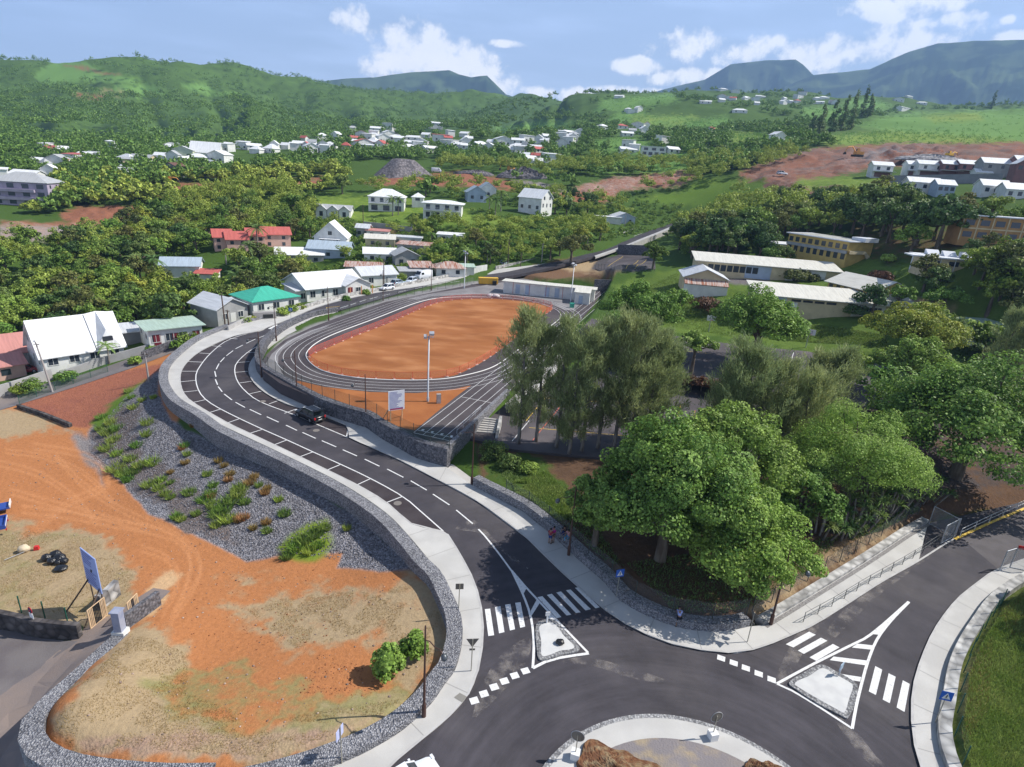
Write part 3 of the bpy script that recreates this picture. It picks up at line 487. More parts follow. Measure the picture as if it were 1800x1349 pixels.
# joints cut across the concrete pavement
jn = MB()
for K, Wd, n in ((LKERB, LWALL, 26), (EKERB, EWALL, 14)):
    a = resample(crv(K, 4), 4.); b = crv(Wd, 8)
    for p in a[1:-1]:
        q_ = b[np.argmin(((b-p)**2).sum(1))]
        if 1 < np.linalg.norm(q_-p) < 6: ribbon(jn, [p[:2], q_[:2]], .05, fz, .136, 1.)
a = resample(crv(RKERB[:-4], 4), 4.); b = np.concatenate([crv(RWALL, 6), crv(RWALL2, 6), crv(RWALL3, 6)])
for p in a[1:-1]:
    q_ = b[np.argmin(((b-p)**2).sum(1))]
    if 1 < np.linalg.norm(q_-p) < 6: ribbon(jn, [p[:2], q_[:2]], .05, fz, .138, 1.)
jn.build('joint', mat('joint', (.30,.29,.28)), bpy.data.objects['pavement'])
# parking bays, darker asphalt
BL = road([(453,582),(403,597),(372,619.6),(353,642),(344.6,658.5),(346,678),(355.8,697),(378,714),(421,736),(461.7,755),(504,773.6),(549.5,794.5),(599,816.7),(651.5,841.7),(707.7,873),(742,901.5),(779,934)])
BLk = road([(456,583),(411,592),(372,608.5),(347,622),(328,639),(318,656),(317,675),(324,694.6),(342,711),(400,745),(438,763),(480.6,783),(525,804),(574.5,828),(627,854),(679,885),(725,924),(778,935)])
BR = road([(480,596),(458.6,606),(439,617),(422.5,631),(414,642),(412.7,654),(417,669.6),(429.4,686),(456,706),(511,727),(547,742),(611,769)])
BRk = road([(490,599),(472.5,611),(451.6,624),(439,642),(438.6,658.5),(447.5,675),(467,692),(500,710),(539,722),(575,735),(612.6,750),(613,769)])
sheet('parking_bay', np.concatenate([crv(BL, 4), crv(BLk, 4)[::-1]]), fz, .005, BAY, roadsurf, cuts=YC)
sheet('parking_bay', np.concatenate([crv(BR, 4), crv(BRk, 4)[::-1]]), fz, .005, BAY, roadsurf, cuts=YC)
wl = MB()
ribbon(wl, crv(BL, 4), .13, fz, .012); ribbon(wl, crv(BR, 4), .13, fz, .012)
wl.build('bay_edge_line', PAINT, roadsurf)
for a in [((418,596.5),(401.6,594.6)),((389,610),(371,608)),((369.6,622),(350.7,621)),((355.7,637),(331,636)),((345.5,653),(318.8,653)),((344,669),(317,671.6)),((347.4,687),(319.6,689.6)),((361,703),(337,708.3)),((388,719.5),(363.5,727)),((422,736),(398,744.5)),((462,755),(438,762.5)),((504,774),(481,782.7)),((549.5,795),(525.6,804)),((599,816.7),(574.5,827)),((651.5,841.7),(627,853)),((707.7,873),(679,884)),
          ((456,620),(437,620)),((439,636),(417,637.7)),((436,653),(413.6,655)),((443,670.5),(419,674)),((461,687.7),(437.8,693)),((493.5,703),(472.7,710.5)),((519,720),(500,727)),((572,734.7),(551.5,744)),((613,749),(609,769))]:
    b = MB(); ribbon(b, road(a), .12, fz, .012, 1.); b.build('bay_line', PAINT, roadsurf)
DASH = [((802,897),(831,921)),((761,869),(790,888)),((722,845.6),(750,862)),((680.7,825),(709,839.5)),((641,807.5),(667,820)),((602.6,791),(627.6,802)),((565.6,775),(591,786)),((531.7,760.6),(555,771)),((502.8,747.8),(522,757)),((469,733),(489.8,742.5)),((439,720),(459,729.5)),((414,707.5),(430.6,716.7)),((394,693),(407.7,703.5)),((383.5,680),(390.5,689)),((378.5,667),(382.4,676.6)),((377.4,653),(379.7,662.7)),((385,639.6),(380,649.6)),((394.7,628.8),(387,637)),((409.7,616.8),(398,625.7)),((427,607),(414,613.5)),((449,596.5),(433,604)),((471.7,587.6),(455.8,594)),
        ((522,569),(536,564)),((542,562),(556,557)),((562,554),(576,550)),((583,548),(593,544)),((598,542),(612,537.5)),((616,536.5),(626,533)),((632,531),(644,527)),((650,526),(664,522)),((672,520),(686,517)),((700,514),(716,510.5)),((730,508),(746,504.5)),((760,502),(776,499.5)),((792,497),(808,494.5)),((824,491.5),(838,489))]
for a in DASH:
    b = MB(); ribbon(b, road(a), .14, fz, .012, 1.5); b.build('lane_dash', PAINT, roadsurf)
b = MB(); ribbon(b, crv(road([(841,930.7),(850,940),(872,967),(900,1005)]), 4), .16, fz, .012, 1.)
ribbon(b, crv(road([(899,1003),(919.5,1046),(933,1085),(938.4,1129),(936.5,1175)]), 4), .18, fz, .013, 1.); ribbon(b, road([(899,1003),(925,1033.5),(975,1087),(1033.5,1147.7)]), .18, fz, .014, 1.); ribbon(b, crv(road([(936.5,1175),(972,1159),(1035,1149)]), 3), .22, fz, .015, 1.)
quad(b, road([(899,1003),(919.5,1046),(925.6,1034)]), dz=.016); b.build('splitter_line', PAINT, roadsurf)
b = MB(); quad(b, road([(933,1085),(933,1074),(943,1055),(949,1060)])); quad(b, road([(962,1092),(966,1081),(974,1086),(976,1092)])); b.build('hatching', PAINT, roadsurf)
c12 = lambda L: [(850+x/3.598, 974+y/3.598) for x, y in L]; c13 = lambda L: [(1300+x/3.598, 974+y/3.598) for x, y in L]
for L_ in ([(8,350),(42,347),(67,515),(30,520)],[(72,337),(107,332),(132,495),(98,503)],[(136,322),(170,317),(199,477),(167,485)],[(200,310),(234,306),(263,460),(232,468)],[(340,275),(372,268),(492,400),(462,407)],[(400,260),(432,253),(555,385),(525,390)],[(460,245),(490,238),(614,370),(585,375)],[(520,230),(550,226),(678,350),(645,358)],[(578,215),(605,211),(735,338),(708,345)]):
    b = MB(); quad(b, road(c12(L_))); b.build('crossing_stripe', PAINT, roadsurf)
for L_ in ([(292,572),(440,492),(482,512),(340,592)],[(368,612),(515,530),(555,550),(407,633)],[(442,655),(590,570),(632,592),(485,677)],[(858,710),(902,733),(862,893),(817,870)],[(943,755),(987,778),(950,945),(905,922)],[(1032,800),(1076,823),(1043,1000),(993,972)]):
    b = MB(); quad(b, road(c13(L_))); b.build('crossing_stripe', PAINT, roadsurf)
b = MB()
for L_ in ([(745,568),(850,580),(840,607),(710,593)],[(595,650),(805,675),(795,705),(570,672)],[(645,760),(770,780),(762,808),(680,795)]): quad(b, road(c13(L_)))
b.build('hatching', PAINT, roadsurf)
b = MB(); ribbon(b, crv(road(c13([(235,822),(480,690),(700,580),(840,503),(1070,302)])), 3), .18, fz, .013, 1.); ribbon(b, crv(road(c13([(712,1105),(740,950),(780,790),(815,670),(870,540),(960,420),(1072,305)])), 3), .18, fz, .014, 1.)
ribbon(b, crv(road(c13([(235,822),(340,870),(520,980),(712,1105)])), 3), .17, fz, .015, 1.); quad(b, road(c13([(835,508),(890,513),(960,420),(1075,305),(1062,305)])), dz=.016); b.build('splitter_line', PAINT, roadsurf)
for c, o in ([(x, 0) for x in ((923.6,1179.7),(904.7,1188),(886.7,1197.7),(868.6,1208),(850.7,1220),(833.6,1232))] + [(x, 1) for x in ((1267.7,1157.4),(1289.7,1165.8),(1311,1174.7),(1333.6,1184.7),(1356.4,1195))]):
    p = onr(*c); d = np.array([.92, .40]) if o == 0 else np.array([.93, -.38]); n = np.array([-d[1], d[0]]); b = MB()
    quad(b, [p[:2]+d*.27+n*.25, p[:2]-d*.27+n*.25, p[:2]-d*.27-n*.25, p[:2]+d*.27-n*.25]); b.build('give_way_dash', PAINT, roadsurf)
A = np.array((472, 573.)); 
for k in range(7):                              # far crossing by the bend
    t = k/6; lo_ = np.array((473,578.5))*(1-t) + np.array((503,584.5))*t; hi_ = np.array((487,571.5))*(1-t) + np.array((519,577))*t; b = MB(); ribbon(b, road([tuple(lo_), tuple(hi_)]), .5, fz, .012, 1.); b.build('crossing_stripe', PAINT, roadsurf)
b = MB(); ribbon(b, road([(514,566),(531,567),(528,560),(554,557),(552,550),(576,547),(574,541),(597,539)]), .14, fz, .013, 1.); b.build('bus_stop_line', YPAINT, roadsurf)
for y in (0, 1, 2, 3): 
    b = MB(); ribbon(b, road([(545+28*y,569-7.5*y),(566+28*y,571-9*y)]), .1, fz, .012, 1.); b.build('bay_line', PAINT, roadsurf)
b = MB(); ribbon(b, road([(1677,950),(1740,921),(1800,896),(1880,862)]), .28, fz, .14, 1.); st(b.build('yellow_kerb', YPAINT))
# traffic islands with cobbled rims
COB = stonemat('cobble', [(.16,.16,.17),(.30,.30,.31),(.42,.42,.42)], 6., .6)
RIMM = stonemat('rim_cobble', [(.25,.25,.26),(.40,.40,.41),(.5,.5,.5)], 7., .6)
PLAIN = mat('island_concrete', (.50,.50,.50), (.58,.58,.57), scale=.8, rough=.85, bump=.1, bscale=8.)
def island(pts, name='traffic_island'):
    P = crv(road(pts), 4, True); o = st(sheet(name, P, fz, .12, COB, skirt=.3)); c = P.mean(0); Q = P.copy(); d = Q[:, :2]-c[:2]; l = np.linalg.norm(d, axis=1)[:, None]; Q[:, :2] = c[:2] + d*(1-.38/l); sheet('island_top', Q, fz, .125, PLAIN, o); return o
i1 = island(c12([(328,480),(350,435),(440,422),(520,500),(600,590),(590,622),(500,645),(400,675),(350,672),(335,600)])); i2 = island(c13([(312,818),(400,760),(510,706),(600,745),(700,800),(745,845),(725,960),(685,1040),(640,1030),(480,945),(350,860)]))
th = np.linspace(0, 2*math.pi, 90, endpoint=False); ring = lambda r: np.stack([ICX + r*np.cos(th), ICY + r*np.sin(th), 0*th], 1)
ro = st(sheet('roundabout_island', ring(IR), fz, .10, RIMM, skirt=.3)); sheet('apron', ring(IR-.35), fz, .16, CONC, ro, skirt=.1)
GRVL = stonemat('island_gravel', [(.13,.12,.13),(.22,.20,.205),(.29,.265,.26)], 9., .5)
_n = MB(); nr_ = 14
for k in range(nr_+1):
    r = (IR-1.75)*(1-k/nr_); nz_ = .9*(fbm(ICX+r*np.cos(th)*.5, ICY+r*np.sin(th)*.5, 4)-.42)*min(1, k/3)
    mound = 0*np.exp(-(((ICX+r*np.cos(th)-8.5)/2.2)**2+((ICY+r*np.sin(th)-22.8)/2.)**2)) + 1.3*np.exp(-(((ICX+r*np.cos(th)-15.)/1.3)**2+((ICY+r*np.sin(th)-23)/1.2)**2))
    _n.v += [(ICX+r*math.cos(t), ICY+r*math.sin(t), .17+max(0, .25*k/nr_+nz_[j]*.5*min(1, k/3)+mound[j]*min(1, k/2))) for j, t in enumerate(th)]
_n.f = [(k*90+j, k*90+(j+1) % 90, (k+1)*90+(j+1) % 90, (k+1)*90+j) for k in range(nr_) for j in range(90)]; _n.mi = [0]*len(_n.f); _n.sm = [True]*len(_n.f)
GM = mat('island_soil', (.22,.20,.205), (.36,.29,.19), scale=.8, rough=1., bump=.6, bscale=9., lo=.48, hi=.75, detail=9., c3=(.30,.25,.20), s3=.33, spec=.1)
_n.build('planting_soil', GM, ro)
# ------------------------------------------------------------------ running track terrace and courts
TRACKM = mat('track_asphalt', (.075,.062,.066), (.058,.048,.052), scale=.4, rough=.85, bump=.2, bscale=12., c3=(.09,.078,.08), s3=.15)
PITCH = mat('pitch_dirt', (.31,.122,.048), (.41,.185,.082), scale=.16, rough=1., bump=.25, bscale=4., lo=.40, hi=.70, detail=9., c3=(.25,.095,.037), s3=.09, spec=.05, stretch=(1.,2.2,1.))
PITCH2 = mat('verge_dirt', (.36,.14,.053), (.30,.11,.042), scale=.3, rough=1., bump=.3, bscale=5., spec=.05)
LGREY = mat('grey_asphalt', (.19,.18,.185), (.235,.225,.23), scale=.3, rough=.9, bump=.2, bscale=10., c3=(.16,.15,.155), s3=.12)
trk = st(sheet('running_track', TRK, fl(T), 0., TRACKM, skirt=2.))
RAIL = flat([(820,660),(864.5,648),(896.5,626.8),(933.8,598),(971,571.6),(983.6,561),(986,554),(980,546.7),(969.4,541.4),(944.5,532.5),(909,526),(878.7,523.6),(838,522.7),(795,523),(760,526),(724.6,535),(671,556.5),(618,576),(582,590),(554,604.5),(539.6,619),(537.5,628),(546.7,640),(568,654),(618,664),(662,667.7),(720,669.6),(780,667.5)], T)
RC = crv(RAIL, 5, True); RC = np.concatenate([RC, RC[:1]])
def smooth_closed(P, k=3):
    Q = P[:-1].copy()
    for _ in range(k): Q = (np.roll(Q, 1, 0)+2*Q+np.roll(Q, -1, 0))/4
    return np.concatenate([Q, Q[:1]])
RC = smooth_closed(RC, 6)
def off_closed(P, d):
    Q = P[:-1]; t = np.roll(Q, -1, 0)-np.roll(Q, 1, 0); t = t[:, :2]/np.linalg.norm(t[:, :2], axis=1)[:, None]; O = Q.copy(); O[:, 0] += t[:, 1]*d; O[:, 1] -= t[:, 0]*d; return smooth_closed(np.concatenate([O, O[:1]]), 3)
_sg = 1 if sdist(np.array([off_closed(RC, 1.)[10, 0]]), np.array([off_closed(RC, 1.)[10, 1]]), RC)[0] > 0 else -1
sheet('grey_apron', flat([(826,506),(880,497),(905,492),(905,481),(1000,480),(1058,505),(1042,514),(1008,546),(992,545),(975,537),(940,528),(905,521),(870,519),(830,518),(790,519.5),(760,521),(735,527),(715,526),(760,516)], T), fl(T), .006, LGREY, trk)
sheet('grey_apron', np.concatenate([off_closed(RC, _sg*4.75)[i][None] for i in range(len(RC)-1) if off_closed(RC, 0)[i][0] < -24 and 74 < RC[i][1] < 118] + [flat([(600,556),(545,577),(500,598),(470,622),(460,640),(466,653),(500,672)], T)]) if False else flat([(580,572),(545,581),(505,600),(478,622),(467,640),(474,655),(510,671),(495,655),(489,640),(489,627),(497,615),(521,599),(560,582)], T), fl(T), .006, LGREY, trk)
sheet('dirt_verge', flat([(506,669),(530,671),(570,680.5),(650,689.5),(733,691.5),(800,684),(828,678),(800,699),(765,727),(729,757),(700,750),(672,736),(650,724),(600,707),(550,689)], T), fl(T), .007, PITCH2, trk)
fieldp = smooth_closed(crv(np.concatenate([flat([(541,628),(547,640),(568.7,652.5),(610.5,662.5),(664,666.5),(733.5,668),(789,663),(811,656),(858.6,631),(900,600),(940,565),(968,547),(972,541.6),(958,535.5),(919.5,529.8),(878,526),(845,525),(789,528),(761,535),(725,549),(678,571),(628,589),(580.7,609.8),(545,624)], T)]), 3, True), 2)
pitch = st(sheet('sports_field', fieldp, fl(T), .010, PITCH))
b = MB()
for k in range(1, 5): ribbon(b, off_closed(RC, _sg*1.13*k), .065, fl(T), .013, 1.5)
b.build('lane_line', PAINT, trk)
s0, sd = np.array([-11.2, 62.5]), np.array([.322, .947]); sn_ = np.array([.947, -.322]); b = MB()
for k in range(5): ribbon(b, [s0+sn_*1.25*k+sd*.3, s0+sn_*1.25*k+sd*(104 if k == 0 else 108)], .065, fl(T), .016+.001*k, 3.)
for d in (0.3, 1.2, 13.5, 98): ribbon(b, [s0+sd*d, s0+sd*d+sn_*5.], .08, fl(T), .022, 1.)
b.build('straight_line', PAINT, trk)
b = MB()
for i in range(4): quad(b, [s0+sn_*(1.25*i+.45)+sd*1.7, s0+sn_*(1.25*i+.75)+sd*1.7, s0+sn_*(1.25*i+.75)+sd*1.3, s0+sn_*(1.25*i+.45)+sd*1.3], fl(T), .02)
b.build('start_mark', PAINT, trk)
COURTM = mat('court_asphalt', (.08,.07,.075), (.065,.057,.062), scale=.25, rough=.85, bump=.2, bscale=12., c3=(.125,.11,.115), s3=.12)
ct1 = st(sheet('sports_court', CRT1, fl(C1), 0., COURTM, skirt=1.)); ct2 = st(sheet('sports_court', CRT2, fl(C2), 0., COURTM, skirt=1.2))
RPAINT = mat('red_paint', (.55,.14,.09), rough=.7)
for ct, cz, sets in ((ct1, C1, [(YPAINT, [((1183,757),(1197,712)),((925,740),(958,700)),((930,752),(1120,768)),((960,700),(1165,715))]), (RPAINT, [((936,775),(985,715)),((1100,780),(1118,735)),((1215,750),(1222,722))]), (PAINT, [((1172,750),(1182,712)),((900,776),(930,740))])]), (ct2, C2, [(YPAINT, [((1160,624),(1195,617)),((1195,617),(1250,622))]), (PAINT, [((1160,600),(1240,612)),((1385,655),(1395,620))])])):
    for m_, ls in sets:
        b = MB()
        for a_, c_ in ls: ribbon(b, flat([a_, c_], cz), .1, fl(cz), .012, 5.)
        b.build('court_line', m_, ct)
# paths and lower roads laid on the ground
def ground_patch(name, px, m, dz=.07, grid=1.5): return st(sheet(name, gl(px), hz_, dz, m, grid=grid))
OLDAS = mat('old_asphalt', (.17,.155,.16), (.13,.118,.122), scale=.3, rough=.9, bump=.2, bscale=10., c3=(.24,.20,.18), s3=.15)
ground_patch('lower_road', [(-200,760),(0,722),(95,693),(190,662),(285,628),(335,606),(352,596),(345,590),(310,604),(240,626),(185,646),(130,664),(60,680),(0,697),(-200,730)], OLDAS)
DUSTAS = mat('dusty_asphalt', (.24,.19,.165), (.17,.15,.15), scale=.25, rough=.9, bump=.2, bscale=10., c3=(.34,.25,.19), s3=.2)
ground_patch('lane', [(-120,1349),(-60,1250),(50,1190),(140,1115),(160,1095),(200,1082),(270,1035),(300,1040),(225,1110),(165,1162),(110,1212),(60,1255),(40,1290),(55,1335),(60,1400),(-60,1420)], DUSTAS)
ground_patch('lower_yard', [(-300,1110),(-20,1100),(60,1122),(140,1128),(100,1155),(0,1225),(-80,1280),(-300,1400)], mat('yard_asphalt', (.115,.10,.105), (.155,.14,.14), scale=.3, rough=.9, bump=.2, bscale=10., c3=(.20,.18,.175), s3=.22))
PATHM = mat('path_concrete', (.42,.40,.375), (.5,.48,.45), scale=.3, rough=.9)
st(sheet('track_path', [s0+sn_*6.3+sd*14, s0+sn_*8.3+sd*14, s0+sn_*8.3+sd*100, s0+sn_*6.3+sd*100], fl(T), .02, PATHM, skirt=.6))
# ------------------------------------------------------------------ walls
def wall(name, path, w, h, m, label, cat='wall', base=1., side=1, capm=None, jag=0., step=1.2):
    """path (x,y,z of the foot); h height or list; w thickness to the right (side=1) or left of the path"""
    P = np.array(path, float); Hh = np.full(len(P), h) if np.isscalar(h) else np.array(h, float); Q = resample(np.c_[P, Hh], step); A = Q[:, :3]; B = offset(A, w*side); tp = A[:, 2] + Q[:, 3]
    if jag: tp = tp + jag*(np.array([random.random() for _ in tp])-.5)
    bb = base if np.isscalar(base) else np.interp(np.linspace(0, 1, len(A)), np.linspace(0, 1, len(base)), base)
    zb = A[:, 2] - bb; n = len(A)
    V = [(A[i, 0], A[i, 1], zb[i]) for i in range(n)] + [(A[i, 0], A[i, 1], tp[i]) for i in range(n)] + [(B[i, 0], B[i, 1], tp[i]) for i in range(n)] + [(B[i, 0], B[i, 1], zb[i]) for i in range(n)]
    Fs = []
    for i in range(n-1):
        for k in range(3): f = (k*n+i, k*n+i+1, (k+1)*n+i+1, (k+1)*n+i); Fs.append(f if side < 0 else f[::-1])
    Fs += [(0, n, 2*n, 3*n), (n-1, 4*n-1, 3*n-1, 2*n-1)]
    o = MB().add(V, Fs).build(name, m); tag(o, label, cat)
    if capm:
        b = MB(); C = offset(A, -.04*side); D = offset(A, (w+.04)*side)
        b.add([(C[i, 0], C[i, 1], tp[i]+e) for e in (.003, .07) for i in range(n)] + [(D[i, 0], D[i, 1], tp[i]+e) for e in (.07, .003) for i in range(n)], [(k*n+i, k*n+i+1, ((k+1) % 4)*n+i+1, ((k+1) % 4)*n+i) for k in range(4) for i in range(n-1)] + [(0, n, 2*n, 3*n), (n-1, 4*n-1, 3*n-1, 2*n-1)]); b.build('coping', capm, o)
    return o
_k = [i for i in range(len(LWALL))]
LWB = LWALL.copy()
for i, (px, py) in enumerate([(400,754),(483,793),(567,834),(622,864.5),(678,903),(714,939),(747,978)]): LWB[14+i, :2] = onr(px, py, .5)[:2]
LW = crv(LWB[5:], 4); hh = np.interp(np.linspace(0, 1, len(LW)), [0,.2,.7,.85,1], [.55,.55,.55,.55,.75])
wall('gabion_wall', LW, 1.15, hh, GAB, 'long curved gabion wall of grey stones edging the bend and the orange field', side=1, base=1.9)
LW2 = [at_z(*p) for p in [(231,1116,-1.45),(200,1144,-1.15),(167,1177,-.8),(132,1208,-.4),(105,1233,-.05),(84,1254,.2),(76,1275,.35),(83,1297,.45),(111,1317,.5),(167,1332,.5),(278,1343,.52),(380,1343,.55)]]
wall('gabion_wall', crv(LW2, 4), 1.15, .1, GAB, 'grey gabion wall curving round the dry grass beside the dusty lane', side=1, base=3.2)
wall('gabion_wall', crv(LWB[1:6], 4), .5, .85, PALEST, 'pale low wall along the wide pavement above the green roofed house', side=1, base=2.)
wall('retaining_wall', crv(RWALL, 4), .9, [T+.22-float(zr(p[1])) for p in crv(RWALL, 4)], DGAB, 'dark stone retaining wall under the running track terrace', side=-1, base=.6)
SW = flat([(785,783),(800,770),(830,742),(868,706),(890,686)], T)
wall('stair_wall', SW, .5, .2, GAB, 'stone wall beside the stairs at the end of the running track', side=1, base=[2.2,1.9,1.2,.8,.6])
wall('gabion_wall', crv(RWALL2, 4), .9, np.interp(np.linspace(0, 1, len(crv(RWALL2, 4))), [0,.5,1], [1.1,.95,.75]), GAB, 'low gabion wall holding the shaded bank under the big trees', side=-1, base=.5)
wall('concrete_wall', crv(RWALL3, 4), .7, .4, PALEST, 'low pale concrete wall with a drain beside the sloping pavement and railing', side=-1, base=.5)
wall('concrete_wall', crv(EWALL, 4), .75, .55, PALEST, 'pale concrete wall curving round the grassy bank at the right', side=1, base=.6)
b = MB(); P = offset(crv(RWALL3, 3), .22); ribbon(b, P, .34, fz, .145, 1.); st(b.build('drain', mat('drain_gravel', (.16,.15,.15), (.28,.27,.26), scale=9., rough=1.)))
# stairs between terrace and pavement
stA, stB, stC, stD = at_z(830,775,.55), at_z(869,777,.55), at_z(845,731,2.1), at_z(877,735,2.1); t = MB(); ns = 11
for k in range(ns):
    f0, f1 = k/ns, (k+1)/ns; L0, R0_ = stA*(1-f0)+stC*f0, stB*(1-f0)+stD*f0; L1, R1_ = stA*(1-f1)+stC*f1, stB*(1-f1)+stD*f1; z = .4 + 1.55*(k+1)/ns
    t.prism([tuple(L0[:2]), tuple(R0_[:2]), tuple(R1_[:2]), tuple(L1[:2])], -.2, z)
tag(t.build('stairs', mat('stair_concrete', (.45,.43,.41), (.36,.345,.33), scale=.8)), 'concrete stairs climbing from the pavement to the courts', 'stairs')
st(sheet('stair_landing', np.array([onr(786,824), onr(830,855), stB+[.1,0,0], stA-[.1,0,0]]), lambda x, y: np.interp(y, [onr(830,855)[1], stA[1]], [.14, .42]), .03, PATHM, skirt=.6))
wall('stair_wall', [stB+[.05,0,-.2], stD+[.05,0,-.3]], .35, [.7,.6], PALEST, 'pale low wall on the shaded side of the stairs', side=1, base=.8)
# gateway walls at the lower left
g1 = [at_z(*p) for p in ((-260,1060,-2.9),(0,1105,-2.9),(60,1120,-2.8),(140,1128,-2.75),(153,1108,-2.7))]
wall('stone_wall', crv(g1[:4], 3), .4, 1.45, OLDST, 'dark old stone wall along the lower yard behind the fence posts', side=-1, base=.5)
wall('stone_wall', [G(180,1073)+[0,0,-.1], G(213,1046)+[0,0,-.1]], .45, 1.5, stonemat('painted_rubble', [(.14,.13,.13),(.34,.33,.33),(.6,.59,.58)], 1.6), 'rough stone gate wall with peeling white paint beside the wooden gate', side=-1, base=.6, jag=.3)
wall('stone_wall', [G(217,1108), G(277,1063)], .35, 1.35, DGAB, 'grey stone gate wall on the field side of the dusty lane', side=1, base=.6)
p = G(213,1116); o = MB().box((0,0,.9),(.55,.55,2.4)).box((0,0,2.14),(.7,.7,.1)).build('gate_pillar', mat('pillar_blue', (.22,.25,.36), (.3,.32,.4), scale=2.), None, p); tag(o, 'blue grey gate pillar at the end of the stone wall', 'pillar')
b = MB().box((0,0,.2),(.9,.7,.5)); b.build('pillar_base', mat('white_paint', (.72,.72,.70), (.6,.6,.58), scale=2., rough=.7), o)
wall('stone_wall', [G(30,718), G(75,733), G(122,752)], .4, .55, OLDST, 'low dark wall between the red ramp and the orange dirt', side=-1, base=.6)
wall('roadside_wall', [G(250,632), G(300,613), G(340,598)], .35, 1.4, DGAB, 'dark wall along the lower road behind the gabion bend', side=1, base=.6)
# ------------------------------------------------------------------ buildings
GLASS = mat('window_glass', (.035,.045,.06), rough=.12, spec=.6)
FRAME = mat('window_frame', (.62,.62,.60), rough=.6)
DOORW = mat('door_white', (.6,.6,.58), rough=.6); DOORR = mat('door_red', (.16,.02,.03), rough=.6)
def wm(n, c): return mat('wall_'+n, c, tuple(x*.82 for x in c), scale=.6, rough=.9, c3=tuple(x*.9 for x in c), s3=.9, obj=True)
def rm(n, c, d=None): return mat('roof_'+n, c, d or tuple(x*.84 for x in c), scale=1.1, rough=.55, obj=True, stretch=(3.,.25,.25), bump=.25, bscale=7.)
WHITE=wm('white',(.74,.74,.72)); CREAM=wm('cream',(.62,.52,.34)); PALEG=wm('pale_green',(.55,.6,.47)); LILAC=wm('lilac',(.50,.40,.50)); LBLUE=wm('light_blue',(.42,.5,.62)); PINKW=wm('pink',(.62,.40,.33)); GREYW=wm('grey',(.36,.36,.36)); YELW=wm('yellow',(.60,.42,.14)); OCHRE=wm('ochre',(.42,.24,.10)); BLOCK=wm('block',(.42,.41,.40)); MAUVE=wm('mauve',(.42,.36,.46)); SHEDW=wm('tin',(.25,.26,.28)); BRICKR=wm('brownred',(.22,.12,.12)); ORW=wm('orange',(.62,.28,.12))
RWHITE=rm('white',(.78,.79,.80)); RGREY=rm('grey',(.42,.43,.44)); RPALE=rm('pale_grey',(.60,.62,.65)); RRED=rm('red',(.50,.13,.11)); RPINK=rm('pink',(.52,.24,.21)); RGREEN=rm('green',(.06,.42,.30)); RRUST=rm('rust',(.30,.11,.06),(.50,.42,.38)); RCREAM=rm('cream',(.66,.64,.57)); RBLUE=rm('blue_grey',(.40,.48,.56)); RMINT=rm('mint',(.42,.54,.46)); RBROWN=rm('brown',(.16,.08,.06)); RDK=rm('dark',(.20,.20,.21))
FLATR = mat('roof_flat', (.30,.30,.27), (.40,.41,.38), scale=.5, rough=.95, obj=True); FASC = mat('fascia', (.66,.68,.72), (.58,.6,.64), scale=1.)
def roof_mesh(kind, w, d, h, rh, o=.45, t=.14):
    mb = MB()
    if kind in ('gable', 'gabley'):
        W_, D_ = (w, d) if kind == 'gable' else (d, w); s = rh/(D_/2); a = D_/2+o; X = W_/2+o
        pr = [(-a, h-o*s), (0, h+rh), (a, h-o*s), (a, h-o*s+t), (0, h+rh+t*1.15), (-a, h-o*s+t)]
        f = (lambda x, y, z: (x, y, z)) if kind == 'gable' else (lambda x, y, z: (-y, x, z))
        V = [f(-X, y, z) for y, z in pr] + [f(X, y, z) for y, z in pr]
        mb.add(V, [(i, (i+1) % 6, (i+1) % 6+6, i+6) for i in range(6)] + [(0, 5, 4, 1), (1, 4, 3, 2), (6, 7, 10, 11), (7, 8, 9, 10)])
    elif kind == 'hip':
        a, b = w/2+o, d/2+o; r = max(0, w/2-d/2); r2 = max(0, d/2-w/2); s = rh/(min(w, d)/2); z = h-o*s
        V = [(-a,-b,z),(a,-b,z),(a,b,z),(-a,b,z),(-r,-r2,h+rh),(r,r2,h+rh),(-a,-b,z-t),(a,-b,z-t),(a,b,z-t),(-a,b,z-t)]
        Fs = [(0,1,5,4),(1,2,5),(2,3,4,5),(3,0,4)] if w >= d else [(0,1,4),(1,2,5,4),(2,3,5),(3,0,4,5)]
        mb.add(V, Fs + [(6,7,1,0),(7,8,2,1),(8,9,3,2),(9,6,0,3),(9,8,7,6)])
    elif kind == 'shed':
        a, b = w/2+o, d/2+o; mb.add([(-a,-b,h),(a,-b,h),(a,b,h+rh),(-a,b,h+rh),(-a,-b,h+t),(a,-b,h+t),(a,b,h+rh+t),(-a,b,h+rh+t)], [(3,2,1,0),(4,5,6,7),(0,1,5,4),(1,2,6,5),(2,3,7,6),(3,0,4,7)])
    else:
        mb.box((0, 0, h+.15), (w+2*o, d+2*o, .3)); mb.box((0, 0, h+.303), (w+2*o-.5, d+2*o-.5, .012))
    return mb
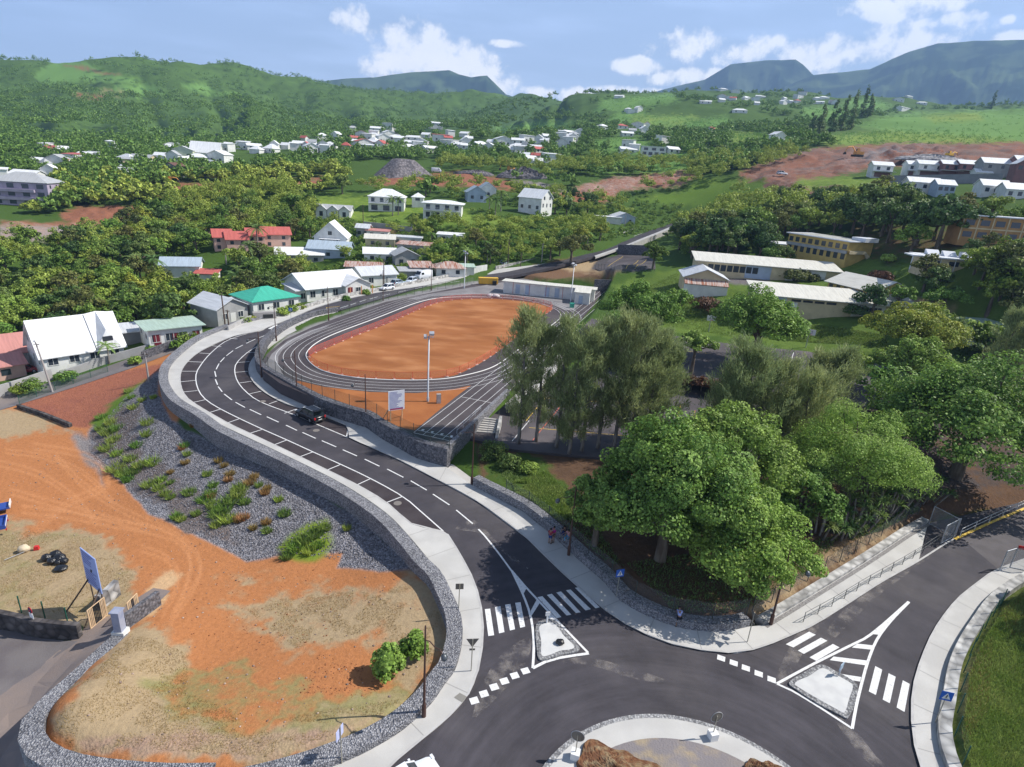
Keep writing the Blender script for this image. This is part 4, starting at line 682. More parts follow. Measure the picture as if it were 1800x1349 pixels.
def house(label, px, py, w, d, h, yaw=0., roof='gable', rh=1.8, wall=WHITE, roofm=RWHITE, win=(), doors=(), over=.45, cat='house', name='house', group=None, det=False, at=None, base=1.6, wallm2=None):
    k_ = 1. if at is not None or px < 1480 else (.82 if px < 1600 else .72)
    if px > 1480 and px < 1530 and py > 400: k_ = .78
    if group and 'hill' in str(group) or 'farmhouse' in str(group): k_ = 1.
    ks = (k_, k_, max(k_, .8))
    g = G(px, py) if at is None else np.array(at, float); y = R(yaw); c = g + np.array([-math.sin(y)*d*k_/2, math.cos(y)*d*k_/2, 0])
    root = empty(name, c, y, label, cat, group); root.scale = ks; mb = MB(); x, yy = w/2, d/2
    if roof in ('gable', 'gabley'):
        if roof == 'gable': mb.add([(-x,-yy,-base),(-x,yy,-base),(-x,yy,h),(-x,0,h+rh),(-x,-yy,h),(x,-yy,-base),(x,yy,-base),(x,yy,h),(x,0,h+rh),(x,-yy,h)], [(0,4,3,2,1),(5,6,7,8,9),(0,5,9,4),(1,2,7,6)])
        else: mb.add([(-x,-yy,-base),(x,-yy,-base),(x,-yy,h),(0,-yy,h+rh),(-x,-yy,h),(-x,yy,-base),(x,yy,-base),(x,yy,h),(0,yy,h+rh),(-x,yy,h)], [(0,1,2,3,4),(9,8,7,6,5),(1,6,7,2),(5,0,4,9)])
    elif roof == 'shed': mb.add([(-x,-yy,-base),(x,-yy,-base),(x,yy,-base),(-x,yy,-base),(-x,-yy,h),(x,-yy,h),(x,yy,h+rh),(-x,yy,h+rh)], [(0,1,5,4),(1,2,6,5),(2,3,7,6),(3,0,4,7)])
    else: mb.box((0, 0, (h-base)/2), (w, d, h+base))
    mb.build('wall', wall, root); roof_mesh(roof, w, d, h, rh, over).build('roof', roofm, root)
    def open_(nm, face, u, z, ww, hh, m, proud=.05):
        b = MB(); F_ = {'f': (0, -yy, 0), 'r': (x, 0, math.pi/2), 'l': (-x, 0, -math.pi/2), 'b': (0, yy, math.pi)}[face]; Mx = Matrix.Translation((F_[0], F_[1], 0)) @ Matrix.Rotation(F_[2], 4, 'Z')
        if det and nm == 'window':
            e = .09
            for q in (((u, -proud/2, z-e/2), (ww+2*e, proud*2, e)), ((u, -proud/2, z+hh+e/2), (ww+2*e, proud*2, e)), ((u-ww/2-e/2, -proud/2, z+hh/2), (e, proud*2, hh)), ((u+ww/2+e/2, -proud/2, z+hh/2), (e, proud*2, hh)), ((u, -proud/2, z+hh/2), (.06, proud*1.6, hh))): b.box(*q, M=Mx)
            fr = b.build('window', FRAME, root); MB().box((u, -.012, z+hh/2), (ww, .02, hh), M=Mx).build('pane', GLASS, fr)
        else: b.box((u, -.02, z+hh/2), (ww, .06, hh), M=Mx).build(nm, m, root)
    for face, n, z, ww, hh in win:
        span = w if face in 'fb' else d
        for k in range(n): open_('window', face, (k+.5)/n*span - span/2, z, ww, hh, GLASS)
    for face, u, ww, hh, m in doors: open_('door', face, u, .05, ww, hh, m)
    return root
def veranda(root, w, y0, dep, h, posts=4, m=FRAME, roofm=None):
    if roofm: MB().box((0, y0-dep/2, h), (w, dep, .12)).build('veranda_roof', roofm, root)
    for k in range(posts): MB().box((-w/2+.15+k*(w-.3)/(posts-1), y0-dep+.15, h/2), (.16, .16, h)).build('post', m, root)
def rail_(root, w, y, z, m=FRAME, name='balustrade'):
    b = MB().box((0, y, z+.95), (w, .06, .06)); 
    for k in range(int(w/.5)+1): b.box((-w/2+k*w/int(w/.5), y, z+.47), (.05, .05, .95))
    b.build(name, m, root)
# left side of the road
h = house('big white A frame house with steep white roof beside the lower road', 152, 642, 11.6, 9, 2.6, 50, 'gable', 4.8, WHITE, RWHITE, win=[('f',4,.9,1.3,1.2),('l',3,.9,1.,1.1),('l',2,3.6,1.,1.2)], det=True, doors=[('l',-2.6,1.2,2.1,DOORW)])
MB().box((3.1, -2.1, 5.3), (.35, 6.5, .3), M=Matrix.Translation((0,0,0))).build('roof_beam', RPALE, h) if False else None
b = MB(); b.add([(1.8,-5.0,2.5),(5.4,-5.0,2.5),(5.4,-.2,7.6),(1.8,-.2,7.6),(3.6,-4.6,5.6),(3.6,-.2,7.9)], [(0,4,5,3),(0,1,4),(1,2,5,4)]); b.build('dormer', RWHITE, h); MB().box((3.6,-4.8,3.8),(1.5,.1,1.4)).build('dormer_window', GLASS, h)
house('red roofed house at the left edge behind a grey wall', -4, 655, 9, 8, 3, 48, 'gable', 2.2, WHITE, RPINK, win=[('f',3,.9,1.2,1.2),('r',2,.9,1.1,1.1)], det=True)
house('low red roofed annex beside the red house at the left edge', 14, 668, 5, 4, 2.2, 48, 'shed', .9, PINKW, RPINK, win=[('f',1,.8,1.2,1.)])
house('low white roofed store between the red house and the A frame house', 44, 640, 6, 6, 2.6, 48, 'shed', .6, WHITE, RPALE)
house('flat roofed white house with red shutters beside the bend', 312, 605, 8.5, 8, 3.0, 42, 'shed', -.35, WHITE, RMINT, win=[('f',4,.8,1.2,1.3),('l',2,1.0,1.2,.9)], doors=[('f',-3.,1.1,2.1,DOORR),('f',-.1,1.0,2.0,DOORR),('f',3.1,1.0,2.0,DOORR)], det=True, over=.6)
house('grey tin roofed shed behind the A frame house', 232, 606, 8, 5, 2.3, 40, 'shed', .4, SHEDW, RPALE)
house('grey tin house with a gable facing the road and pale roof', 411, 568, 6.5, 8.5, 3.2, 60, 'gabley', 1.6, GREYW, RPALE, win=[('f',2,1.,1.1,1.1)], doors=[('f',0,1.1,2.,DOORW)], det=True)
house('house with bright green hipped roof above the wide pavement', 487, 549, 10, 8.5, 3.0, 52, 'hip', 1.7, WHITE, RGREEN, win=[('f',3,.9,1.2,1.2),('r',2,.9,1.2,1.2)], det=True)
house('pale lilac annex with a white shed roof beside the green roof', 444, 556, 6, 5, 2.5, 52, 'shed', .5, LILAC, RPALE, win=[('f',2,.9,1.,1.)])
h = house('long white house with a broad pale roof beside the bus stop', 590, 525, 14, 11, 3.0, 46, 'gable', 2.4, WHITE, RWHITE, win=[('f',5,.8,1.2,1.4)], doors=[('f',-2.2,1.,2.1,DOORW)], det=True, over=.7)
h2 = house('white gabled porch with brick red posts at the end of the long white house', 630, 520, 6.5, 4.5, 2.7, 46, 'gabley', 1.5, WHITE, RWHITE, win=[('f',1,.7,1.2,1.3)], doors=[('f',-2.1,1.2,2.1,DOORR)], det=True); veranda(h2, 6.2, -2.25, 1.6, 2.6, 3, ORW)
house('low white extension with shed roof left of the long white house', 546, 530, 6.5, 6, 2.6, 46, 'shed', .6, WHITE, RPALE, win=[('f',2,.8,1.3,1.2)], det=True)
house('white house with grey roof behind the parked white cars', 668, 503, 9.5, 7.5, 2.9, 38, 'gable', 1.5, WHITE, RPALE, win=[('f',2,.9,1.2,1.3),('l',1,.9,1.2,1.)], doors=[('f',2.6,1.1,2.1,DOORW)], det=True)
house('low house with rusty patched roof behind the grey roofed house', 640, 487, 10, 6, 2.6, 12, 'shed', .5, GREYW, RRUST)
house('rusty sheet roofed shed behind the white van', 742, 487, 6, 5, 2.5, 20, 'shed', .9, GREYW, RRUST); house('low grey roofed shed left of the rusty shed', 722, 492, 5.5, 4.5, 2.2, 20, 'shed', .4, GREYW, RGREY)
house('small house with dark red roof at the roadside', 792, 487, 8, 6, 2.6, 15, 'hip', 1.3, WHITE, RRUST, win=[('f',2,.8,1.1,1.1)]); house('low white shed beside the dark red roof', 815, 483, 6, 4, 2.1, 12, 'shed', .3, WHITE, RMINT)
house('long low house with pale roof among the trees', 528, 464, 13, 8, 2.6, 22, 'gable', 1.5, GREYW, RWHITE, win=[('f',3,.8,1.1,1.)]); house('blue grey roofed house behind the long low house', 577, 455, 12, 8, 2.8, 6, 'gable', 1.8, LBLUE, RBLUE, win=[('f',3,.8,1.1,1.)])
h = house('white house with steep pointed gable and front veranda', 581, 437, 9.5, 9, 3.4, 8, 'gabley', 4.2, WHITE, RWHITE, win=[('f',2,1.,1.1,1.6),('f',1,4.,1.1,1.1)], det=True); veranda(h, 6, -4.5, 2., 2.9, 4, FRAME, RWHITE); MB().box((0,-4.8,-.9),(8,.5,1.4)).build('basement', ORW, h)
for px, py, w, lab in ((394,441,4.6,'leftmost red roofed two storey house in the row of four'),(419,445,5.4,'second red roofed house in the row with a peach gable'),(452,438,4.6,'third red roofed house in the row half hidden by a palm'),(487,435,8.,'rightmost and widest red roofed house in the row of four')):
    house(lab, px, py, w, 6.5, 3.8, 30, 'gable', 1.7, PINKW, RRED, win=[('f',2,2.4,.9,.9),('f',2,.5,.9,1.),('r',1,2.4,.9,.9)], group='row of red roofed houses')
house('grey blue roofed house hidden in the dense wood', 318, 488, 9, 7, 3, 20, 'gable', 1.6, WHITE, RBLUE); house('small red roof hidden under a bright tree in the wood', 362, 500, 5, 4, 2.6, 10, 'shed', .6, WHITE, RRED)
for a in (('cream house with pale flat roof in the clump of low roofs',668,435,9,6,2.6,10,'gable',1.,CREAM,RCREAM),('white low house with several flat roofs behind the cream house',712,432,10,5,2.4,5,'flat',.3,WHITE,RPALE),('low house with pale rusty roof right of the clump of roofs',725,446,9.5,5,2.5,-4,'shed',.5,GREYW,RRUST),('white roofed house half behind a round tree above the cars',668,462,9,6,2.6,15,'gable',1.3,WHITE,RWHITE),('grey gabled house in trees above the parked cars',716,468,7,6,3,25,'gabley',1.6,GREYW,RGREY),('small pink roofed shelter under the white villa garden',663,420,7,4,2.4,0,'shed',.3,WHITE,RPINK),('tiny grey hut below the garden wall',637,417,4,4,3,0,'gable',1.,GREYW,RPALE),('white low roof among the trees left of the mango grove',790,427,8,5,2.4,0,'shed',.3,WHITE,RWHITE)):
    house(a[0], *a[1:3], *a[3:6], a[6], a[7], a[8], a[9], a[10], win=[('f',2,.8,1.1,1.1)])
h = house('white house with three small gables side by side', 586, 384, 12.5, 8, 3., 8, 'gable', 1.5, WHITE, RGREY, win=[('f',3,.7,1.1,1.6)])
for u in (-4.1, 0, 4.1): roof_mesh('gabley', 3.8, 3., 3., 1.5, .25).build('gable_roof', RGREY, h).location = (u, -3.9, 0); MB().add([(u-1.9,-5.2,-1),(u+1.9,-5.2,-1),(u+1.9,-5.2,3),(u,-5.2,4.5),(u-1.9,-5.2,3),(u-1.9,-3.8,-1),(u+1.9,-3.8,-1),(u+1.9,-3.8,3),(u-1.9,-3.8,3)], [(0,1,2,3,4),(1,6,7,2),(5,0,4,8)]).build('gable_wall', WHITE, h); MB().box((u,-5.22,1.6),(1.2,.06,1.7)).build('window', GLASS, h)
h = house('two storey white villa with hipped white roof and dark balcony', 679, 372, 13.5, 10, 5.6, 6, 'hip', 2.6, WHITE, RWHITE, win=[('f',4,3.4,1.3,1.5),('f',3,.3,2.4,1.9),('r',2,3.3,1.2,1.2)]); MB().box((-2.2,-5.8,2.9),(8.6,1.7,.2)).build('balcony', WHITE, h); rail_(h, 8.6, -6.6, 3.0)
h = house('two storey white villa with flat white roof and long balcony', 777, 385, 14, 9, 5.6, 2, 'hip', .9, WHITE, RWHITE, win=[('f',4,3.3,1.5,1.6),('f',4,.4,1.5,1.8)], over=.9); MB().box((0,-5.1,2.85),(13.5,1.4,.2)).build('balcony', WHITE, h); rail_(h, 13.4, -5.7, 2.95); veranda(h, 13.6, -4.5, 1.3, 5.4, 5, WHITE)
house('small white tower house between the two villas', 734, 365, 4.5, 4.5, 4.2, 6, 'hip', 1.4, WHITE, RWHITE, win=[('f',1,2.6,1.8,1.)])
house('grey blue roofed house with twin gables above the palms', 838, 356, 8, 8, 4, 15, 'gabley', 2.4, LBLUE, RBLUE, win=[('f',2,1.4,1.2,1.3)]); house('pale blue roofed gable house behind the twin gables', 858, 350, 7, 7, 4.4, 15, 'gabley', 2.4, WHITE, RBLUE, win=[('f',1,1.4,1.2,1.3)])
house('tall white house with big white roof and skylights above the road', 930, 376, 10.5, 8.5, 6.2, -32, 'gable', 3., WHITE, RWHITE, win=[('r',2,5.6,1.,1.2),('r',3,2.8,.8,1.4),('f',3,2.,1.2,1.3)])
house('low house with white roof and grey gable beside the climbing road', 1098, 394, 9, 7, 2.8, 12, 'gabley', 1.6, LBLUE, RPALE, win=[('f',2,.8,1.,1.)]); house('long flat white roof left of the grey gable', 1070, 393, 10, 5, 2.4, 5, 'flat', .3, WHITE, RWHITE)
h = house('three storey mauve apartment block with grey hipped roof', 38, 362, 19, 13, 8.6, 12, 'hip', 3., MAUVE, RGREY, win=[('f',4,.6,2.2,1.6),('f',4,3.4,2.2,1.6),('f',4,6.2,2.2,1.6),('r',3,3.6,1.,1.2),('r',3,6.4,1.,1.2)])
for z in (2.6, 5.4): MB().box((-1,-7.1,z),(13,1.2,1.)).build('balcony', MAUVE, h)
# school
h = house('long front classroom block with pale sheet roof above the grass bank', 1462, 558, 31, 7.5, 3.3, -7, 'shed', 1.5, CREAM, RCREAM, win=[('f',1,1.1,.1,.1)], det=False, over=.7)
for u0, n, ww, m in ((-15, 3, 1.5, LBLUE), (-6.2, 0, 0, YELW), (4.2, 3, 1.5, LBLUE), (11.5, 3, 1.5, LBLUE)):
    if n:
        MB().box((u0+2.4, -3.79, 1.6), (6.2, .05, 3.1)).build('panel', WHITE if u0 > -10 else LBLUE, h)
        for k in range(n*2): b = MB(); b.box((u0+.4+k*.82, -3.83, 1.95), (.68, .06, 1.5)); b.build('window', GLASS, h)
for k in range(4): MB().box((-7.6+k*2.3, -3.79, 2.75), (1.9, .06, .45)).build('window', GLASS, h)
MB().box((-7.9,-4.,1.9),(1.1,.5,.9)).build('air_conditioner', WHITE, h)
h = house('long rear classroom block with pale roof behind the umbrella trees', 1345, 492, 33, 7, 3.2, -7, 'shed', 1.3, CREAM, RCREAM, over=.7)
for k in range(8): MB().box((-13.2+k*1.5,-3.52,1.9),(1.25,.06,1.5)).build('window', GLASS, h)
MB().box((-2,-3.52,1.5),(6,.05,3.)).build('panel', LBLUE, h); MB().box((9,-3.52,1.5),(9,.05,3.)).build('panel', WHITE, h)
h = house('grey gabled school hall with a rusty lean to at the front', 1237, 515, 9.5, 10, 3.4, -8, 'gabley', 1.9, CREAM, RPALE, over=.5); b = MB(); b.add([(-4.9,-7.4,2.2),(4.9,-7.4,2.2),(4.9,-5.,3.1),(-4.9,-5.,3.1),(-4.9,-7.4,2.05),(4.9,-7.4,2.05),(4.9,-5,2.95),(-4.9,-5,2.95)], [(0,1,2,3),(7,6,5,4),(0,4,5,1),(1,5,6,2),(3,7,4,0)]); b.build('lean_to_roof', RRUST, h); MB().box((0,-6.1,.4),(9.4,2.2,3.4)).build('lean_to_wall', WHITE, h)
h = house('ochre classroom with wide pale gabled roof right of the long block', 1562, 532, 13, 14, 3., 22, 'gabley', 2.3, YELW, RCREAM, win=[('l',6,1.,1.2,1.5)], over=.8)
h = house('small pale yellow block with thick flat roof and dark red door', 1397, 455, 11, 8, 3.4, -6, 'flat', .3, CREAM, FASC, doors=[('f',-1.2,1.4,2.3,DOORR)], over=.5)
h = house('two storey ochre classroom building with slanted flat roof and stair wing', 1506, 462, 11, 24, 6.2, 24, 'flat', .3, YELW, FASC, win=[('l',9,.8,1.5,1.8),('l',9,3.9,1.6,1.5)], over=.7, base=3.)
MB().box((-5.8,0,3.1),(.5,24,.9)).build('gallery', GREYW, h); MB().box((0,0,6.53),(10.8,22,.05)).build('roof_deck', FLATR, h); MB().box((2.5,-11.,6.9),(6,5,1.2)).build('stair_house', FASC, h); MB().add([(-5.5,-12.8,3.6),(1.5,-12.8,3.6),(5.5,-12.8,1.2),(5.5,-12.8,-2),(-5.5,-12.8,2.6),(1.5,-12.8,2.6),(-5.5,-12.1,3.6),(1.5,-12.1,3.6),(5.5,-12.1,1.2)], [(4,5,1,0),(5,3,2,1),(0,1,7,6),(1,2,8,7)]).build('stair_parapet', CREAM, h)
h = house('low school canteen with white flat roof and raised skylights', 1672, 480, 15, 9, 3.4, -10, 'flat', .3, CREAM, FASC, win=[('f',3,1.6,2.6,1.2)], doors=[('f',-5.6,1.8,2.4,LBLUE)], over=.9); veranda(h, 15.6, -4.5, .8, 3.4, 5, FASC); MB().box((-9,-1,3.55),(4.,6,.3)).build('porch_roof', FASC, h); MB().box((-10.7,-3.6,1.6),(.25,.25,3.4)).build('post', FASC, h)
for u, v in ((-3.5,1.5),(.4,.2),(5.6,1.)): MB().add([(u-1.7,v-1.3,3.7),(u+1.7,v-1.3,3.7),(u+1.7,v+1.6,3.7),(u-1.7,v+1.6,3.7),(u-1.7,v+1.2,5.),(u+1.7,v+1.2,5.),(u+1.7,v+1.6,5.),(u-1.7,v+1.6,5.)], [(0,1,5,4),(1,2,6,5),(2,3,7,6),(3,0,4,7),(4,5,6,7)]).build('skylight', FASC, h)
h = house('two storey ochre classroom block with blue windows at the right edge', 1775, 428, 30, 8, 6.6, -8, 'flat', .3, OCHRE, FASC, win=[('f',7,.9,2.6,1.5),('f',7,4.1,2.6,1.5)], over=.6)
for k in range(8): MB().box((-14.9+k*4.26,-4.08,3.3),(.3,.16,6.6)).build('pilaster', CREAM, h)
MB().box((0,-4.06,3.3),(29.8,.12,.35)).build('band', CREAM, h)
h = house('small square kiosk with pointed mint roof among the trees', 1682, 603, 6.2, 6.2, 2.9, -12, 'hip', 2.2, WHITE, RMINT, win=[('f',1,1.,2.4,1.1)], det=True, over=.5); MB().box((0,-3.25,.2),(6.4,.3,1.6)).build('green_screen', RGREEN, h)
house('long pale sheet roofed shelter at the right edge behind dark branches', 1775, 603, 18, 8, 3., 4, 'shed', .9, WHITE, RMINT, over=.5)
h = house('long white changing room block with blue stripes beside the track', 963, 521, 23, 4.6, 3., -9, 'shed', -.3, WHITE, RCREAM, over=.5, at=at_z(963,523,T)); 
for k in range(9): MB().box((-10.3+k*2.5,-2.33,1.35),(1.15,.05,2.3)).build('panel', LBLUE if k % 3 else WHITE, h)
for k in range(5): MB().box((-9+k*4.2,-2.34,1.5),(.1,.06,2.8)).build('stripe', RRED, h)
house('small white store in front of the changing rooms', 1019, 533, 3.6, 4.2, 2.7, -9, 'shed', .5, WHITE, RCREAM, at=at_z(1022,535,T), doors=[('f',-.3,1.,2.,LBLUE)], over=.2)
# terraced houses above the earthworks
for k, (px, w, wl_, rf) in enumerate(((1549,9,WHITE,RWHITE),(1606,8,WHITE,RWHITE),(1634,13,WHITE,RWHITE),(1668,8.5,BRICKR,RWHITE),(1699,9,BRICKR,RWHITE))):
    h = house(['white end terraced house with blank side wall','second terraced house from the left with grey side','wide middle terraced house with pale upper front','fourth terraced house with dark red panels','right terraced house of the row with brown gable'][k], px, 312-1.2*(k > 0), w, 8, 5.6, -10, 'gable', 1.7, wl_, rf, win=[('f',2,3.4,1.5,1.5)], group='terraced houses below the earthworks', base=2.)
    MB().box((0,-5.3,2.7),(w+1.5,3.,.15)).build('porch_roof', RWHITE, h); MB().box((0,-4.1,1.2),(w*.8,.1,2.2)).build('door', BRICKR, h)
for a in (('terraced house with long upper row of windows right of the row',1757,313,17,9,6,-10,'gable',2.2,GREYW,RWHITE),('terraced house cut by the right edge with pale roof',1806,312,12,9,6.5,-10,'gable',2.2,BRICKR,RWHITE),('low white annex with pitched roof before the long terraced house',1727,316,7,6,3,-10,'gable',1.4,WHITE,RWHITE),('lower terraced house with dark red panels among trees',1622,342,13,8,4.6,-10,'gable',1.8,WHITE,RWHITE),('small lower terraced house half hidden by a tree',1660,345,7,8,4.2,-10,'gable',1.8,LBLUE,RWHITE),('pale roof showing between the trees below the terraces',1748,345,10,8,3.6,-10,'gable',2.,WHITE,RWHITE),('pale roof at the right edge below the tall brown gable',1790,350,10,8,3.2,-10,'gable',2.,WHITE,RWHITE),('tall brown gabled wall house at the right edge',1797,332,9,8,9.,-20,'gabley',3.,BRICKR,RWHITE)):
    house(a[0], *a[1:3], *a[3:6], a[6], a[7], a[8], a[9], a[10], win=[('f',3,a[5]-2.2,1.5,1.4)], base=3.)
# hillside village and scattered farmhouses: (px, py of the foot, width px, wall, roof)
VILL = []
def vh(s, wl_, rf, kind):
    for t in s.split(): px, py, wpx = map(float, t.split(',')); VILL.append((px, py, wpx, wl_, rf, kind))
vh('68,293,25 82,309,28 88,317,24 38,319,45 3,320,15 212,306,24 345,286,30 380,286,33 402,263,12 425,263,20 448,264,24 470,269,24 482,265,14 500,263,15 518,266,15 525,259,24 568,245,18 588,246,15 662,232,22 680,225,20 767,221,36 655,244,24 675,251,20 652,257,28 650,269,26 724,248,24 720,266,30 738,259,26 762,269,30 785,259,28 820,263,20 842,260,22 886,256,28 910,254,22 930,251,22 912,263,22 897,271,24 946,253,14 965,247,20 985,246,20 1003,239,20 1000,246,18 1020,241,18 920,281,18 972,286,28 945,291,16 1063,228,18 1120,226,22 1105,271,28 1114,268,18 1185,271,22 1105,197,14 1125,197,12 1087,173,16 1110,200,14', WHITE, RWHITE, 'white roofed house')
vh('1240,183,20 1273,160,16 1293,164,14 1315,175,12 1280,175,10 1340,173,12 1300,199,36 1370,251,22 1385,182,10 1407,173,20 1438,183,20 1450,175,16 1580,179,20 1600,173,12 1617,173,12 1595,194,50 1620,184,20', WHITE, RWHITE, 'white roofed farmhouse')
vh('98,296,30 140,291,25 165,286,16 304,263,30 623,231,20 212,322,28 548,257,14', WHITE, RGREY, 'grey roofed house')
vh('123,289,28 377,263,26 607,263,14 642,261,28 532,249,12 775,249,30 941,281,15 1095,227,20 1137,226,10 1257,234,18 1410,167,14 120,296,12', WHITE, RRED, 'red roofed house')
vh('218,287,26 322,278,32', PALEG, RPALE, 'pale green house'); vh('245,287,36 238,299,34', CREAM, RGREY, 'cream house with grey roof'); vh('362,296,22 700,248,16', ORW, RPALE, 'orange walled house'); vh('300,312,36 367,314,28', SHEDW, RBROWN, 'dark roofed house')
_g = random.Random(4)
for x0, y0, x1, y1, n in ((618,238,780,266,14),(780,240,1010,262,16),(60,262,330,300,12),(330,262,600,272,16),(850,262,960,288,8),(1230,172,1480,186,14),(1080,232,1180,262,6)):
    for k in range(n): t = _g.random(); VILL.append((x0+(x1-x0)*t, _g.uniform(y0, y1) if x1 < 1100 or x0 > 1070 else y0, _g.uniform(12, 22) if x0 < 1200 else _g.uniform(8, 13), WHITE, *( (RWHITE, 'white roofed house') if _g.random() < .7 else (RGREY, 'grey roofed house') if _g.random() < .6 else (RRED, 'red roofed house'))))
seen_kind = {}
for i, (px, py, wpx, wl_, rf, kind) in enumerate(VILL):
    g = G(px, py); q0 = (g - [0, 0, H]) @ AX; w_ = float(np.clip(wpx*q0[2]/F, 5, 34)); w_ = w_ if wpx > 30 and px > 1500 else min(w_, 16); yaw = [8, -12, 20, 0, 35, -25][i % 6]
    big = px in (360,)
    house({'white roofed house': 'white house with white roof among the village houses on the slope', 'white roofed farmhouse': 'white roofed building among the cane fields on the far hill', 'grey roofed house': 'white village house with a grey roof', 'red roofed house': 'house with a red roof in the hillside village', 'pale green house': 'pale green walled village house', 'cream house with grey roof': 'cream walled village house with grey roof', 'orange walled house': 'orange walled house in the village', 'dark roofed house': 'dark roofed low house at the edge of the earthworks'}[kind],
          px, py, w_, min(w_*.75, 9), [2.8, 3.2, 4.6, 3., 5.][i % 5], yaw, ['gable', 'hip', 'gabley', 'gable', 'shed'][i % 5], [1.5, 1.8, 2., 1.6, .7][i % 5], wl_, rf, group=kind+'s', win=[('f', 2, 1., 1.3, 1.3)] if wpx >= 20 else (), base=4.)
house('large white A frame house standing out in the village', 360, 277, 17, 10, 3., 10, 'gable', 6., WHITE, RWHITE, win=[('f',4,.8,1.5,1.2)], base=4.)
h = house('modern white house with open terrace above the cane field', 1148, 275, 15, 10, 5.5, -6, 'flat', .3, WHITE, RWHITE, win=[('f',4,.6,2.4,1.8),('f',3,3.4,2.6,1.5)], base=4.)
# ------------------------------------------------------------------ trees and plants
LEAFM = {}
def leafmat(n, c, c2, tr=.35, isl=.45, rand=.28):
    tr *= .72
    k = 1. if n in ('dry', 'red', 'pine') else 1.55; c = tuple(x*k for x in c); c2 = tuple(x*k for x in c2)
    LEAFM[n] = mat('leaf_'+n, c, c2, scale=.5, rough=.55, spec=.25, island=isl, rand=rand, obj=True, translucent=tr); return LEAFM[n]
leafmat('wood', (.115,.175,.030), (.165,.225,.042)); leafmat('bright', (.115,.19,.03), (.155,.23,.042)); leafmat('dark', (.055,.095,.024), (.085,.13,.033)); leafmat('near', (.105,.175,.034), (.150,.225,.046), .42, .5, .12); leafmat('pine', (.33,.38,.165), (.26,.31,.12), .45, .4, .12); leafmat('yellow', (.17,.20,.03), (.12,.17,.025)); leafmat('palm', (.10,.15,.04), (.07,.12,.03), .3); leafmat('banana', (.11,.20,.05), (.09,.16,.035), .4); leafmat('red', (.16,.075,.045), (.12,.06,.03), .3); leafmat('olive', (.115,.125,.035), (.09,.105,.03)); leafmat('dry', (.36,.24,.09), (.28,.17,.06), .3); leafmat('hill', (.078,.142,.026), (.122,.19,.035), .3, .4, .3); leafmat('grass', (.112,.168,.030), (.158,.205,.050), .35, .4, .2); leafmat('lime', (.155,.235,.042), (.195,.275,.055), .42, .45, .1)
BARK = mat('bark', (.10,.075,.055), (.17,.14,.11), scale=3., rough=.95, bump=.5, bscale=12., obj=True, stretch=(1,1,.25)); BARKP = mat('pale_bark', (.26,.24,.22), (.12,.10,.085), scale=2.5, rough=.95, bump=.5, bscale=12., obj=True, stretch=(1,1,.3))
def unit(n, g): v = g.normal(size=(n, 3)); return v/np.linalg.norm(v, axis=1)[:, None]
def leaves(P, Nn, size, g, aspect=.7, fold=.0, droop=0.):
    """one small leaf-shaped quad at every point, turned roughly to the given normal"""
    n = len(P); Nn = Nn/np.linalg.norm(Nn, axis=1)[:, None]; a = np.cross(Nn, unit(n, g)); a /= np.linalg.norm(a, axis=1)[:, None] + 1e-9
    if droop: a[:, 2] -= droop; a /= np.linalg.norm(a, axis=1)[:, None]
    b = np.cross(Nn, a); b /= np.linalg.norm(b, axis=1)[:, None] + 1e-9; s = (size*g.uniform(.6, 1.35, n))[:, None]; w = s*aspect
    V = np.stack([P - a*s*.5, P + b*w*.5, P + a*s*.5, P - b*w*.5], 1).reshape(-1, 3); return V, np.arange(4*n).reshape(n, 4)
def crown_mesh(name, blobs, n, size, m, seed, fill=.55, aspect=.75, up=.35, droop=0., lumps=7):
    g = np.random.default_rng(seed); B = np.array([(*c, *r) for c, r in blobs], float); wgt = B[:, 3]*B[:, 4] + B[:, 3]*B[:, 5]; k = g.choice(len(B), n, p=wgt/wgt.sum())
    # leaf clusters inside every blob make light and dark clumps
    sub = [unit(lumps, g) for _ in B]; d = unit(n, g); li = g.integers(0, lumps, n); cl = np.array([sub[a][b] for a, b in zip(k, li)]); t = g.random(n)[:, None]
    v = np.where(t < .72, cl*.78 + d*.36, d*g.uniform(fill, 1., n)[:, None]); v[:, 2] = np.where(v[:, 2] < -.45, v[:, 2]*.5, v[:, 2])
    P = B[k, :3] + v*B[k, 3:]; Nn = v*.9 + unit(n, g)*.75 + np.array([0, 0, up]); V, Fc = leaves(P, Nn, size, g, aspect, droop=droop); me = np_mesh(name, V, Fc); me.materials.append(m); return me
def trunk_mesh(name, h, r, limbs, m=None, lean=(0, 0), seed=0):
    mb = MB(); g = random.Random(seed); top = (lean[0], lean[1], h); mb.tube([(0,0,-.6),(lean[0]*.15,lean[1]*.15,h*.3),(lean[0]*.5,lean[1]*.5,h*.65),top], [r*1.25,r,r*.8,r*.6], 8)
    for p in limbs: s = Vector(top)*.82 if g.random() < .6 else Vector(top)*.6; e = Vector(p); mid = s.lerp(e, .5) + Vector((0, 0, -.08*(e-s).length)); mb.tube([s, mid, e], [r*.5, r*.33, r*.12], 6)
    me = mb.mesh(name); me.materials.append(m or BARK); return me
def blobs_dome(R_, h0, hh, n, seed, flat=1.):
    g = random.Random(seed); out = [((0, 0, h0+hh*.52), (R_*.44, R_*.44, hh*.42))]
    for k in range(n):
        a = 2.4*k + g.uniform(-.4, .4); rr = R_*math.sqrt((k+.5)/n)*.85*g.uniform(.82, 1.14); z = h0 + hh*(.26 + .60*(1-(rr/R_)**2)*flat*g.uniform(.50, 1.16)); s = R_*g.uniform(.17, .36); out.append(((rr*math.cos(a), rr*math.sin(a), z), (s, s, s*.8)))
    return out
PROTO = {}
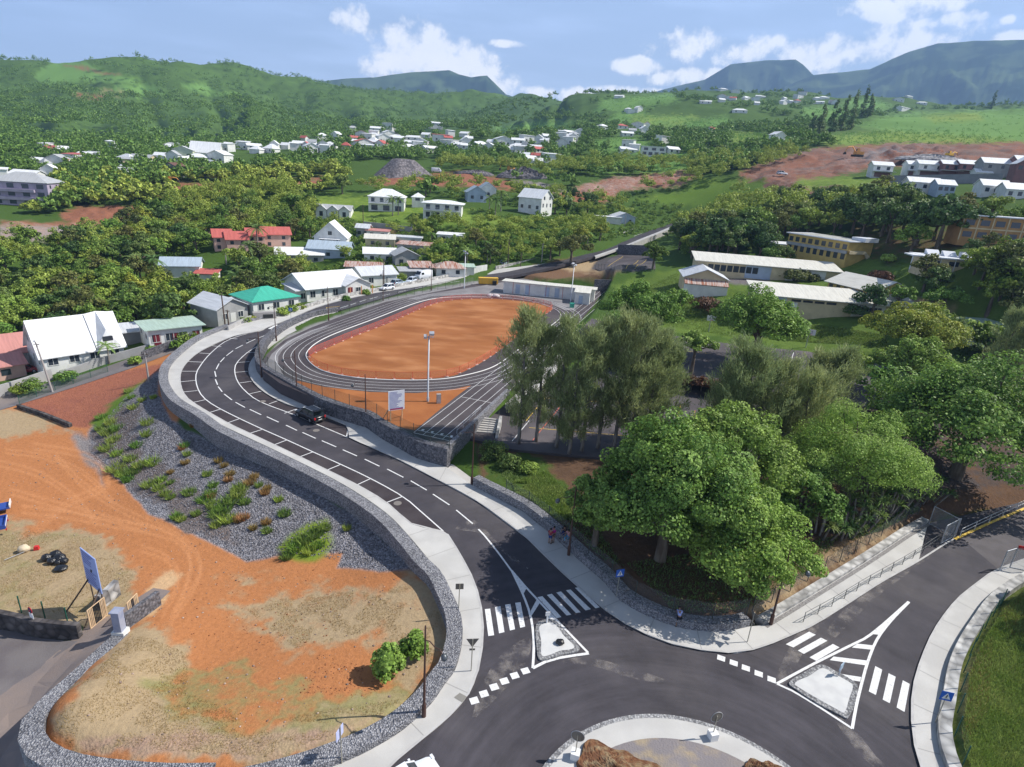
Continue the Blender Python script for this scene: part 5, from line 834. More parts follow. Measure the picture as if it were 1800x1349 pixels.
def proto(kind, R_, h0, hh, nb, nl, ls, m, seed, **kw):
    bl = blobs_dome(R_, h0, hh, nb, seed); PROTO[kind] = (trunk_mesh('trunk', h0+hh*.45, R_*.055+.06, [b[0] for b in bl[1:min(7, len(bl))]], seed=seed), crown_mesh('crown', bl, nl, ls, m, seed, **kw), h0+hh, R_)
for i, (m_, s_) in enumerate((('wood',.42),('dark',.42),('wood',.36),('bright',.40),('olive',.40),('yellow',.42),('dark',.46))):
    proto('wood%d' % i, 3.6, 1.2, 5.6+.5*(i % 3), 9+i, 2600, s_, LEAFM[m_], 40+i)
for i, m_ in enumerate(('wood','dark','hill')): proto('far%d' % i, 4.2, .4, 6.2, 7, 420, 1.15, LEAFM[m_], 60+i)
def frond_mesh(name, n, L_, hgt, m, seed, leaflets=14, droop=.9, w=.45):
    g = np.random.default_rng(seed); V = []; Fc = []
    for k in range(n):
        a = 2*math.pi*k/n + g.uniform(-.2, .2); el = g.uniform(-.1, 1.1); dx, dy = math.cos(a), math.sin(a); pts = []
        for j in range(leaflets+1): t = j/leaflets; r = L_*t*math.cos(el*(1-t*.4)); z = L_*(math.sin(el)*t - droop*t*t*.75); pts.append((dx*r, dy*r, hgt+z))
        for j in range(leaflets):
            p, q2 = np.array(pts[j]), np.array(pts[j+1]); ww = w*L_*.42*math.sin(math.pi*min(1, .15+.85*(j+.5)/leaflets))
            for s in (-1, 1):
                e = np.array((-dy*s*ww + dx*ww*.5, dx*s*ww + dy*ww*.5, -ww*.35)); o = len(V); V += [p, q2, (p+q2)/2 + e]; Fc.append((o, o+1, o+2))
    me = np_mesh(name, np.array(V), np.array(Fc)); me.materials.append(m); return me
def palm_trunk(h, r): mb = MB().tube([(0,0,-.5),(.1,0,h*.4),(.15,.05,h*.8),(.15,.05,h)], [r*1.3,r,r*.8,r*.7], 7); me = mb.mesh('trunk'); me.materials.append(BARKP); return me
PROTO['palm0'] = (palm_trunk(6., .16), frond_mesh('fronds', 15, 3.2, 6., LEAFM['palm'], 5), 7., 2.6); PROTO['palm1'] = (palm_trunk(4.2, .15), frond_mesh('fronds', 13, 2.8, 4.2, LEAFM['banana'], 6), 5., 2.4)
PROTO['banana0'] = (palm_trunk(2.2, .16), frond_mesh('leaves', 9, 2.6, 2.1, LEAFM['banana'], 8, 5, .8, .55), 3.6, 2.); PROTO['banana1'] = (palm_trunk(1.5, .14), frond_mesh('leaves', 8, 2.1, 1.4, LEAFM['banana'], 9, 5, .7, .6), 2.8, 1.6)
TREES = []; CAND = []
def tree(kind, loc, s, rz, label, cat='tree', name=None, group=None, sz=None):
    tm, cm, hh, r = PROTO[kind]; o = empty(name or {'w': 'broadleaf_tree', 'f': 'broadleaf_tree', 'p': 'palm_tree', 'b': 'banana_plant'}[kind[0]], loc, rz, label, cat, group); o.scale = (s, s, sz or s)
    link('trunk', tm, None, o); link(cm.name.split('.')[0], cm, None, o); return o
# ------------------------------------------------------------------ big trees near the junction
def casuarina(px, py, top, seed, zb, w=1., label='', spread=1.):
    p = at_z(px, py, zb); d = np.hypot(p[0], p[1]); r = ray(px, top); hgt = H + r[2]*d/math.hypot(r[0], r[1]) - zb; g = np.random.default_rng(seed); mb = MB(); mb.tube([(0,0,-.5),(.1,0,hgt*.35),(-.1,.1,hgt*.7),(0,0,hgt*.97)], [.24,.19,.10,.02], 8); P = []; D = []
    nb = int(64*w)
    for k in range(nb):
        t = g.uniform(.10, 1.)**.85; a = g.uniform(0, 6.283); ln = spread*(2.4*(1-t)**.5*(.5 if t < .22 else 1) + .45)*g.uniform(.55, 1.35); b = np.array((0, 0, hgt*t)); t_ = min(t, .93); b = np.array((0, 0, hgt*t_)); e = b + np.array((math.cos(a)*ln, math.sin(a)*ln, .55* ln*g.uniform(.7, 1.7)))
        if k % 2 == 0: mb.tube([b, (b+e)/2+[0,0,-.1], e], [.05*(1.3-t), .03, .012], 5, False)
        for j in range(5):
            c = b + (e-b)*(.35+.16*j) + g.normal(size=3)*.16; m = 30; v = g.normal(size=(m, 3))*np.array((.23,.23,.36)); P.append(c+v); dd = np.array((math.cos(a)*.35, math.sin(a)*.35, .9)) + g.normal(size=(m, 3))*.38; D.append(dd)
    P = np.concatenate(P); D = np.concatenate(D); D /= np.linalg.norm(D, axis=1)[:, None]; n = len(P); sd_ = np.cross(D, unit(n, g)); sd_ /= np.linalg.norm(sd_, axis=1)[:, None]; L_ = g.uniform(.28, .62, n)[:, None]; W_ = .038
    V = np.stack([P-sd_*W_, P+sd_*W_, P+D*L_+sd_*W_*.3, P+D*L_-sd_*W_*.3], 1).reshape(-1, 3); o = empty('casuarina_tree', p, 0, label, 'tree', 'feathery casuarina trees'); tm = mb.mesh('trunk'); tm.materials.append(BARKP); link('trunk', tm, None, o); me = np_mesh('crown', V, np.arange(4*n).reshape(n, 4)); me.materials.append(LEAFM['pine']); link('crown', me, None, o)
for i, a in enumerate([(911,782,540,0.85,1.25,'feathery casuarina nearest the track stairs',1.15),(942,778,572,0.85,.8,'thin casuarina behind the one nearest the stairs',.8),(978,788,556,0.85,.9,'slim pale casuarina standing third along the bank',.85),(1000,800,590,0.85,.8,'slender casuarina with forked white trunk',.8),(1022,795,570,0.85,1.,'tall casuarina in the middle of the row',.95),(1050,790,560,0.85,1.,'casuarina with dark straight trunk right of the middle',.95),(1078,792,548,0.85,1.1,'tallest casuarina of the row before the court',1.),(1104,796,556,0.85,1.1,'wide casuarina left of the large leafy tree',1.05),(1132,790,580,0.85,1.2,'casuarina at the right end of the row',1.15),(1155,778,600,0.85,.9,'short casuarina at the right end drooping over the court',1.),
        (1290,815,612,1.1,1.9,'broad grey green casuarina behind the leafy tree',1.9),(1330,812,640,1.1,1.7,'casuarina leaning right of the broad one',1.8),(1262,790,650,1.1,.8,'thin casuarina left of the broad one',.8),(1395,815,655,1.1,1.6,'pale casuarina before the dark dome tree',1.7),(1455,745,612,2.5,1.,'casuarina standing behind the feathery dome tree',1.1),(1420,742,622,2.5,.9,'smaller casuarina by the court edge',1.),(1745,690,540,4,1.,'dark casuarina in front of the sheet roofed shelter',1.1),(1778,700,560,4,.9,'dark casuarina at the right edge by the shelter',1.)]):
    casuarina(a[0], a[1], a[2], 100+i, a[3], a[4], a[5], a[6])
def big(name, px, py, zb, R_, h0, hh, nb, nl, ls, m, seed, label, sz=1., th=None, ex=(), **kw):
    p = at_z(px, py, zb); bl = blobs_dome(R_, h0, hh, nb, seed) + list(ex); o = empty(name, p, seed*1.3, label, 'tree'); link('trunk', trunk_mesh('trunk', h0+hh*.45, th or R_*.05+.1, [b[0] for b in bl[1:8]], seed=seed), None, o); link('crown', crown_mesh('crown', bl, nl, ls, m, seed, **kw), None, o); o.scale = (1, 1, sz); return o
big('broadleaf_tree', 1160, 985, 1.0, 7.4, .2, 13., 44, 84000, .23, LEAFM['near'], 3, 'large dark green leafy tree shading the pavement at the junction')
big('broadleaf_tree', 1045, 958, .9, 3.7, .1, 7.6, 14, 15000, .27, LEAFM['near'], 4, 'smaller leafy tree on the bank left of the large one')
big('broadleaf_tree', 1288, 1022, 1., 5.5, 0., 8.6, 34, 56000, .21, LEAFM['lime'], 5, 'light green drooping leafy tree in front of the large one')
big('broadleaf_tree', 1255, 905, 1.1, 6.6, .5, 12., 32, 46000, .24, LEAFM['near'], 6, 'dense leafy tree behind the light green one')
big('flame_tree', 1480, 885, 1.2, 7.4, .2, 11.2, 36, 56000, .20, LEAFM['lime'], 7, 'feathery fine leaved dome tree bright yellow green', aspect=.5)
big('broadleaf_tree', 1680, 835, 1.6, 11., .3, 14.2, 46, 60000, .32, LEAFM['near'], 8, 'huge domed leafy tree right of the lower court')
big('broadleaf_tree', 1395, 935, 1., 4.6, 0., 7., 14, 16000, .27, LEAFM['near'], 61, 'low leafy tree filling the gap before the feathery dome tree'); big('broadleaf_tree', 1560, 790, 1.6, 5., 0., 6.5, 14, 14000, .3, LEAFM['dark'], 62, 'dark leafy tree in the shade left of the huge dome')
big('broadleaf_tree', 1590, 690, 3.6, 5.5, 1.5, 7.5, 18, 12000, .34, LEAFM['near'], 21, 'leafy tree behind the huge dome beside the court')
big('broadleaf_tree', 1590, 640, 4, 8.3, 2, 8.8, 30, 26000, .34, LEAFM['yellow'], 9, 'wide tiered tree with yellowish leaves before the classrooms', lumps=4)
big('broadleaf_tree', 1322, 640, 3.4, 8.2, 2.5, 10.5, 30, 30000, .34, LEAFM['bright'], 10, 'bright green spreading tree over the upper court'); big('broadleaf_tree', 1112, 600, 2.5, 7.6, 2.4, 8.8, 24, 22000, .34, LEAFM['bright'], 11, 'bright green tree between track and grass slope')
big('broadleaf_tree', 1215, 655, 3.4, 3.6, 3., 4., 9, 5000, .32, LEAFM['near'], 12, 'thin sparse tree standing on the upper court'); big('broadleaf_tree', 1486, 680, 3.4, 3.6, 1.5, 4.8, 9, 6000, .32, LEAFM['bright'], 13, 'small bright tree at the corner of the upper court')
for a in ((1147,474,7.5,4.2,1.,6.6,12,7000,.4,'yellow','small tiered yellow green tree by the basketball court'),(1003,465,5,6.2,2.8,6.2,14,9000,.42,'olive','umbrella shaped olive tree behind the changing rooms'),(1545,468,13,4.5,1,4,9,3000,.4,'olive','x')):
    if a[-1] != 'x': q_ = G(a[0], a[1]); o = big('broadleaf_tree', a[0], a[1], float(q_[2]), *a[3:6], *a[6:9], LEAFM[a[9]], int(a[0]) % 97, a[10], lumps=4)
q_ = G(1656, 545); big('umbrella_tree', 1656, 548, float(q_[2]), 4.2, 1.6, 3.2, 12, 7000, .3, LEAFM['bright'], 31, 'clipped round umbrella tree beside the ochre classroom')
for i, (px, lab) in enumerate(((1392,'left umbrella tree in the yard between the classroom blocks'),(1450,'right umbrella tree in the yard between the classroom blocks'))): q_ = G(px, 506); big('umbrella_tree', px, 510, 9., 4.8, 2.2, 2.6, 12, 6000, .36, LEAFM['olive'], 33+i, lab)
def shrub(px, py, zb, R_, hh, n, ls, m, seed, label, name='shrub', group=None): p = at_z(px, py, zb) if zb is not None else G(px, py); bl = [((0, 0, hh*.48), (R_*.86, R_*.86, hh*.5))]*2 + blobs_dome(R_, -.15, hh, 9, seed); o = empty(name, p, seed, label, 'shrub', group); link('stem', trunk_mesh('stem', hh*.5, .06, [b[0] for b in bl[1:4]], seed=seed), None, o); link('foliage', crown_mesh('foliage', bl, n, ls, LEAFM[m], seed), None, o)
shrub(682, 1186, -.25, 1.2, 2.3, 2600, .24, 'lime', 51, 'bright round shrub on the orange field, the nearer of two'); shrub(727, 1156, -.2, 1.15, 2.0, 2200, .24, 'bright', 52, 'darker round shrub beside the lamp post on the field')
for i, (px, py, R_, h_, m_, lab) in enumerate(((1238,548,4.,3.4,'red','big russet bush below the grey school hall'),(1340,562,2.4,2.2,'red','russet bush left of the long front classroom'),(1258,550,2.,3.,'bright','green bush between two russet bushes'),(1560,462,1.8,2.2,'lime','round yellow bush beside the two storey classroom'),(1546,496,3.,2.6,'red','brown bush before the two storey classroom'),(1310,470,1.8,2.,'bright','bush behind the rear classroom'),(1380,482,1.6,1.8,'bright','bush on the lawn beside the yellow block'),(1500,556,3.2,2.6,'dark','dark bush before the long front classroom'),(1700,588,2.6,3.,'yellow','yellow bush behind the mint roofed kiosk'))): shrub(px, py, None, R_, h_, 3000, .34, m_, 70+i, lab)
shrub(868, 806, .6, 1.9, 2.2, 2600, .2, 'dark', 601, 'dark bush beside the foot of the stairs'); shrub(895, 822, .7, 1.6, 1.6, 2000, .2, 'dark', 602, 'low dark bush on the shaded bank right of the stairs'); shrub(930, 830, .8, 1.3, 1.2, 1500, .2, 'wood', 603, 'small bush under the casuarinas on the shaded bank')
# russet hedge bank between the courts
for i in range(9): px = 1165+i*17; shrub(px, 671+i*2.6, 2.2, 1.5, 1.7, 1100, .25, 'red', 90+i, 'russet hedge bush on the bank between the two courts', 'hedge_bush', 'russet hedge between the courts')
big('broadleaf_tree', 1985, 1120, .3, 5.5, 1., 8., 16, 12000, .34, LEAFM['near'], 63, 'leafy tree just beyond the right edge shading the grassy bank')
# spiky pandanus clumps by the gate
def spiky(px, py, zb, n, seed, label):
    p = at_z(px, py, zb); o = empty('pandanus', p, 0, label, 'plant', 'pandanus plants by the gate'); g = np.random.default_rng(seed); mb = MB(); V = []; Fc = []
    for k in range(n):
        a = 2.4*k; rr = .75*math.sqrt(k); t = np.array((rr*math.cos(a), rr*math.sin(a), g.uniform(1.5, 3.4))); mb.tube([(t[0]*.5, t[1]*.5, -.3), t], [.11, .08], 6)
        for j in range(34):
            d = unit(1, g)[0]; d[2] = abs(d[2])*.9 + .05; d /= np.linalg.norm(d); L_ = g.uniform(.7, 1.15); s = np.cross(d, (0, 0, 1.)); s /= np.linalg.norm(s)+1e-6; m = t + d*L_*.6; e = t + d*L_ + np.array((0, 0, -.28*L_)); o_ = len(V); V += [t-s*.05, t+s*.05, m+s*.05, m-s*.05, e+s*.008, e-s*.008]; Fc += [(o_, o_+1, o_+2, o_+3), (o_+3, o_+2, o_+4, o_+5)]
    link('stem', mb.mesh('stem'), BARKP, o); link('leaves', np_mesh('leaves', np.array(V), np.array(Fc)), LEAFM['palm'], o)
for i, a in enumerate(((1478,942,.9,9),(1505,930,.9,9),(1535,915,.9,10),(1562,902,.9,10),(1440,945,1,7),(1620,880,.9,12),(1590,885,1,8))): spiky(*a, 200+i, ['pandanus nearest the leafy tree with pale stem','second pandanus along the bank','pandanus in the middle of the clump','pandanus with dry skirt near the gate','small pandanus in shade under the dome tree','large dark pandanus left of the school gate','pandanus between the dome tree and the gate'][i])
# tufts growing out of the gravel bank
PROTO['tuft'] = None
def tuft(px, py, r, m_, seed, zoff=0.):
    r *= .95 if px < 300 else .78
    p = G(px, py); g = np.random.default_rng(seed); n = 220; a = g.uniform(0, 6.283, n); rr = r*np.sqrt(g.random(n)); P = np.stack([rr*np.cos(a), rr*np.sin(a), 0*a-.05], 1); D = np.stack([np.cos(a)*.45, np.sin(a)*.45, np.full(n, 1.)], 1) + g.normal(size=(n, 3))*.3; L_ = (r*.75+.25)*g.uniform(.4, 1.1, n)[:, None]; s = np.cross(D, unit(n, g)); s /= np.linalg.norm(s, axis=1)[:, None]
    V = np.stack([P-s*.05, P+s*.05, P+D*L_*.9], 1).reshape(-1, 3); me = np_mesh('weed_tuft', V, np.arange(3*n).reshape(n, 3)); o = link('weed_tuft', me, LEAFM[m_], None, p)
    tag(o, {'grass': 'green weed tuft growing out of the gravel bank', 'bright': 'dark green weed clump rooted in the gravel bank', 'dry': 'dry orange weed tuft on the gravel bank'}[m_], 'weed', {'grass': 'green weeds on the gravel bank', 'bright': 'dark weeds on the gravel bank', 'dry': 'dry weeds on the gravel bank'}[m_])
_tl = [(178,735,.6),(195,745,.7),(190,762,.9),(205,755,.8),(200,775,.9),(188,790,.8),(205,800,.6),(175,755,.5),(235,718,.6),(232,700,.5),(260,745,.8),(258,765,.7),(240,785,.6),(230,808,.7),(205,826,1.),(215,835,.7),(235,830,.8),(245,820,.7),(268,815,.9),(280,860,.6),(262,855,.7),(225,845,.6),(290,870,.5),(300,876,.5),(325,785,.6),(330,800,.5),(333,868,.8),(360,880,.9),(378,890,1.),(385,905,1.1),(395,895,1.),(410,880,1.1),(420,870,1.),(400,915,.9),(380,925,.6),(345,905,.5),(310,910,.6),(318,915,.5),(500,905,.7),(490,880,.5),(470,935,.5),(365,835,.6),(375,855,.5),(420,860,.8),(430,885,.6),(285,845,.5),(300,850,.4),(455,855,.4),(520,965,.9),(535,950,1.),(555,940,.9),(545,970,.8),(505,980,.7),(570,930,.7),(560,960,.6),(250,705,.5),(225,690,.5),(270,700,.4),(610,930,.4),(370,870,.7)]
for i, (x, y, r) in enumerate(_tl): tuft(x, y, r, 'grass' if i % 3 else 'bright', 300+i)
for i, (x, y, r) in enumerate([(320,790,.4),(326,815,.5),(300,832,.4),(385,812,.5),(395,820,.4),(405,835,.5),(402,845,.5),(440,850,.7),(447,840,.5),(470,860,.5),(466,868,.5),(420,915,.6),(445,930,.4),(468,920,.5),(372,875,.4),(428,912,.6),(340,750,.4)]): tuft(x, y, r, 'dry', 400+i)
# ------------------------------------------------------------------ woods: scattered single trees
HOUSE_BOX = []                                  # keep the sight lines to the houses as clear as the photograph shows
for o in [x for x in bpy.data.objects if x.get('category') == 'house' and x.parent is None]:
    l = o.location; w_ = 0
    HOUSE_BOX.append((l.x, l.y, l.z, math.hypot(l.x, l.y)))
HB = np.array(HOUSE_BOX); HBQ = proj(HB[:, :3] + [0, 0, 2.]); HBS = F/np.maximum(((HB[:, :3]-[0, 0, H]) @ AX)[:, 2], 1)
roadl = crv(np.concatenate([LWALL[:8]]), 3)
def free(x, y, z, r, hgt):
    d = math.hypot(x, y); dd = np.hypot(HB[:, 0]-x, HB[:, 1]-y)
    if dd.min() < 5. + r*.45: return False
    qq = proj(np.array([[x, y, z+hgt*.6], [x, y, z]])); s = F/max(1., ((np.array([x, y, z])-[0, 0, H]) @ AX)[2])
    k = (HB[:, 3] > d) & (np.abs(HBQ[:, 0]-qq[0, 0]) < (r + 2.6)*s*.66) & (HBQ[:, 1] > qq[0, 1] - hgt*.22*s) & (HBQ[:, 1] < qq[1, 1])
    return not k.any()
NOGO = [np.array(p) for p in ([(850,475),(960,465),(1044,452),(1150,412),(1260,378),(1258,384),(1160,422),(1130,440),(1150,445),(1150,475),(940,485)], [(612,283),(768,283),(768,331),(612,331)], [(-40,322),(96,322),(98,372),(-40,372)])]
def scatter(poly, spacing, kinds, smin, smax, label, group, dmax=1e9, n=9999, name=None, cat='tree', keep=1., guard=True, dmin=0):
    W_ = gl(poly); mn, mx_ = W_[:, :2].min(0)-2, W_[:, :2].max(0)+2; out = []; g = np.random.default_rng(len(TREES)+17); nx, ny = int((mx_[0]-mn[0])/spacing)+1, int((mx_[1]-mn[1])/spacing)+1
    X, Y = np.meshgrid(np.arange(nx), np.arange(ny)); X = mn[0] + (X + .5*(Y % 2) + g.uniform(-.42, .42, X.shape))*spacing; Y = mn[1] + (Y + g.uniform(-.42, .42, Y.shape))*spacing; X, Y = X.ravel(), Y.ravel(); Z = hb(X, Y); Q = proj(np.stack([X, Y, Z], 1)); s = sdist(Q[:, 0], Q[:, 1], poly)
    ok = (s < 0) & (Y > 10)
    for ng in NOGO: ok &= sdist(Q[:, 0], Q[:, 1], ng) > 4
    ok &= sdist(X, Y, SH_ROAD) > 1.2; ok &= sdist(X, Y, TRK) > 1.5; idx = np.where(ok)[0]; idx = idx[np.argsort(np.hypot(X[idx], Y[idx]))]
    for i in idx:
        if g.random() > keep: continue
        sc = g.uniform(smin, smax); kd = kinds[g.integers(len(kinds))]
        if guard and not free(X[i], Y[i], Z[i], PROTO[kd][3]*sc, PROTO[kd][2]*sc): continue
        out.append((kd, (X[i], Y[i], Z[i]-.15), sc, g.uniform(0, 6.28)))
    if name is None and cat == 'tree':
        for kd, l, sc, a in out[:n]: CAND.append((PROTO[kd][2]*sc/max(20., math.dist(l, (0, 0, H))), kd, l, sc, a, label, group))
        return out[n:]
    for kd, l, sc, a in out[:n]:
        TREES.append(tree(kd, l, sc, a, label, cat, name, group))
    return out[n:]
W5 = ['wood0','wood1','wood2','wood0','wood3','wood4','wood2','wood6','wood5']
rest = []
left_wood = [(-60,470),(0,440),(60,432),(165,428),(255,392),(330,350),(430,335),(545,345),(560,380),(545,400),(560,440),(500,470),(560,480),(540,505),(420,552),(345,588),(200,632),(120,640),(-60,660)]
rest += scatter(left_wood, 5.6, W5, .75, 1.25, 'leafy tree in the dense wood left of the bend', 'trees of the dense left wood', n=235)
rest += scatter([(560,400),(700,410),(830,395),(960,395),(1060,400),(1080,420),(980,455),(900,470),(830,478),(700,470),(600,470)], 5.4, W5, .6, 1.0, 'leafy tree among the houses beyond the track', 'trees among the houses beyond the track', n=85)
rest += scatter([(1180,470),(1200,400),(1270,385),(1330,390),(1560,380),(1620,400),(1700,425),(1690,445),(1560,430),(1480,420),(1440,420),(1340,440),(1340,470),(1240,455)], 6.5, ['wood1','wood6','wood0','wood4','wood1'], 1.1, 1.65, 'large leafy tree behind the school buildings', 'large trees behind the school', n=40)
rest += scatter([(1690,505),(1720,478),(1800,455),(1850,500),(1850,585),(1730,565),(1650,535),(1625,505),(1640,495)], 6., ['wood3','wood5','wood0','wood4'], .8, 1.15, 'garden tree right of the school canteen', 'garden trees right of the canteen', n=26, guard=False)
rest += scatter([(1480,860),(1560,800),(1620,850),(1600,890),(1500,900)], 5., ['wood1','wood6'], .5, .7, 'low dark tree in the thicket by the gate', 'low trees by the gate', n=6)
scatter([(0,520),(120,470),(330,440),(520,440),(540,500),(340,575),(60,600)], 15., ['palm0','palm1'], .9, 1.25, 'palm rising from the dense left wood', 'palms in the left wood', n=34, name='palm_tree', cat='palm')
scatter([(60,560),(60,500),(250,540),(500,500),(540,505),(400,550)], 12., ['banana0','banana1'], 1., 1.4, 'banana plant in the left wood', 'banana plants in the left wood', n=26, name='banana_plant', cat='plant')
scatter([(560,470),(620,440),(760,420),(960,400),(1080,415),(980,450),(860,470)], 8.5, ['banana0','banana1','palm1'], .9, 1.25, 'banana or palm plant in the gardens beyond the track', 'garden banana plants beyond the track', n=46, name='banana_plant', cat='plant')
for i, (px, py) in enumerate(((190,470),(275,500),(455,445),(700,378),(690,380),(880,372),(860,375),(870,382),(118,420))): 
    if i != 8: tree('palm0', G(px, py)-[0,0,.2], 1.0+.1*(i % 3), i*1.7, 'tall palm standing above the other plants', 'palm', 'palm_tree', 'tall palms near the houses')
tree('palm1', G(192, 640), .8, 1., 'small palm in front of the A frame house', 'palm', 'palm_tree')
# woods too dense to count: one object each
def wood_mass(name, pts, kinds, m, label_kind='stuff', leaf=None):
    base = {}
    for kd in set(kinds):
        me = PROTO[kd][1]; v = np.empty(len(me.vertices)*3, np.float32); me.vertices.foreach_get('co', v); base[kd] = v.reshape(-1, 4, 3)
    Vs = []; g = np.random.default_rng(5)
    for (x, y, z, sc) in pts:
        kd = kinds[g.integers(len(kinds))]; a = g.uniform(0, 6.28); c, s = math.cos(a), math.sin(a); v = base[kd]
        if leaf and leaf < len(v): v = v[g.choice(len(v), leaf, replace=False)]
        u = np.empty_like(v); u[..., 0] = (v[..., 0]*c - v[..., 1]*s)*sc + x; u[..., 1] = (v[..., 0]*s + v[..., 1]*c)*sc + y; u[..., 2] = v[..., 2]*sc*g.uniform(.8, 1.2) + z; Vs.append(u.reshape(-1, 3))
    V = np.concatenate(Vs).astype(np.float32); n = len(V)//4; me = np_mesh(name, V, np.arange(4*n).reshape(n, 4)); o = link(name, me, m); return tag(o, kind=label_kind)
def points(poly, n, seed, keepf=None, dmin=0, dmax=9e9, edge=None):
    """points spread evenly over the part of the picture inside poly, standing on the ground"""
    g = np.random.default_rng(seed); P = np.array(poly, float); mn, mx_ = P.min(0), P.max(0); out = []
    d = np.exp(g.uniform(math.log(max(dmin, 120)), math.log(min(dmax, 2000)), n*9)); pxs = g.uniform(mn[0]-10, mx_[0]+10, n*9); D2 = np.stack([(pxs-CX), np.full(n*9, -375.)-0*pxs, np.full(n*9, F)], 1) @ AX.T; a = np.arctan2(D2[:, 0], D2[:, 1]); X, Y = d*np.sin(a), d*np.cos(a); Z = hb(X, Y); Q = proj(np.stack([X, Y, Z], 1)); ok = sdist(Q[:, 0], Q[:, 1], P) < 0
    if keepf is not None: ok &= keepf(X, Y, Q)
    i = np.where(ok)[0][:n]; return X[i], Y[i], Z[i], d[i]
def no_field(X, Y, Q):
    ok = np.ones(len(X), bool)
    for ng in NOGO[1:]: ok &= sdist(Q[:, 0], Q[:, 1], ng) > 0
    for poly, soft, a, b, share, stone in COVER[2:46]:
        if min(np.array(poly)[:, 1]) > 440 or a == (.075,.135,.03): continue
        ok &= sdist(Q[:, 0], Q[:, 1], poly) > 0
    ok &= (np.min((Q[:, None, 0]-HBQ[None, :, 0])**2/(10.)**2 + (Q[:, None, 1]-HBQ[None, :, 1]-5)**2/(7.)**2, 1) > 1) if len(Q) < 60000 else True
    return ok
def chunked(X, Y, Q):
    o = np.ones(len(X), bool)
    for i in range(0, len(X), 20000): o[i:i+20000] = no_field(X[i:i+20000], Y[i:i+20000], Q[i:i+20000])
    return o
X, Y, Z, d = points([(-80,100),(480,95),(560,145),(900,170),(880,215),(640,240),(560,258),(400,268),(0,298),(-80,300)], 7600, 1, chunked, 420, 1900); _m = (fbm(X/75+40, Y/75+11, 4) > .345); X, Y, Z, d = X[_m], Y[_m], Z[_m], d[_m]
wood_mass('hill_forest', [(x, y, z-.5, .55+.85*random.random()**1.6) for x, y, z in zip(X, Y, Z)], ['far0','far1','far2'], LEAFM['hill'], leaf=64)
def patches(X, Y, Q): return chunked(X, Y, Q) & (fbm(X/60, Y/60, 4) > .47)
def hedges(X, Y, Q): return chunked(X, Y, Q) | ((fbm(X/45+3, Y/45+8, 4) > .56) & no_bare(X, Y, Q))
def no_bare(X, Y, Q): return sdist(Q[:, 0], Q[:, 1], [(1290,325),(1290,290),(1420,258),(1900,245),(1900,340),(1540,350),(1340,350)]) > 0
X, Y, Z, d = points([(640,240),(880,180),(1100,155),(1500,165),(1900,180),(1900,255),(1500,262),(1330,300),(1000,330),(600,315),(330,320),(0,400),(0,300),(400,270),(560,258)], 2600, 2, patches, 260, 1700)
wood_mass('hillside_trees', [(x, y, z-.4, .7+.55*random.random()) for x, y, z in zip(X, Y, Z)], ['far0','far1','far2'], LEAFM['hill'], leaf=150)
def notbare(X, Y, Q): return chunked(X, Y, Q)
X, Y, Z, d = points([(95,345),(90,325),(330,318),(620,300),(640,320),(560,340),(330,350),(240,365),(130,365),(0,385)], 150, 3, notbare, 230, 420)
wood_mass('village_trees', [(x, y, z-.3, .7+.5*random.random()) for x, y, z in zip(X, Y, Z)], ['far0','far1'], LEAFM['wood'], leaf=420)
for i, poly in enumerate(([(600,318),(700,332),(900,340),(1000,355),(1060,360),(1100,365),(1110,385),(960,385),(880,350),(800,350),(640,345),(560,345)],[(1200,300),(1290,290),(1400,268),(1420,275),(1300,312),(1240,330),(1150,345),(1090,340),(1200,318)],[(990,275),(1100,283),(1240,262),(1420,258),(1300,300),(1150,310),(1040,312)],[(700,285),(900,280),(1000,290),(1040,310),(980,318),(870,305),(760,302)])):
    scatter(poly, 7.5, ['far0','far1','wood0','wood1','far0'], .85, 1.35, ['leafy tree between the villas and the gravel heap','leafy tree in the belt right of the dark earth bank','leafy tree in the belt under the upper village','leafy tree behind the excavator and rubble'][i], ['trees between villas and gravel heap','trees right of the dark earth bank','trees under the upper village','trees behind the rubble'][i], n=60, guard=True)
scatter([(1290,345),(1420,360),(1600,365),(1800,380),(1800,400),(1620,385),(1500,375),(1280,372)], 7., ['wood0','wood1','wood4','wood6'], .9, 1.4, 'leafy tree below the lower terraced houses', 'trees below the terraced houses', n=40, guard=True)
for i, (px, py, s_, k_) in enumerate([(1225,440,1.5,1),(1258,452,1.7,6),(1292,448,1.6,1),(1318,428,1.8,0),(1345,408,1.5,1),(1378,414,1.4,4),(1420,408,1.2,0),(1560,392,1.6,1),(1588,404,1.6,6),(1612,420,1.5,0),(1646,438,1.9,6),(1600,446,1.2,3),(1712,482,.9,3),(1748,484,1.05,5),(1785,490,1.0,3),(1722,506,1.1,5),(1760,516,1.4,4),(1795,536,1.5,0),(1622,512,1.1,4),(1640,530,1.1,1),(1735,552,1.3,5),(1775,572,1.2,4),(1706,452,.6,1),(1735,442,.6,4),(1350,474,1.,0),(1372,470,.9,1),(1530,560,1.1,1),(1625,600,1.3,0),(1190,560,1.1,3),(1650,640,1.4,1),(1720,650,1.5,0),(1785,655,1.5,1),(1540,715,1.1,3),(1575,545,.9,3)]):
    tree('wood%d' % k_, G(px, py)-[0,0,.2], s_, i*1.9, 'leafy tree in the school grounds among the classroom blocks', 'tree', None, 'trees in the school grounds')
CAND.sort(key=lambda t: -t[0]); _nb = 300 - sum(1 for o in bpy.data.objects if o.name.split('.')[0] == 'broadleaf_tree')
for t in CAND[:_nb]: tree(t[1], t[2], t[3], t[4], t[5], 'tree', None, t[6])
big_done = 1
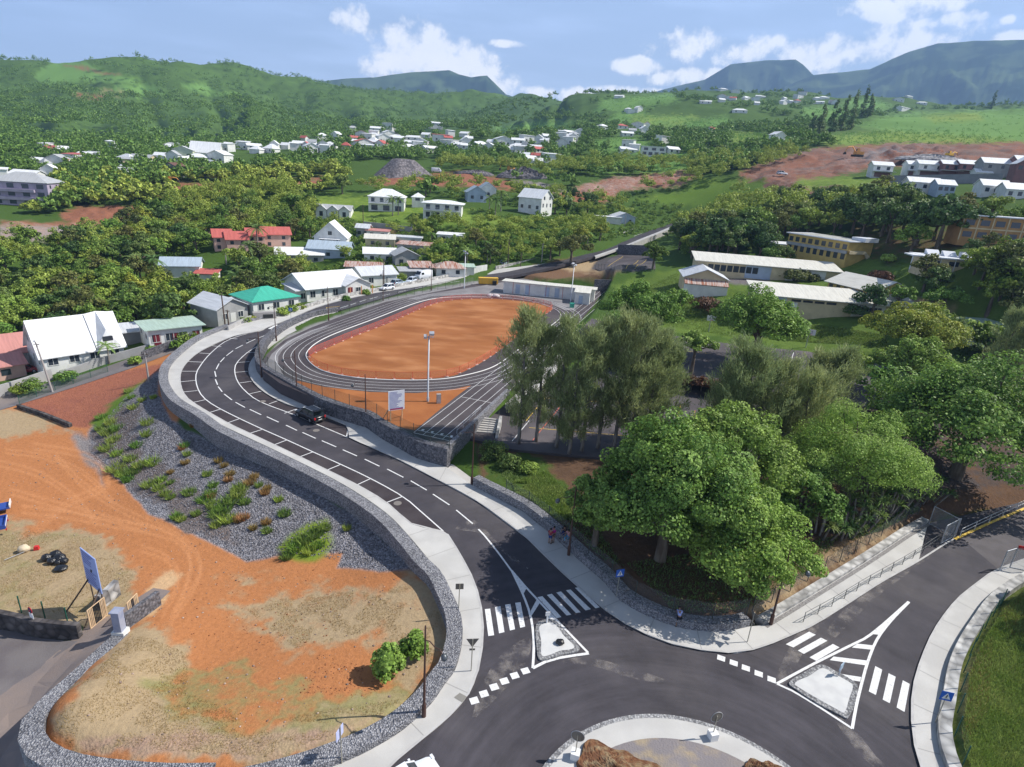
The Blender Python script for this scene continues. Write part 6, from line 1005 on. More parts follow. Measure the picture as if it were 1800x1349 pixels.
wood_mass('woodland', [(*t[2], t[3]) for t in CAND[_nb:]] + [(*l, sc) for kd, l, sc, a in rest], ['wood0','wood1','wood2'], LEAFM['wood'], leaf=1000)
_cf = [c for c in COVER if c[2] in (CANE, LIME) and c[0][0][0] > 700]
for k_, c in enumerate(_cf):
    if max(np.array(c[0])[:, 1]) > 312 or c[0][0][0] == 1620: continue
    X, Y, Z, d = points(c[0], 520, 30+k_, None, 260, 1700); CANEP = globals().setdefault('CANEP', []); CANEP += [(x, y, z-.3, .26+.16*random.random()) for x, y, z in zip(X, Y, Z)]
leafmat('cane', (.10,.19,.04), (.13,.22,.05), .35, .35, .1)
wood_mass('cane_field', CANEP, ['far0','far1'], LEAFM['cane'], leaf=26)
def mids(X, Y, Q): return chunked(X, Y, Q) & (sdist(X, Y, SH_ROAD) > 3) & (sdist(X, Y, TRK) > 3) & (fbm(X/25, Y/25, 4) > .40) & (sdist(Q[:, 0], Q[:, 1], NOGO[0]) > 4)
leafmat('scrub', (.09,.155,.026), (.135,.195,.036), .35, .4, .1)
X, Y, Z, d = points([(-60,640),(-60,420),(300,320),(620,320),(880,345),(1060,350),(1250,320),(1600,350),(1850,380),(1850,450),(1600,420),(1330,440),(1200,450),(1180,400),(1000,440),(860,470),(640,495),(520,540),(420,570),(340,590),(180,640)], 3600, 50, mids, 125, 420)
wood_mass('scrub', [(x, y, z-.25, .16+.24*random.random()) for x, y, z in zip(X, Y, Z)], ['far0','far1','far2'], LEAFM['scrub'], leaf=150)
_gb = [(312,612,1.3,1.6),(326,604,1.6,2.),(340,598,1.2,1.4),(268,618,1.2,1.3),(432,572,1.3,1.6),(446,566,1.2,1.5),(498,556,1.5,2.),(512,549,1.6,1.5),(528,544,1.3,1.3),(608,530,1.1,1.3),(643,520,1.2,1.6),(690,498,1.6,2.2),(120,672,1.7,2.),(60,690,2.,2.2),(40,694,1.6,1.8),(238,640,1.2,1.3),(705,495,1.7,2.4),(652,512,1.2,1.4)]
for i, (px, py, r_, h_) in enumerate(_gb): shrub(px, py, None, r_, h_, 900, .3, ['bright','wood','yellow'][i % 3], 500+i, 'garden bush beside the houses along the road', 'garden_bush', 'garden bushes along the road')
# tall slim poplar on the skyline and feathery pines on the cane slope
for px, py, hh_, r_, lab in ((1743,192,24,3.2,'tall dark columnar tree alone on the skyline'),):
    p = G(px, py); bl = [((random.uniform(-1,1), random.uniform(-1,1), 3+k*hh_/9), (r_*(1-.06*k), r_*(1-.06*k), hh_/7)) for k in range(9)]; o = empty('columnar_tree', p, 0, lab, 'tree'); link('trunk', trunk_mesh('trunk', 6, .4, []), None, o); link('crown', crown_mesh('crown', bl, 900, 1.3, LEAFM['dark'], 77), None, o)
for i, (px, py, h_) in enumerate(((1440,235,20),(1462,232,24),(1478,230,26),(1495,228,30),(1515,205,28),(1525,206,20),(1425,236,14))):
    p = G(px, py); bl = [((random.uniform(-1.5,1.5), random.uniform(-1.5,1.5), 2+k*h_/7), (4.*(1-.11*k), 4.*(1-.11*k), h_/8)) for k in range(7)]; o = empty('casuarina_tree', p, 0, 'tall grey green pine in the clump on the cane slope', 'tree', 'pines on the cane slope'); link('trunk', trunk_mesh('trunk', h_*.9, .35, []), None, o); link('crown', crown_mesh('crown', bl, 1500, 1.5, LEAFM['dark'], 80+i, aspect=.45), None, o)
# ------------------------------------------------------------------ the climbing road beyond the track
def gz(L, dz=0.): return np.array([G(*p) + [0, 0, dz] for p in L])
cl = [(850,484),(880,480),(914,473.5),(944,467),(972,460),(1008,451.5),(1044,442),(1072,432),(1100,421.5),(1128,411),(1150,402),(1175,393),(1197,386),(1228,380),(1257,374)]; cr_ = [(845,492),(880,488),(914,482),(944,476),(975,469),(1010,460),(1044.6,450.5),(1075,440),(1105.7,429),(1130,419),(1155.7,409),(1178,399.5),(1199,393),(1230,386),(1258,379)]
A_, B_ = gz(cl), gz(cr_); mz = (A_[:, 2]+B_[:, 2])/2
for k in range(6): mz[1:-1] = (mz[:-2]+2*mz[1:-1]+mz[2:])/4
def lift(px, k, dz):                            # same picture point on the smoothed road level
    return np.array([at_z(px[i][0], px[i][1], mz[i]+dz) for i in range(len(px))])
mz[0] = float(zr(onr(850,486)[1])); A_, B_ = lift(cl, 0, .12), lift(cr_, 0, .12)
def band(name, A, B, m, drop=1.5, step=3):
    A, B = crv(A, step), crv(B, step); n = len(A); V = [tuple(p) for p in A] + [tuple(p) for p in B] + [(p[0], p[1], p[2]-drop) for p in A] + [(p[0], p[1], p[2]-drop) for p in B]
    F_ = [(i, n+i, n+i+1, i+1) for i in range(n-1)] + [(i, i+1, 2*n+i+1, 2*n+i) for i in range(n-1)] + [(n+i+1, n+i, 3*n+i, 3*n+i+1) for i in range(n-1)]
    return MB().add(V, F_).build(name, m)
st(band('road', A_, B_, ASPH, .8))
lp_ = [(x-8-.4*i, y-6+.15*i) for i, (x, y) in enumerate(cl)]; P_ = lift(lp_, 0, .25); st(band('pavement', P_, A_+[0,0,.10], CONC))
rp_ = [(x+2.2, y+1.5) for x, y in cr_]; Q_ = lift(rp_, 0, .25); st(band('pavement', B_[6:]+[0,0,.10], Q_[6:], CONC, .6))
wall('roadside_wall', P_[1:6], .35, 1.0, PALEST, 'pale boundary wall of the road behind the track before the climb', side=-1, base=2.5); wall('roadside_wall', P_[6:11], .4, 1.1, PALEST, 'pale wall beside the planting strips of the climbing road', side=-1, base=3.); wall('roadside_wall', P_[11:], .4, .9, PALEST, 'last pale wall at the top of the climbing road', side=-1, base=3.)
wall('retaining_wall', Q_[8:13], .5, .15, BLOCK, 'tall grey retaining wall below the climbing road above the basketball court', side=1, base=[1.5,3.5,4.5,3.5])
PLANTB = mat('planting_soil_red', (.26,.11,.05), (.2,.09,.045), scale=2., rough=1.)
for i0, i1 in ((6, 8), (9, 11)): b = MB(); X_ = (P_*.55+A_*.45); 
for i0, i1 in ((6, 7.4), (8.6, 10.2)):
    t = np.linspace(i0, i1, 6); I = np.arange(len(P_)); a = np.stack([np.interp(t, I, (P_*.35+A_*.65)[:, k]) for k in range(3)], 1); c = np.stack([np.interp(t, I, (P_*.12+A_*.88)[:, k]) for k in range(3)], 1); st(band('planting_strip', a+[0,0,.06], c+[0,0,.06], PLANTB, .3))
BBC = sheet('sports_court', gl([(1046,474),(1075,455),(1090,447),(1150,450),(1152,474),(1110,478)]), hz_, .12, COURTM, grid=3.); st(BBC)
b = MB()
for a, c in (((1068,470),(1095,452)),((1100,474),(1122,459)),((1116,474),(1136,458))): ribbon(b, gl([a, c]), .14, hz_, .17, 2.)
b.build('court_line', YPAINT, BBC)
# ------------------------------------------------------------------ street lamps, masts, poles
LAMPM = mat('lamp_brown', (.085,.045,.035), rough=.5, metal=.2); LANT = mat('lantern', (.10,.11,.12), rough=.35, metal=.4); LENS = mat('lamp_lens', (.5,.52,.55), rough=.2); GALV = mat('galvanised', (.46,.48,.52), (.40,.42,.46), scale=3., rough=.45, metal=.35); WOODP = mat('pole_wood', (.13,.09,.07), (.09,.065,.05), scale=2., rough=.9, obj=True); CONCP = mat('pole_concrete', (.33,.31,.30), rough=.9)
lamp0 = empty('street_lamp', (0,0,0)); b = MB().lathe((0,0,0), [(.14,0),(.14,.9),(.085,1.0),(.075,3.4),(.065,3.45),(.055,6.3),(.05,6.95),(.0,7.0)], 10); b.build('pole', LAMPM, lamp0)
MB().tube([(0,0,5.9),(.35,0,6.05),(.8,0,5.85),(1.15,0,5.95),(1.35,0,5.75)], [.035,.035,.035,.03,.03], 7).build('arm', LAMPM, lamp0); b = MB().lathe((0,0,0), [(.05,.06),(.15,.0),(.21,-.22),(.12,-.34),(0,-.36)], 12); la = b.build('lantern', LANT, lamp0, (1.42,0,5.72)); la.rotation_euler = (0,-.5,0); MB().lathe((0,0,0), [(.16,-.23),(.10,-.37),(0,-.40)], 12).build('lens', LENS, la)
for i, (px, py, az_, lab) in enumerate([(745,1262,-35,'brown street lamp at the gabion corner beside the two round shrubs'),(1354,1100,-40,'brown street lamp at the end of the low wall beside the light green tree'),(999,978,190,'brown street lamp in the shade by the group of people'),(829,853,170,'brown street lamp at the foot of the stairs'),(643.7,752,200,'brown street lamp against the track retaining wall near the site board'),(523,703,200,'brown street lamp on the retaining wall beside the dark parked car'),(460,665,190,'brown street lamp on the inside of the bend'),(486,601,150,'brown street lamp by the far crossing'),(578,567,120,'brown street lamp opposite the green roof'),(673.5,530,120,'brown street lamp opposite the parked white cars'),(758,512,120,'farthest brown street lamp along the track road')]):
    o = lamp0 if i == 0 else copy_tree(lamp0); o.location = onr(px, py)+[0,0,.12]; o.rotation_euler = (0,0,R(az_)); tag(o, lab, 'street lamp', 'brown street lamps')
mast0 = empty('floodlight_mast', (0,0,0)); MB().lathe((0,0,0), [(.17,0),(.17,.6),(.12,.65),(.08,9.0),(0,9.0)], 10).build('pole', GALV, mast0); MB().box((0,0,8.85),(1.3,.08,.08)).build('crossbar', GALV, mast0)
for x, z in ((.35,9.35),(-.45,8.95)): f = MB().box((0,0,0),(.62 if x > 0 else .4,.5,.34)).build('floodlight', GALV, mast0, (x,-.1,z)); f.rotation_euler = (R(25),0,0); MB().box((0,-.26,0),(.5 if x > 0 else .32,.02,.26)).build('lens', LENS, f)
for i, (px, py, z, lab) in enumerate(((752,706,T,'tall grey floodlight mast on the orange verge by the track'),(816,507,T,'grey floodlight mast at the far left end of the track'),(1003,531,T,'grey floodlight mast in front of the changing rooms'))):
    o = mast0 if i == 0 else copy_tree(mast0); o.location = at_z(px, py, z); o.rotation_euler = (0,0,[.2,2.6,3.6][i]); tag(o, lab, 'floodlight', 'floodlight masts round the track')
for i, (px, py, top, ln, m, lab) in enumerate(((93,690,600,-.13,CONCP,'leaning pale concrete pole before the A frame house'),(397,582,516,-.02,WOODP,'dark wooden pole beside the grey tin house'),(403,583,545,0,WOODP,'shorter wooden pole beside the dark pole'),(139,518,483,0,CONCP,'pale stub pole in the wood'),(398,465,440,0,CONCP,'pale pole below the red roofed row'),(675,506,457,0,WOODP,'dark pole behind the white parked hatchback'),(952,461,428,0,CONCP,'grey pole beside the umbrella olive tree'),(892.5,466,420,0,WOODP,'dark pole at the start of the roadside wall'),(915,469,445,0,WOODP,'second dark pole along the roadside wall'),(638.5,394,360,0,WOODP,'dark pole in the villa garden'),(781,484,466,0,CONCP,'pale pole at the dark red roofed house'),(1098,398,375,0,CONCP,'pole by the low house on the climbing road'),(262,672,620,0,CONCP,'thin pole on the lower road by the flat roofed house'),(724,412,394,0,CONCP,'white pole below the garden wall'))):
    p = G(px, py); d = math.hypot(p[0], p[1]); r = ray(px, top); hh_ = max(3., H + r[2]*d/math.hypot(r[0], r[1]) - p[2]); o = empty('utility_pole', p, 0, lab, 'pole'); MB().tube([(0,0,-.5),(ln*hh_*.5,0,hh_*.5),(ln*hh_,0,hh_)], [.16,.13,.10], 7).build('pole', m, o); MB().box((ln*hh_*.95,0,hh_*.95),(.9,.08,.1)).build('crossarm', WOODP, o)
# ------------------------------------------------------------------ signs
SBLUE = mat('sign_blue', (.03,.12,.48), rough=.45); SWHITE = mat('sign_white', (.75,.75,.75), rough=.5); SRED = mat('sign_red', (.55,.03,.03), rough=.45); SBACK = mat('sign_back', (.17,.155,.135), rough=.5, metal=.3); POSTM = mat('sign_post', (.38,.36,.30), rough=.5, metal=.3); BLACK = mat('black_mark', (.02,.02,.02), rough=.6); DKBLU = mat('dark_blue', (.02,.03,.10), rough=.5)
def tubeM(m=POSTM): return m
def post(o, h, r=.035): MB().tube([(0,0,-.2),(0,0,h)], r, 8).build('post', POSTM, o)
def cross_sign(px, py, yaw, lab):
    o = empty('crossing_sign', onr(px, py)+[0,0,.13], R(yaw), lab, 'sign'); post(o, 2.6); MB().box((0,-.045,2.3),(.7,.02,.7)).build('plate', SBLUE, o); f = MB()
    f.add([(-.25,-.06,2.08),(.25,-.06,2.08),(0,-.06,2.56)], [(0,1,2)]); f.build('triangle', SWHITE, o); g = MB()       # walking figure on the white triangle
    g.box((.01,-.064,2.40),(.05,.004,.06)).box((0,-.064,2.30),(.05,.004,.13)); g.tube([(0,-.064,2.25),(-.06,-.064,2.12)], .014, 5); g.tube([(0,-.064,2.25),(.06,-.064,2.12)], .014, 5); g.tube([(-.07,-.064,2.27),(.08,-.064,2.33)], .012, 5); g.build('figure', BLACK, o)
cross_sign(1643,1273,-12,'blue pedestrian crossing sign on the right hand pavement'); cross_sign(1083,1051,18,'blue pedestrian crossing sign in the shade of the trees'); cross_sign(512,566,10,'small blue crossing sign by the far crossing')
def yield_sign(px, py, yaw, lab):
    o = empty('yield_sign', onr(px, py)+[0,0,.13], R(yaw), lab, 'sign'); post(o, 2.7); MB().add([(-.42,.05,2.66),(.42,.05,2.66),(0,.05,1.95),(-.42,.07,2.66),(.42,.07,2.66),(0,.07,1.95)], [(0,2,1),(3,4,5),(0,1,4,3),(1,2,5,4),(2,0,3,5)]).build('plate', SBACK, o); MB().add([(-.42,.075,2.66),(.42,.075,2.66),(0,.075,1.95)], [(0,1,2)]).build('face', SRED, o); MB().add([(-.28,.079,2.59),(.28,.079,2.59),(0,.079,2.1)], [(0,1,2)]).build('face_centre', SWHITE, o); MB().box((0,.05,1.78),(.38,.03,.14)).build('sub_plate', SBACK, o)
yield_sign(828,1182,8,'grey back of a triangular yield sign on the left pavement'); yield_sign(1313,1131,-70,'yield sign turned edge on at the end of the gabion wall')
o = empty('sign_post', onr(806,1078)+[0,0,.13], R(8), 'brown square sign seen from behind beside the left crossing', 'sign'); post(o, 2.6); MB().box((0,.05,2.3),(.6,.03,.5)).build('plate', SBACK, o); MB().box((0,.07,2.3),(.56,.01,.46)).build('face', SBLUE, o)
o = empty('sign_post', onr(601,1345)+[0,0,.13], R(75), 'pale blue sign turned edge on at the bottom gabion wall', 'sign'); post(o, 2.8); MB().box((0,.05,2.3),(.7,.03,.7)).build('plate', mat('pale_blue', (.45,.48,.7), rough=.5), o)
for px, py, lab in ((1010,1336,'round sign seen from behind on the left edge of the roundabout'),(1251,1301,'round sign seen from behind on the right edge of the roundabout')):
    p = onr(px, py)+[0,0,.2]; o = empty('roundabout_sign', p, R(15 if px > 1100 else -15), lab, 'sign', 'round signs on the roundabout'); MB().box((0,0,.22),(.5,.5,.5)).build('concrete_block', mat('white_block', (.72,.72,.71), rough=.8), o); MB().tube([(0,0,.3),(0,0,1.75)], .03, 8).build('post', POSTM, o)
    d = MB().lathe((0,0,0), [(0,-.015),(.38,-.015),(.40,0),(.38,.015),(0,.015)], 24); q_ = d.build('disc', SBACK, o, (0,.04,1.65)); q_.rotation_euler = (R(90),0,0); r_ = MB().lathe((0,0,0), [(.37,.022),(.40,.022),(.40,.028),(.37,.028)], 24).build('rim', GALV, q_)
p = G(66,1117); o = empty('no_parking_sign', p, R(-25), 'round red and blue no parking sign with a white plate by the stone wall', 'sign'); MB().tube([(0,0,0),(0,0,2.4)], .04, 8).build('post', GALV, o); d = MB().lathe((0,0,0), [(0,-.012),(.27,-.012),(.27,.012),(0,.012)], 24).build('disc', SRED, o, (0,-.06,2.35)); d.rotation_euler = (R(90),0,0); MB().lathe((0,0,0), [(0,.018),(.21,.018),(.21,.014)], 24).build('disc_centre', DKBLU, d); MB().box((0,-.06,1.85),(.5,.02,.42)).build('plate', SWHITE, o); MB().box((0,0,.028),(.42,.06,.006), rz=.785).build('slash', SRED, d)
TIMB = mat('raw_timber', (.62,.44,.27), (.52,.36,.22), scale=3., rough=.85, obj=True); BOARD = mat('board_blue', (.30,.38,.66), rough=.6); BOARDW = mat('board_white', (.66,.68,.74), rough=.6); TXT = mat('board_text', (.12,.13,.34), rough=.6)
def site_board(px, py, z, yaw, w, h, z0, lab, bm_, legm, up=False):
    o = empty('site_board', at_z(px, py, z), R(yaw), lab, 'board'); MB().box((0,0,z0+h/2),(w,.06,h)).build('panel', bm_, o); g = random.Random(int(px)); n = 15
    t = MB()
    for k in range(n):
        if k in (6, 7) and up: continue
        ln = w*g.uniform(.45, .85); t.box((-(w*.44-ln/2), -.034, z0+h-.18-k*(h-.3)/n), (ln, .006, (h-.3)/n*.42))
    t.build('text_lines', TXT, o)
    if up: a = MB(); a.box((.05,-.036,z0+h*.5),(.18,.006,.3)).box((.2,-.036,z0+h*.53),(.08,.006,.2)).build('logo_mark', BLACK, o)
    else: MB().box((0,-.036,z0+.14),(w*.8,.006,.16)).build('footer', mat('footer_red', (.35,.06,.12), rough=.6), o)
    for s in (-1, 1): MB().tube([(s*w*.36,.06,-.2),(s*w*.36,.06,z0+h*.6)], .05, 4, smooth=False).build('leg', legm, o); MB().tube([(s*w*.62,1.5 if not up else -1.7,-.1),(s*w*.36,.08,z0+.5)], .065, 4, smooth=False).build('brace', legm, o)
site_board(697,741,T,30,2.0,2.5,1.5,'pale information board on timber legs above the track wall',BOARDW,TIMB); site_board(174,1068,-2.6,-32,2.4,3.2,1.9,'large blue information board on dark legs beside the wooden gate',BOARD,WOODP,True)
# ------------------------------------------------------------------ fences, rails, gates
def netmat(n, c, a): return mat('net_'+n, c, rough=.7, alpha=a)
GNET = netmat('green', (.03,.09,.06), .26); WNET = netmat('wire', (.36,.38,.40), .34); RNET = netmat('red', (.62,.16,.10), .30); FPOST = mat('fence_green', (.02,.10,.07), rough=.5); FDARK = mat('fence_dark', (.05,.06,.055), rough=.5)
def fence(name, label, path, h, net, pm, gap=2.5, pr=.035, cat='fence', top=None, pn='post'):
    P = resample(np.array(path, float), gap); o = empty(name, P[0], 0, label, cat); Q = P - P[0]
    for k in range(len(Q)): MB().tube([Q[k]+[0,0,-.1], Q[k]+[0,0,h]], pr, 6).build(pn, pm, o) if len(Q) <= 95 or k % 2 == 0 else None
    if net:
        n = len(Q); b = MB().add([tuple(q+[0,0,.08]) for q in Q] + [tuple(q+[0,0,h-.05]) for q in Q], [(i, i+1, n+i+1, n+i) for i in range(n-1)]); b.build('mesh_panel', net, o)
    if top:
        for z in top: MB().tube([q+[0,0,z] for q in Q], .022, 5).build('rail', pm, o)
    return o
rw = crv(RWALL, 4); rwt = offset(rw, -.55); rwt[:, 2] = T+.2
fence('mesh_fence', 'green wire fence on top of the track retaining wall round the bend', rwt[18:], 1.7, GNET, FDARK)
fence('mesh_fence', 'wire fence between the running track and the bus stop road', flat([(600,553),(678,528),(761,511),(833,498)], T-.1), 1.7, netmat('faint', (.2,.22,.22), .16), FDARK, 3.)
fence('mesh_fence', 'dark wire fence above the low gabion wall on the shaded bank', offset(crv(RWALL2, 4), -.55)[6:]+[0,0,.85], 1.5, netmat('faint', (.2,.22,.22), .16), FDARK, 3.)
fence('mesh_fence', 'wire fence on the leafy bank above the sloping pavement', offset(crv(RWALL3, 3), -1.1)+[0,0,.5], 1.5, netmat('faint', (.2,.22,.22), .16), FDARK, 2.6)
fence('mesh_fence', 'green mesh fence curving along the grassy bank at the right', offset(crv(EWALL[1:9], 4), .95)+[0,0,.3], 1.6, GNET, FPOST, 2.4)
fence('mesh_fence', 'overgrown green fence between the red ramp and the lower road', gl([(35,712),(67,698),(95,688),(140,672),(190,655)]), 1.5, GNET, FPOST, 2.6); fence('post_row', 'row of green posts behind the dark stone wall', [G(x, y) for x, y in ((-40,1060),(26,1075),(56,1081),(87,1089),(120,1098))], 1.6, None, FPOST, 2.2, .05)
rail = [onr(*p)+[0,0,.13] for p in ((1411,1096),(1460,1069),(1520,1032),(1580,998),(1620,974),(1652,952))]
fence('guard_rail', 'low dark metal railing along the kerb of the sloping pavement', rail, .95, None, mat('rail_dark', (.10,.105,.11), rough=.5, metal=.4), 2.0, .03, 'railing', (.45, .92))
fence('hand_rail', 'double white handrail beside the yellow kerb beyond the gate', [onr(*p)+[0,0,.13] for p in ((1686,946),(1740,920),(1800,893),(1870,862))], 1.0, None, SWHITE, 3., .03, 'railing', (.55, .98))
# red net barrier round the pitch, with light feet
pf = off_closed(RC, 0.); bar = smooth_closed(fieldp, 2); o = fence('net_barrier', 'orange red net barrier with posts round the dirt pitch', resample(bar, 2.6), 1.15, RNET, mat('barrier_red', (.60,.09,.05), rough=.6), 2.6, .03, 'barrier', (1.12, .15)); P = resample(resample(bar, 2.6), 2.6)
for k in range(0, len(P)-1): MB().box((P[k][0]-P[0][0], P[k][1]-P[0][1], .06), (.55,.25,.12), rz=k*.3).build('foot', mat('barrier_foot', (.55,.42,.36), rough=.8), o)
b = MB(); ribs = resample(RC, 1.); n = len(ribs); b.tube([p+[0,0,.06] for p in ribs], .075, 6); tag(b.build('track_rail', mat('rail_white', (.74,.73,.72), rough=.5), None), 'low white rail edging the inside lane of the running track', 'rail')
fence('court_fence', 'dark wire fence in front of the basketball court', gl([(1046,475),(1080,477),(1110,479),(1150,477)]), 2., netmat('faint', (.2,.22,.22), .16), FDARK, 3.); fence('wall_rail', 'white double rail beside the straight at the end of the track', [at_z(803,764,T)+[0,0,.2], at_z(845,724,T)+[0,0,.2]], .7, None, GALV, 2.2, .03, 'railing', (.35,.68)); fence('stair_rail', 'dark handrail beside the stairs', [stB+[0,0,.2], stD+[0,0,.1]], .95, None, FDARK, 2., .025, 'railing', (.9,))
def gate(name, label, A, B, h, net, fm, cat='gate', bars=0, top=None):
    A, B = np.array(A), np.array(B); o = empty(name, A, math.atan2(B[1]-A[1], B[0]-A[0]), label, cat); w = math.hypot(*(B-A)[:2]); f = MB()
    for x in (0, w): f.tube([(x,0,0),(x,0,h)], .05, 6)
    for z in (.08, h): f.tube([(0,0,z),(w,0,z)], .04, 6)
    f.build('frame', fm, o)
    if net: MB().add([(0,0,.1),(w,0,.1),(w,0,h),(0,0,h)], [(0,1,2,3)]).build('mesh_panel', net, o)
    for k in range(bars): MB().box((w*(k+.5)/bars, 0, h/2), (w/bars*.5, .04, h-.1)).build('bar', fm if not (bars*.28 < k < bars*.62) else BLACK, o)
    if top: MB().box((w/2, 0, h+.1), (w, .05, .35)).build('top_panel', top, o)
    return o
gate('mesh_gate', 'tall grey wire gate leaf across the pavement in front of the pandanus', onr(1632,923)+[0,0,.1], onr(1675,947)+[0,0,.1], 2.1, WNET, GALV); gate('mesh_gate', 'grey wire gate leaf folded along the kerb beside the handrail', onr(1653,958)+[0,0,.1], onr(1678,944)+[0,0,.1], 2.1, WNET, GALV)
gate('mesh_gate', 'grey wire gate leaf open at the right pavement', onr(1756,1006)+[0,0,.1], onr(1774,1000)+[0,0,.1], 2.2, WNET, GALV); gate('mesh_gate', 'grey wire gate panel with a red strip at the right edge', onr(1774,1000)+[0,0,.1], onr(1812,1008)+[0,0,.1], 2.2, WNET, GALV, top=SRED)
gate('wooden_gate', 'pale wooden slatted gate with dark middle bars beside the dusty lane', G(160,1107), G(189,1083), 1.75, None, TIMB, bars=13); gate('wooden_gate', 'second slatted gate leaf folded against the grey wall', G(222,1098)+[.1,.3,.3], G(240,1083)+[.1,.3,.3], 1.4, None, TIMB, bars=8)
# ------------------------------------------------------------------ vehicles
TYRE = mat('tyre', (.018,.018,.018), rough=.9); RIM = mat('rim', (.45,.46,.48), rough=.35, metal=.7); CGL = mat('car_glass', (.015,.022,.03), rough=.06, spec=.8); HLAMP = mat('headlight', (.7,.72,.75), rough=.1); TLAMP = mat('tail_light', (.45,.02,.02), rough=.2); PLATE = mat('number_plate', (.7,.7,.68), rough=.5); BUMP = mat('bumper_dark', (.03,.03,.03), rough=.7)
def paint(n, c, metal=.0): return mat('car_paint_'+n, c, rough=.25, metal=metal, spec=.6)
def loft(mb, st_):                              # stations (x, half width, z low, z high, inset of the top edge)
    V = []
    for x, w, z0, z1, ins in st_: zm = z0+(z1-z0)*.45; V += [(x,-w*.9,z0),(x,-w,z0+.12),(x,-w,zm),(x,-w+ins*.5,z1-.06),(x,-w+ins,z1),(x,w-ins,z1),(x,w-ins*.5,z1-.06),(x,w,zm),(x,w,z0+.12),(x,w*.9,z0)]
    n = 10; F_ = [(i*n+k, i*n+(k+1) % n, (i+1)*n+(k+1) % n, (i+1)*n+k) for i in range(len(st_)-1) for k in range(n)]; F_ = [f[::-1] for f in F_]
    mb.add(V, F_, True); mb.add(V[:n], [tuple(range(n))]); mb.add(V[-n:], [tuple(reversed(range(n)))]); return mb
def car(label, loc, heading, L_, W_, H_, col, kind='hatch', cat='car', name='parked_car', open_boot=False, group=None):
    o = empty(name, loc, R(heading), label, cat, group); w = W_/2; hl = L_/2; zb = .22; belt = H_*.60; pm = paint(*col) if isinstance(col, tuple) else col
    if kind == 'van': body = [(-hl,w*.94,zb+.1,H_*.97,.12),(-hl+.15,w,zb,H_,.14),(hl*.42,w,zb,H_,.14),(hl*.60,w,zb,H_*.97,.16),(hl*.86,w*.98,zb,H_*.58,.1),(hl*.97,w*.9,zb+.05,H_*.5,.1),(hl,w*.82,zb+.12,H_*.40,.1)]
    else: body = [(-hl,w*.82,zb+.14,belt*.9,.1),(-hl+.12,w*.94,zb+.02,belt,.1),(-hl*.55,w,zb,belt+.03,.09),(hl*.2,w,zb,belt,.09),(hl*.45,w*.98,zb,belt-.05,.11),(hl*.80,w*.95,zb,belt-.14,.16),(hl*.95,w*.86,zb+.05,belt-.24,.16),(hl,w*.72,zb+.14,belt-.36,.12)]
    loft(MB(), body).build('body', pm, o)
    if kind == 'van':
        for s in (-1, 1): MB().box((hl*.46,s*(w+.005),H_*.72),(.9,.02,H_*.24)).build('side_window', CGL, o)
        MB().add([(hl*.865,-w*.80,H_*.60),(hl*.865,w*.80,H_*.60),(hl*.625,w*.78,H_*.945),(hl*.625,-w*.78,H_*.945)], [(0,1,2,3)]).build('windscreen', CGL, o).location = (.03,0,.02)
        for s in (-1, 1): MB().box((-hl+.03,s*w*.42,H_*.70),(.06,w*.6,H_*.24)).build('rear_window', CGL, o)
    else:
        r0, r1 = (-hl*.80, hl*.06) if kind in ('suv', 'hatch') else (-hl*.45, hl*.08); b0, b1 = (-hl*.93, hl*.42) if kind in ('suv', 'hatch') else (-hl*.72, hl*.42); g = MB(); wt, wb = w*.70, w*.90; zt = H_-.05
        g.add([(b0,-wb,belt-.02),(b1,-wb,belt-.04),(b1,wb,belt-.04),(b0,wb,belt-.02),(r0,-wt,zt),(r1,-wt,zt),(r1,wt,zt),(r0,wt,zt)], [(0,1,5,4),(1,2,6,5),(2,3,7,6),(3,0,4,7)]); g.build('windows', CGL, o)
        t = MB(); t.box(((r0+r1)/2,0,zt+.025),(r1-r0+.12,2*wt+.06,.07))
        for s in (-1, 1):
            for a, c in (((b0,wb),(r0,wt)),((b1,wb),(r1,wt)),(((b0+b1)/2-.1,wb),((r0+r1)/2-.1,wt))): t.tube([(a[0],s*(a[1]+.005),belt-.04),(c[0],s*(c[1]+.005),zt)], .05, 6)
        t.build('roof', pm, o)
        for s in (-1, 1):
            MB().box((hl*.30,s*(w+.06),belt+.05),(.12,.14,.10)).build('mirror', pm, o)
            if kind == 'suv': MB().box(((r0+r1)/2,s*wt*.92,zt+.08),(r1-r0-.2,.04,.03)).build('roof_rail', GALV, o)
    for s in (-1, 1):
        MB().box((hl-.10,s*w*.66,belt*.72 if kind != 'van' else H_*.36),(.16,w*.34,.14)).build('headlight', HLAMP, o); MB().box((-hl+.05,s*w*.80,belt*.82 if kind != 'van' else H_*.4),(.12,w*.22,.26)).build('tail_light', TLAMP, o)
        for x in (-hl*.58, hl*.62):
            r = .33 if kind != 'suv' else .37; b = MB().lathe((0,0,0), [(.19,-.11),(r-.04,-.11),(r,-.07),(r,.07),(r-.04,.11),(.19,.11)], 18); ty = b.build('tyre', TYRE, None)
            wh = empty('wheel', (x, s*(w-.08), r)); wh.parent = o; ty.parent = wh; ty.rotation_euler = (R(90),0,0); rm_ = MB().lathe((0,0,0), [(0,-.09),(.19,-.10),(.21,-.085),(.21,.085),(.19,.10),(0,.09)], 12).build('rim', RIM, wh); rm_.rotation_euler = (R(90),0,0)
    MB().box((-hl-.005,0,.55),(.02,.5,.11)).build('number_plate', PLATE, o); MB().box((-hl+.03,0,zb+.22),(.14,W_*.86,.16)).build('bumper', BUMP, o)
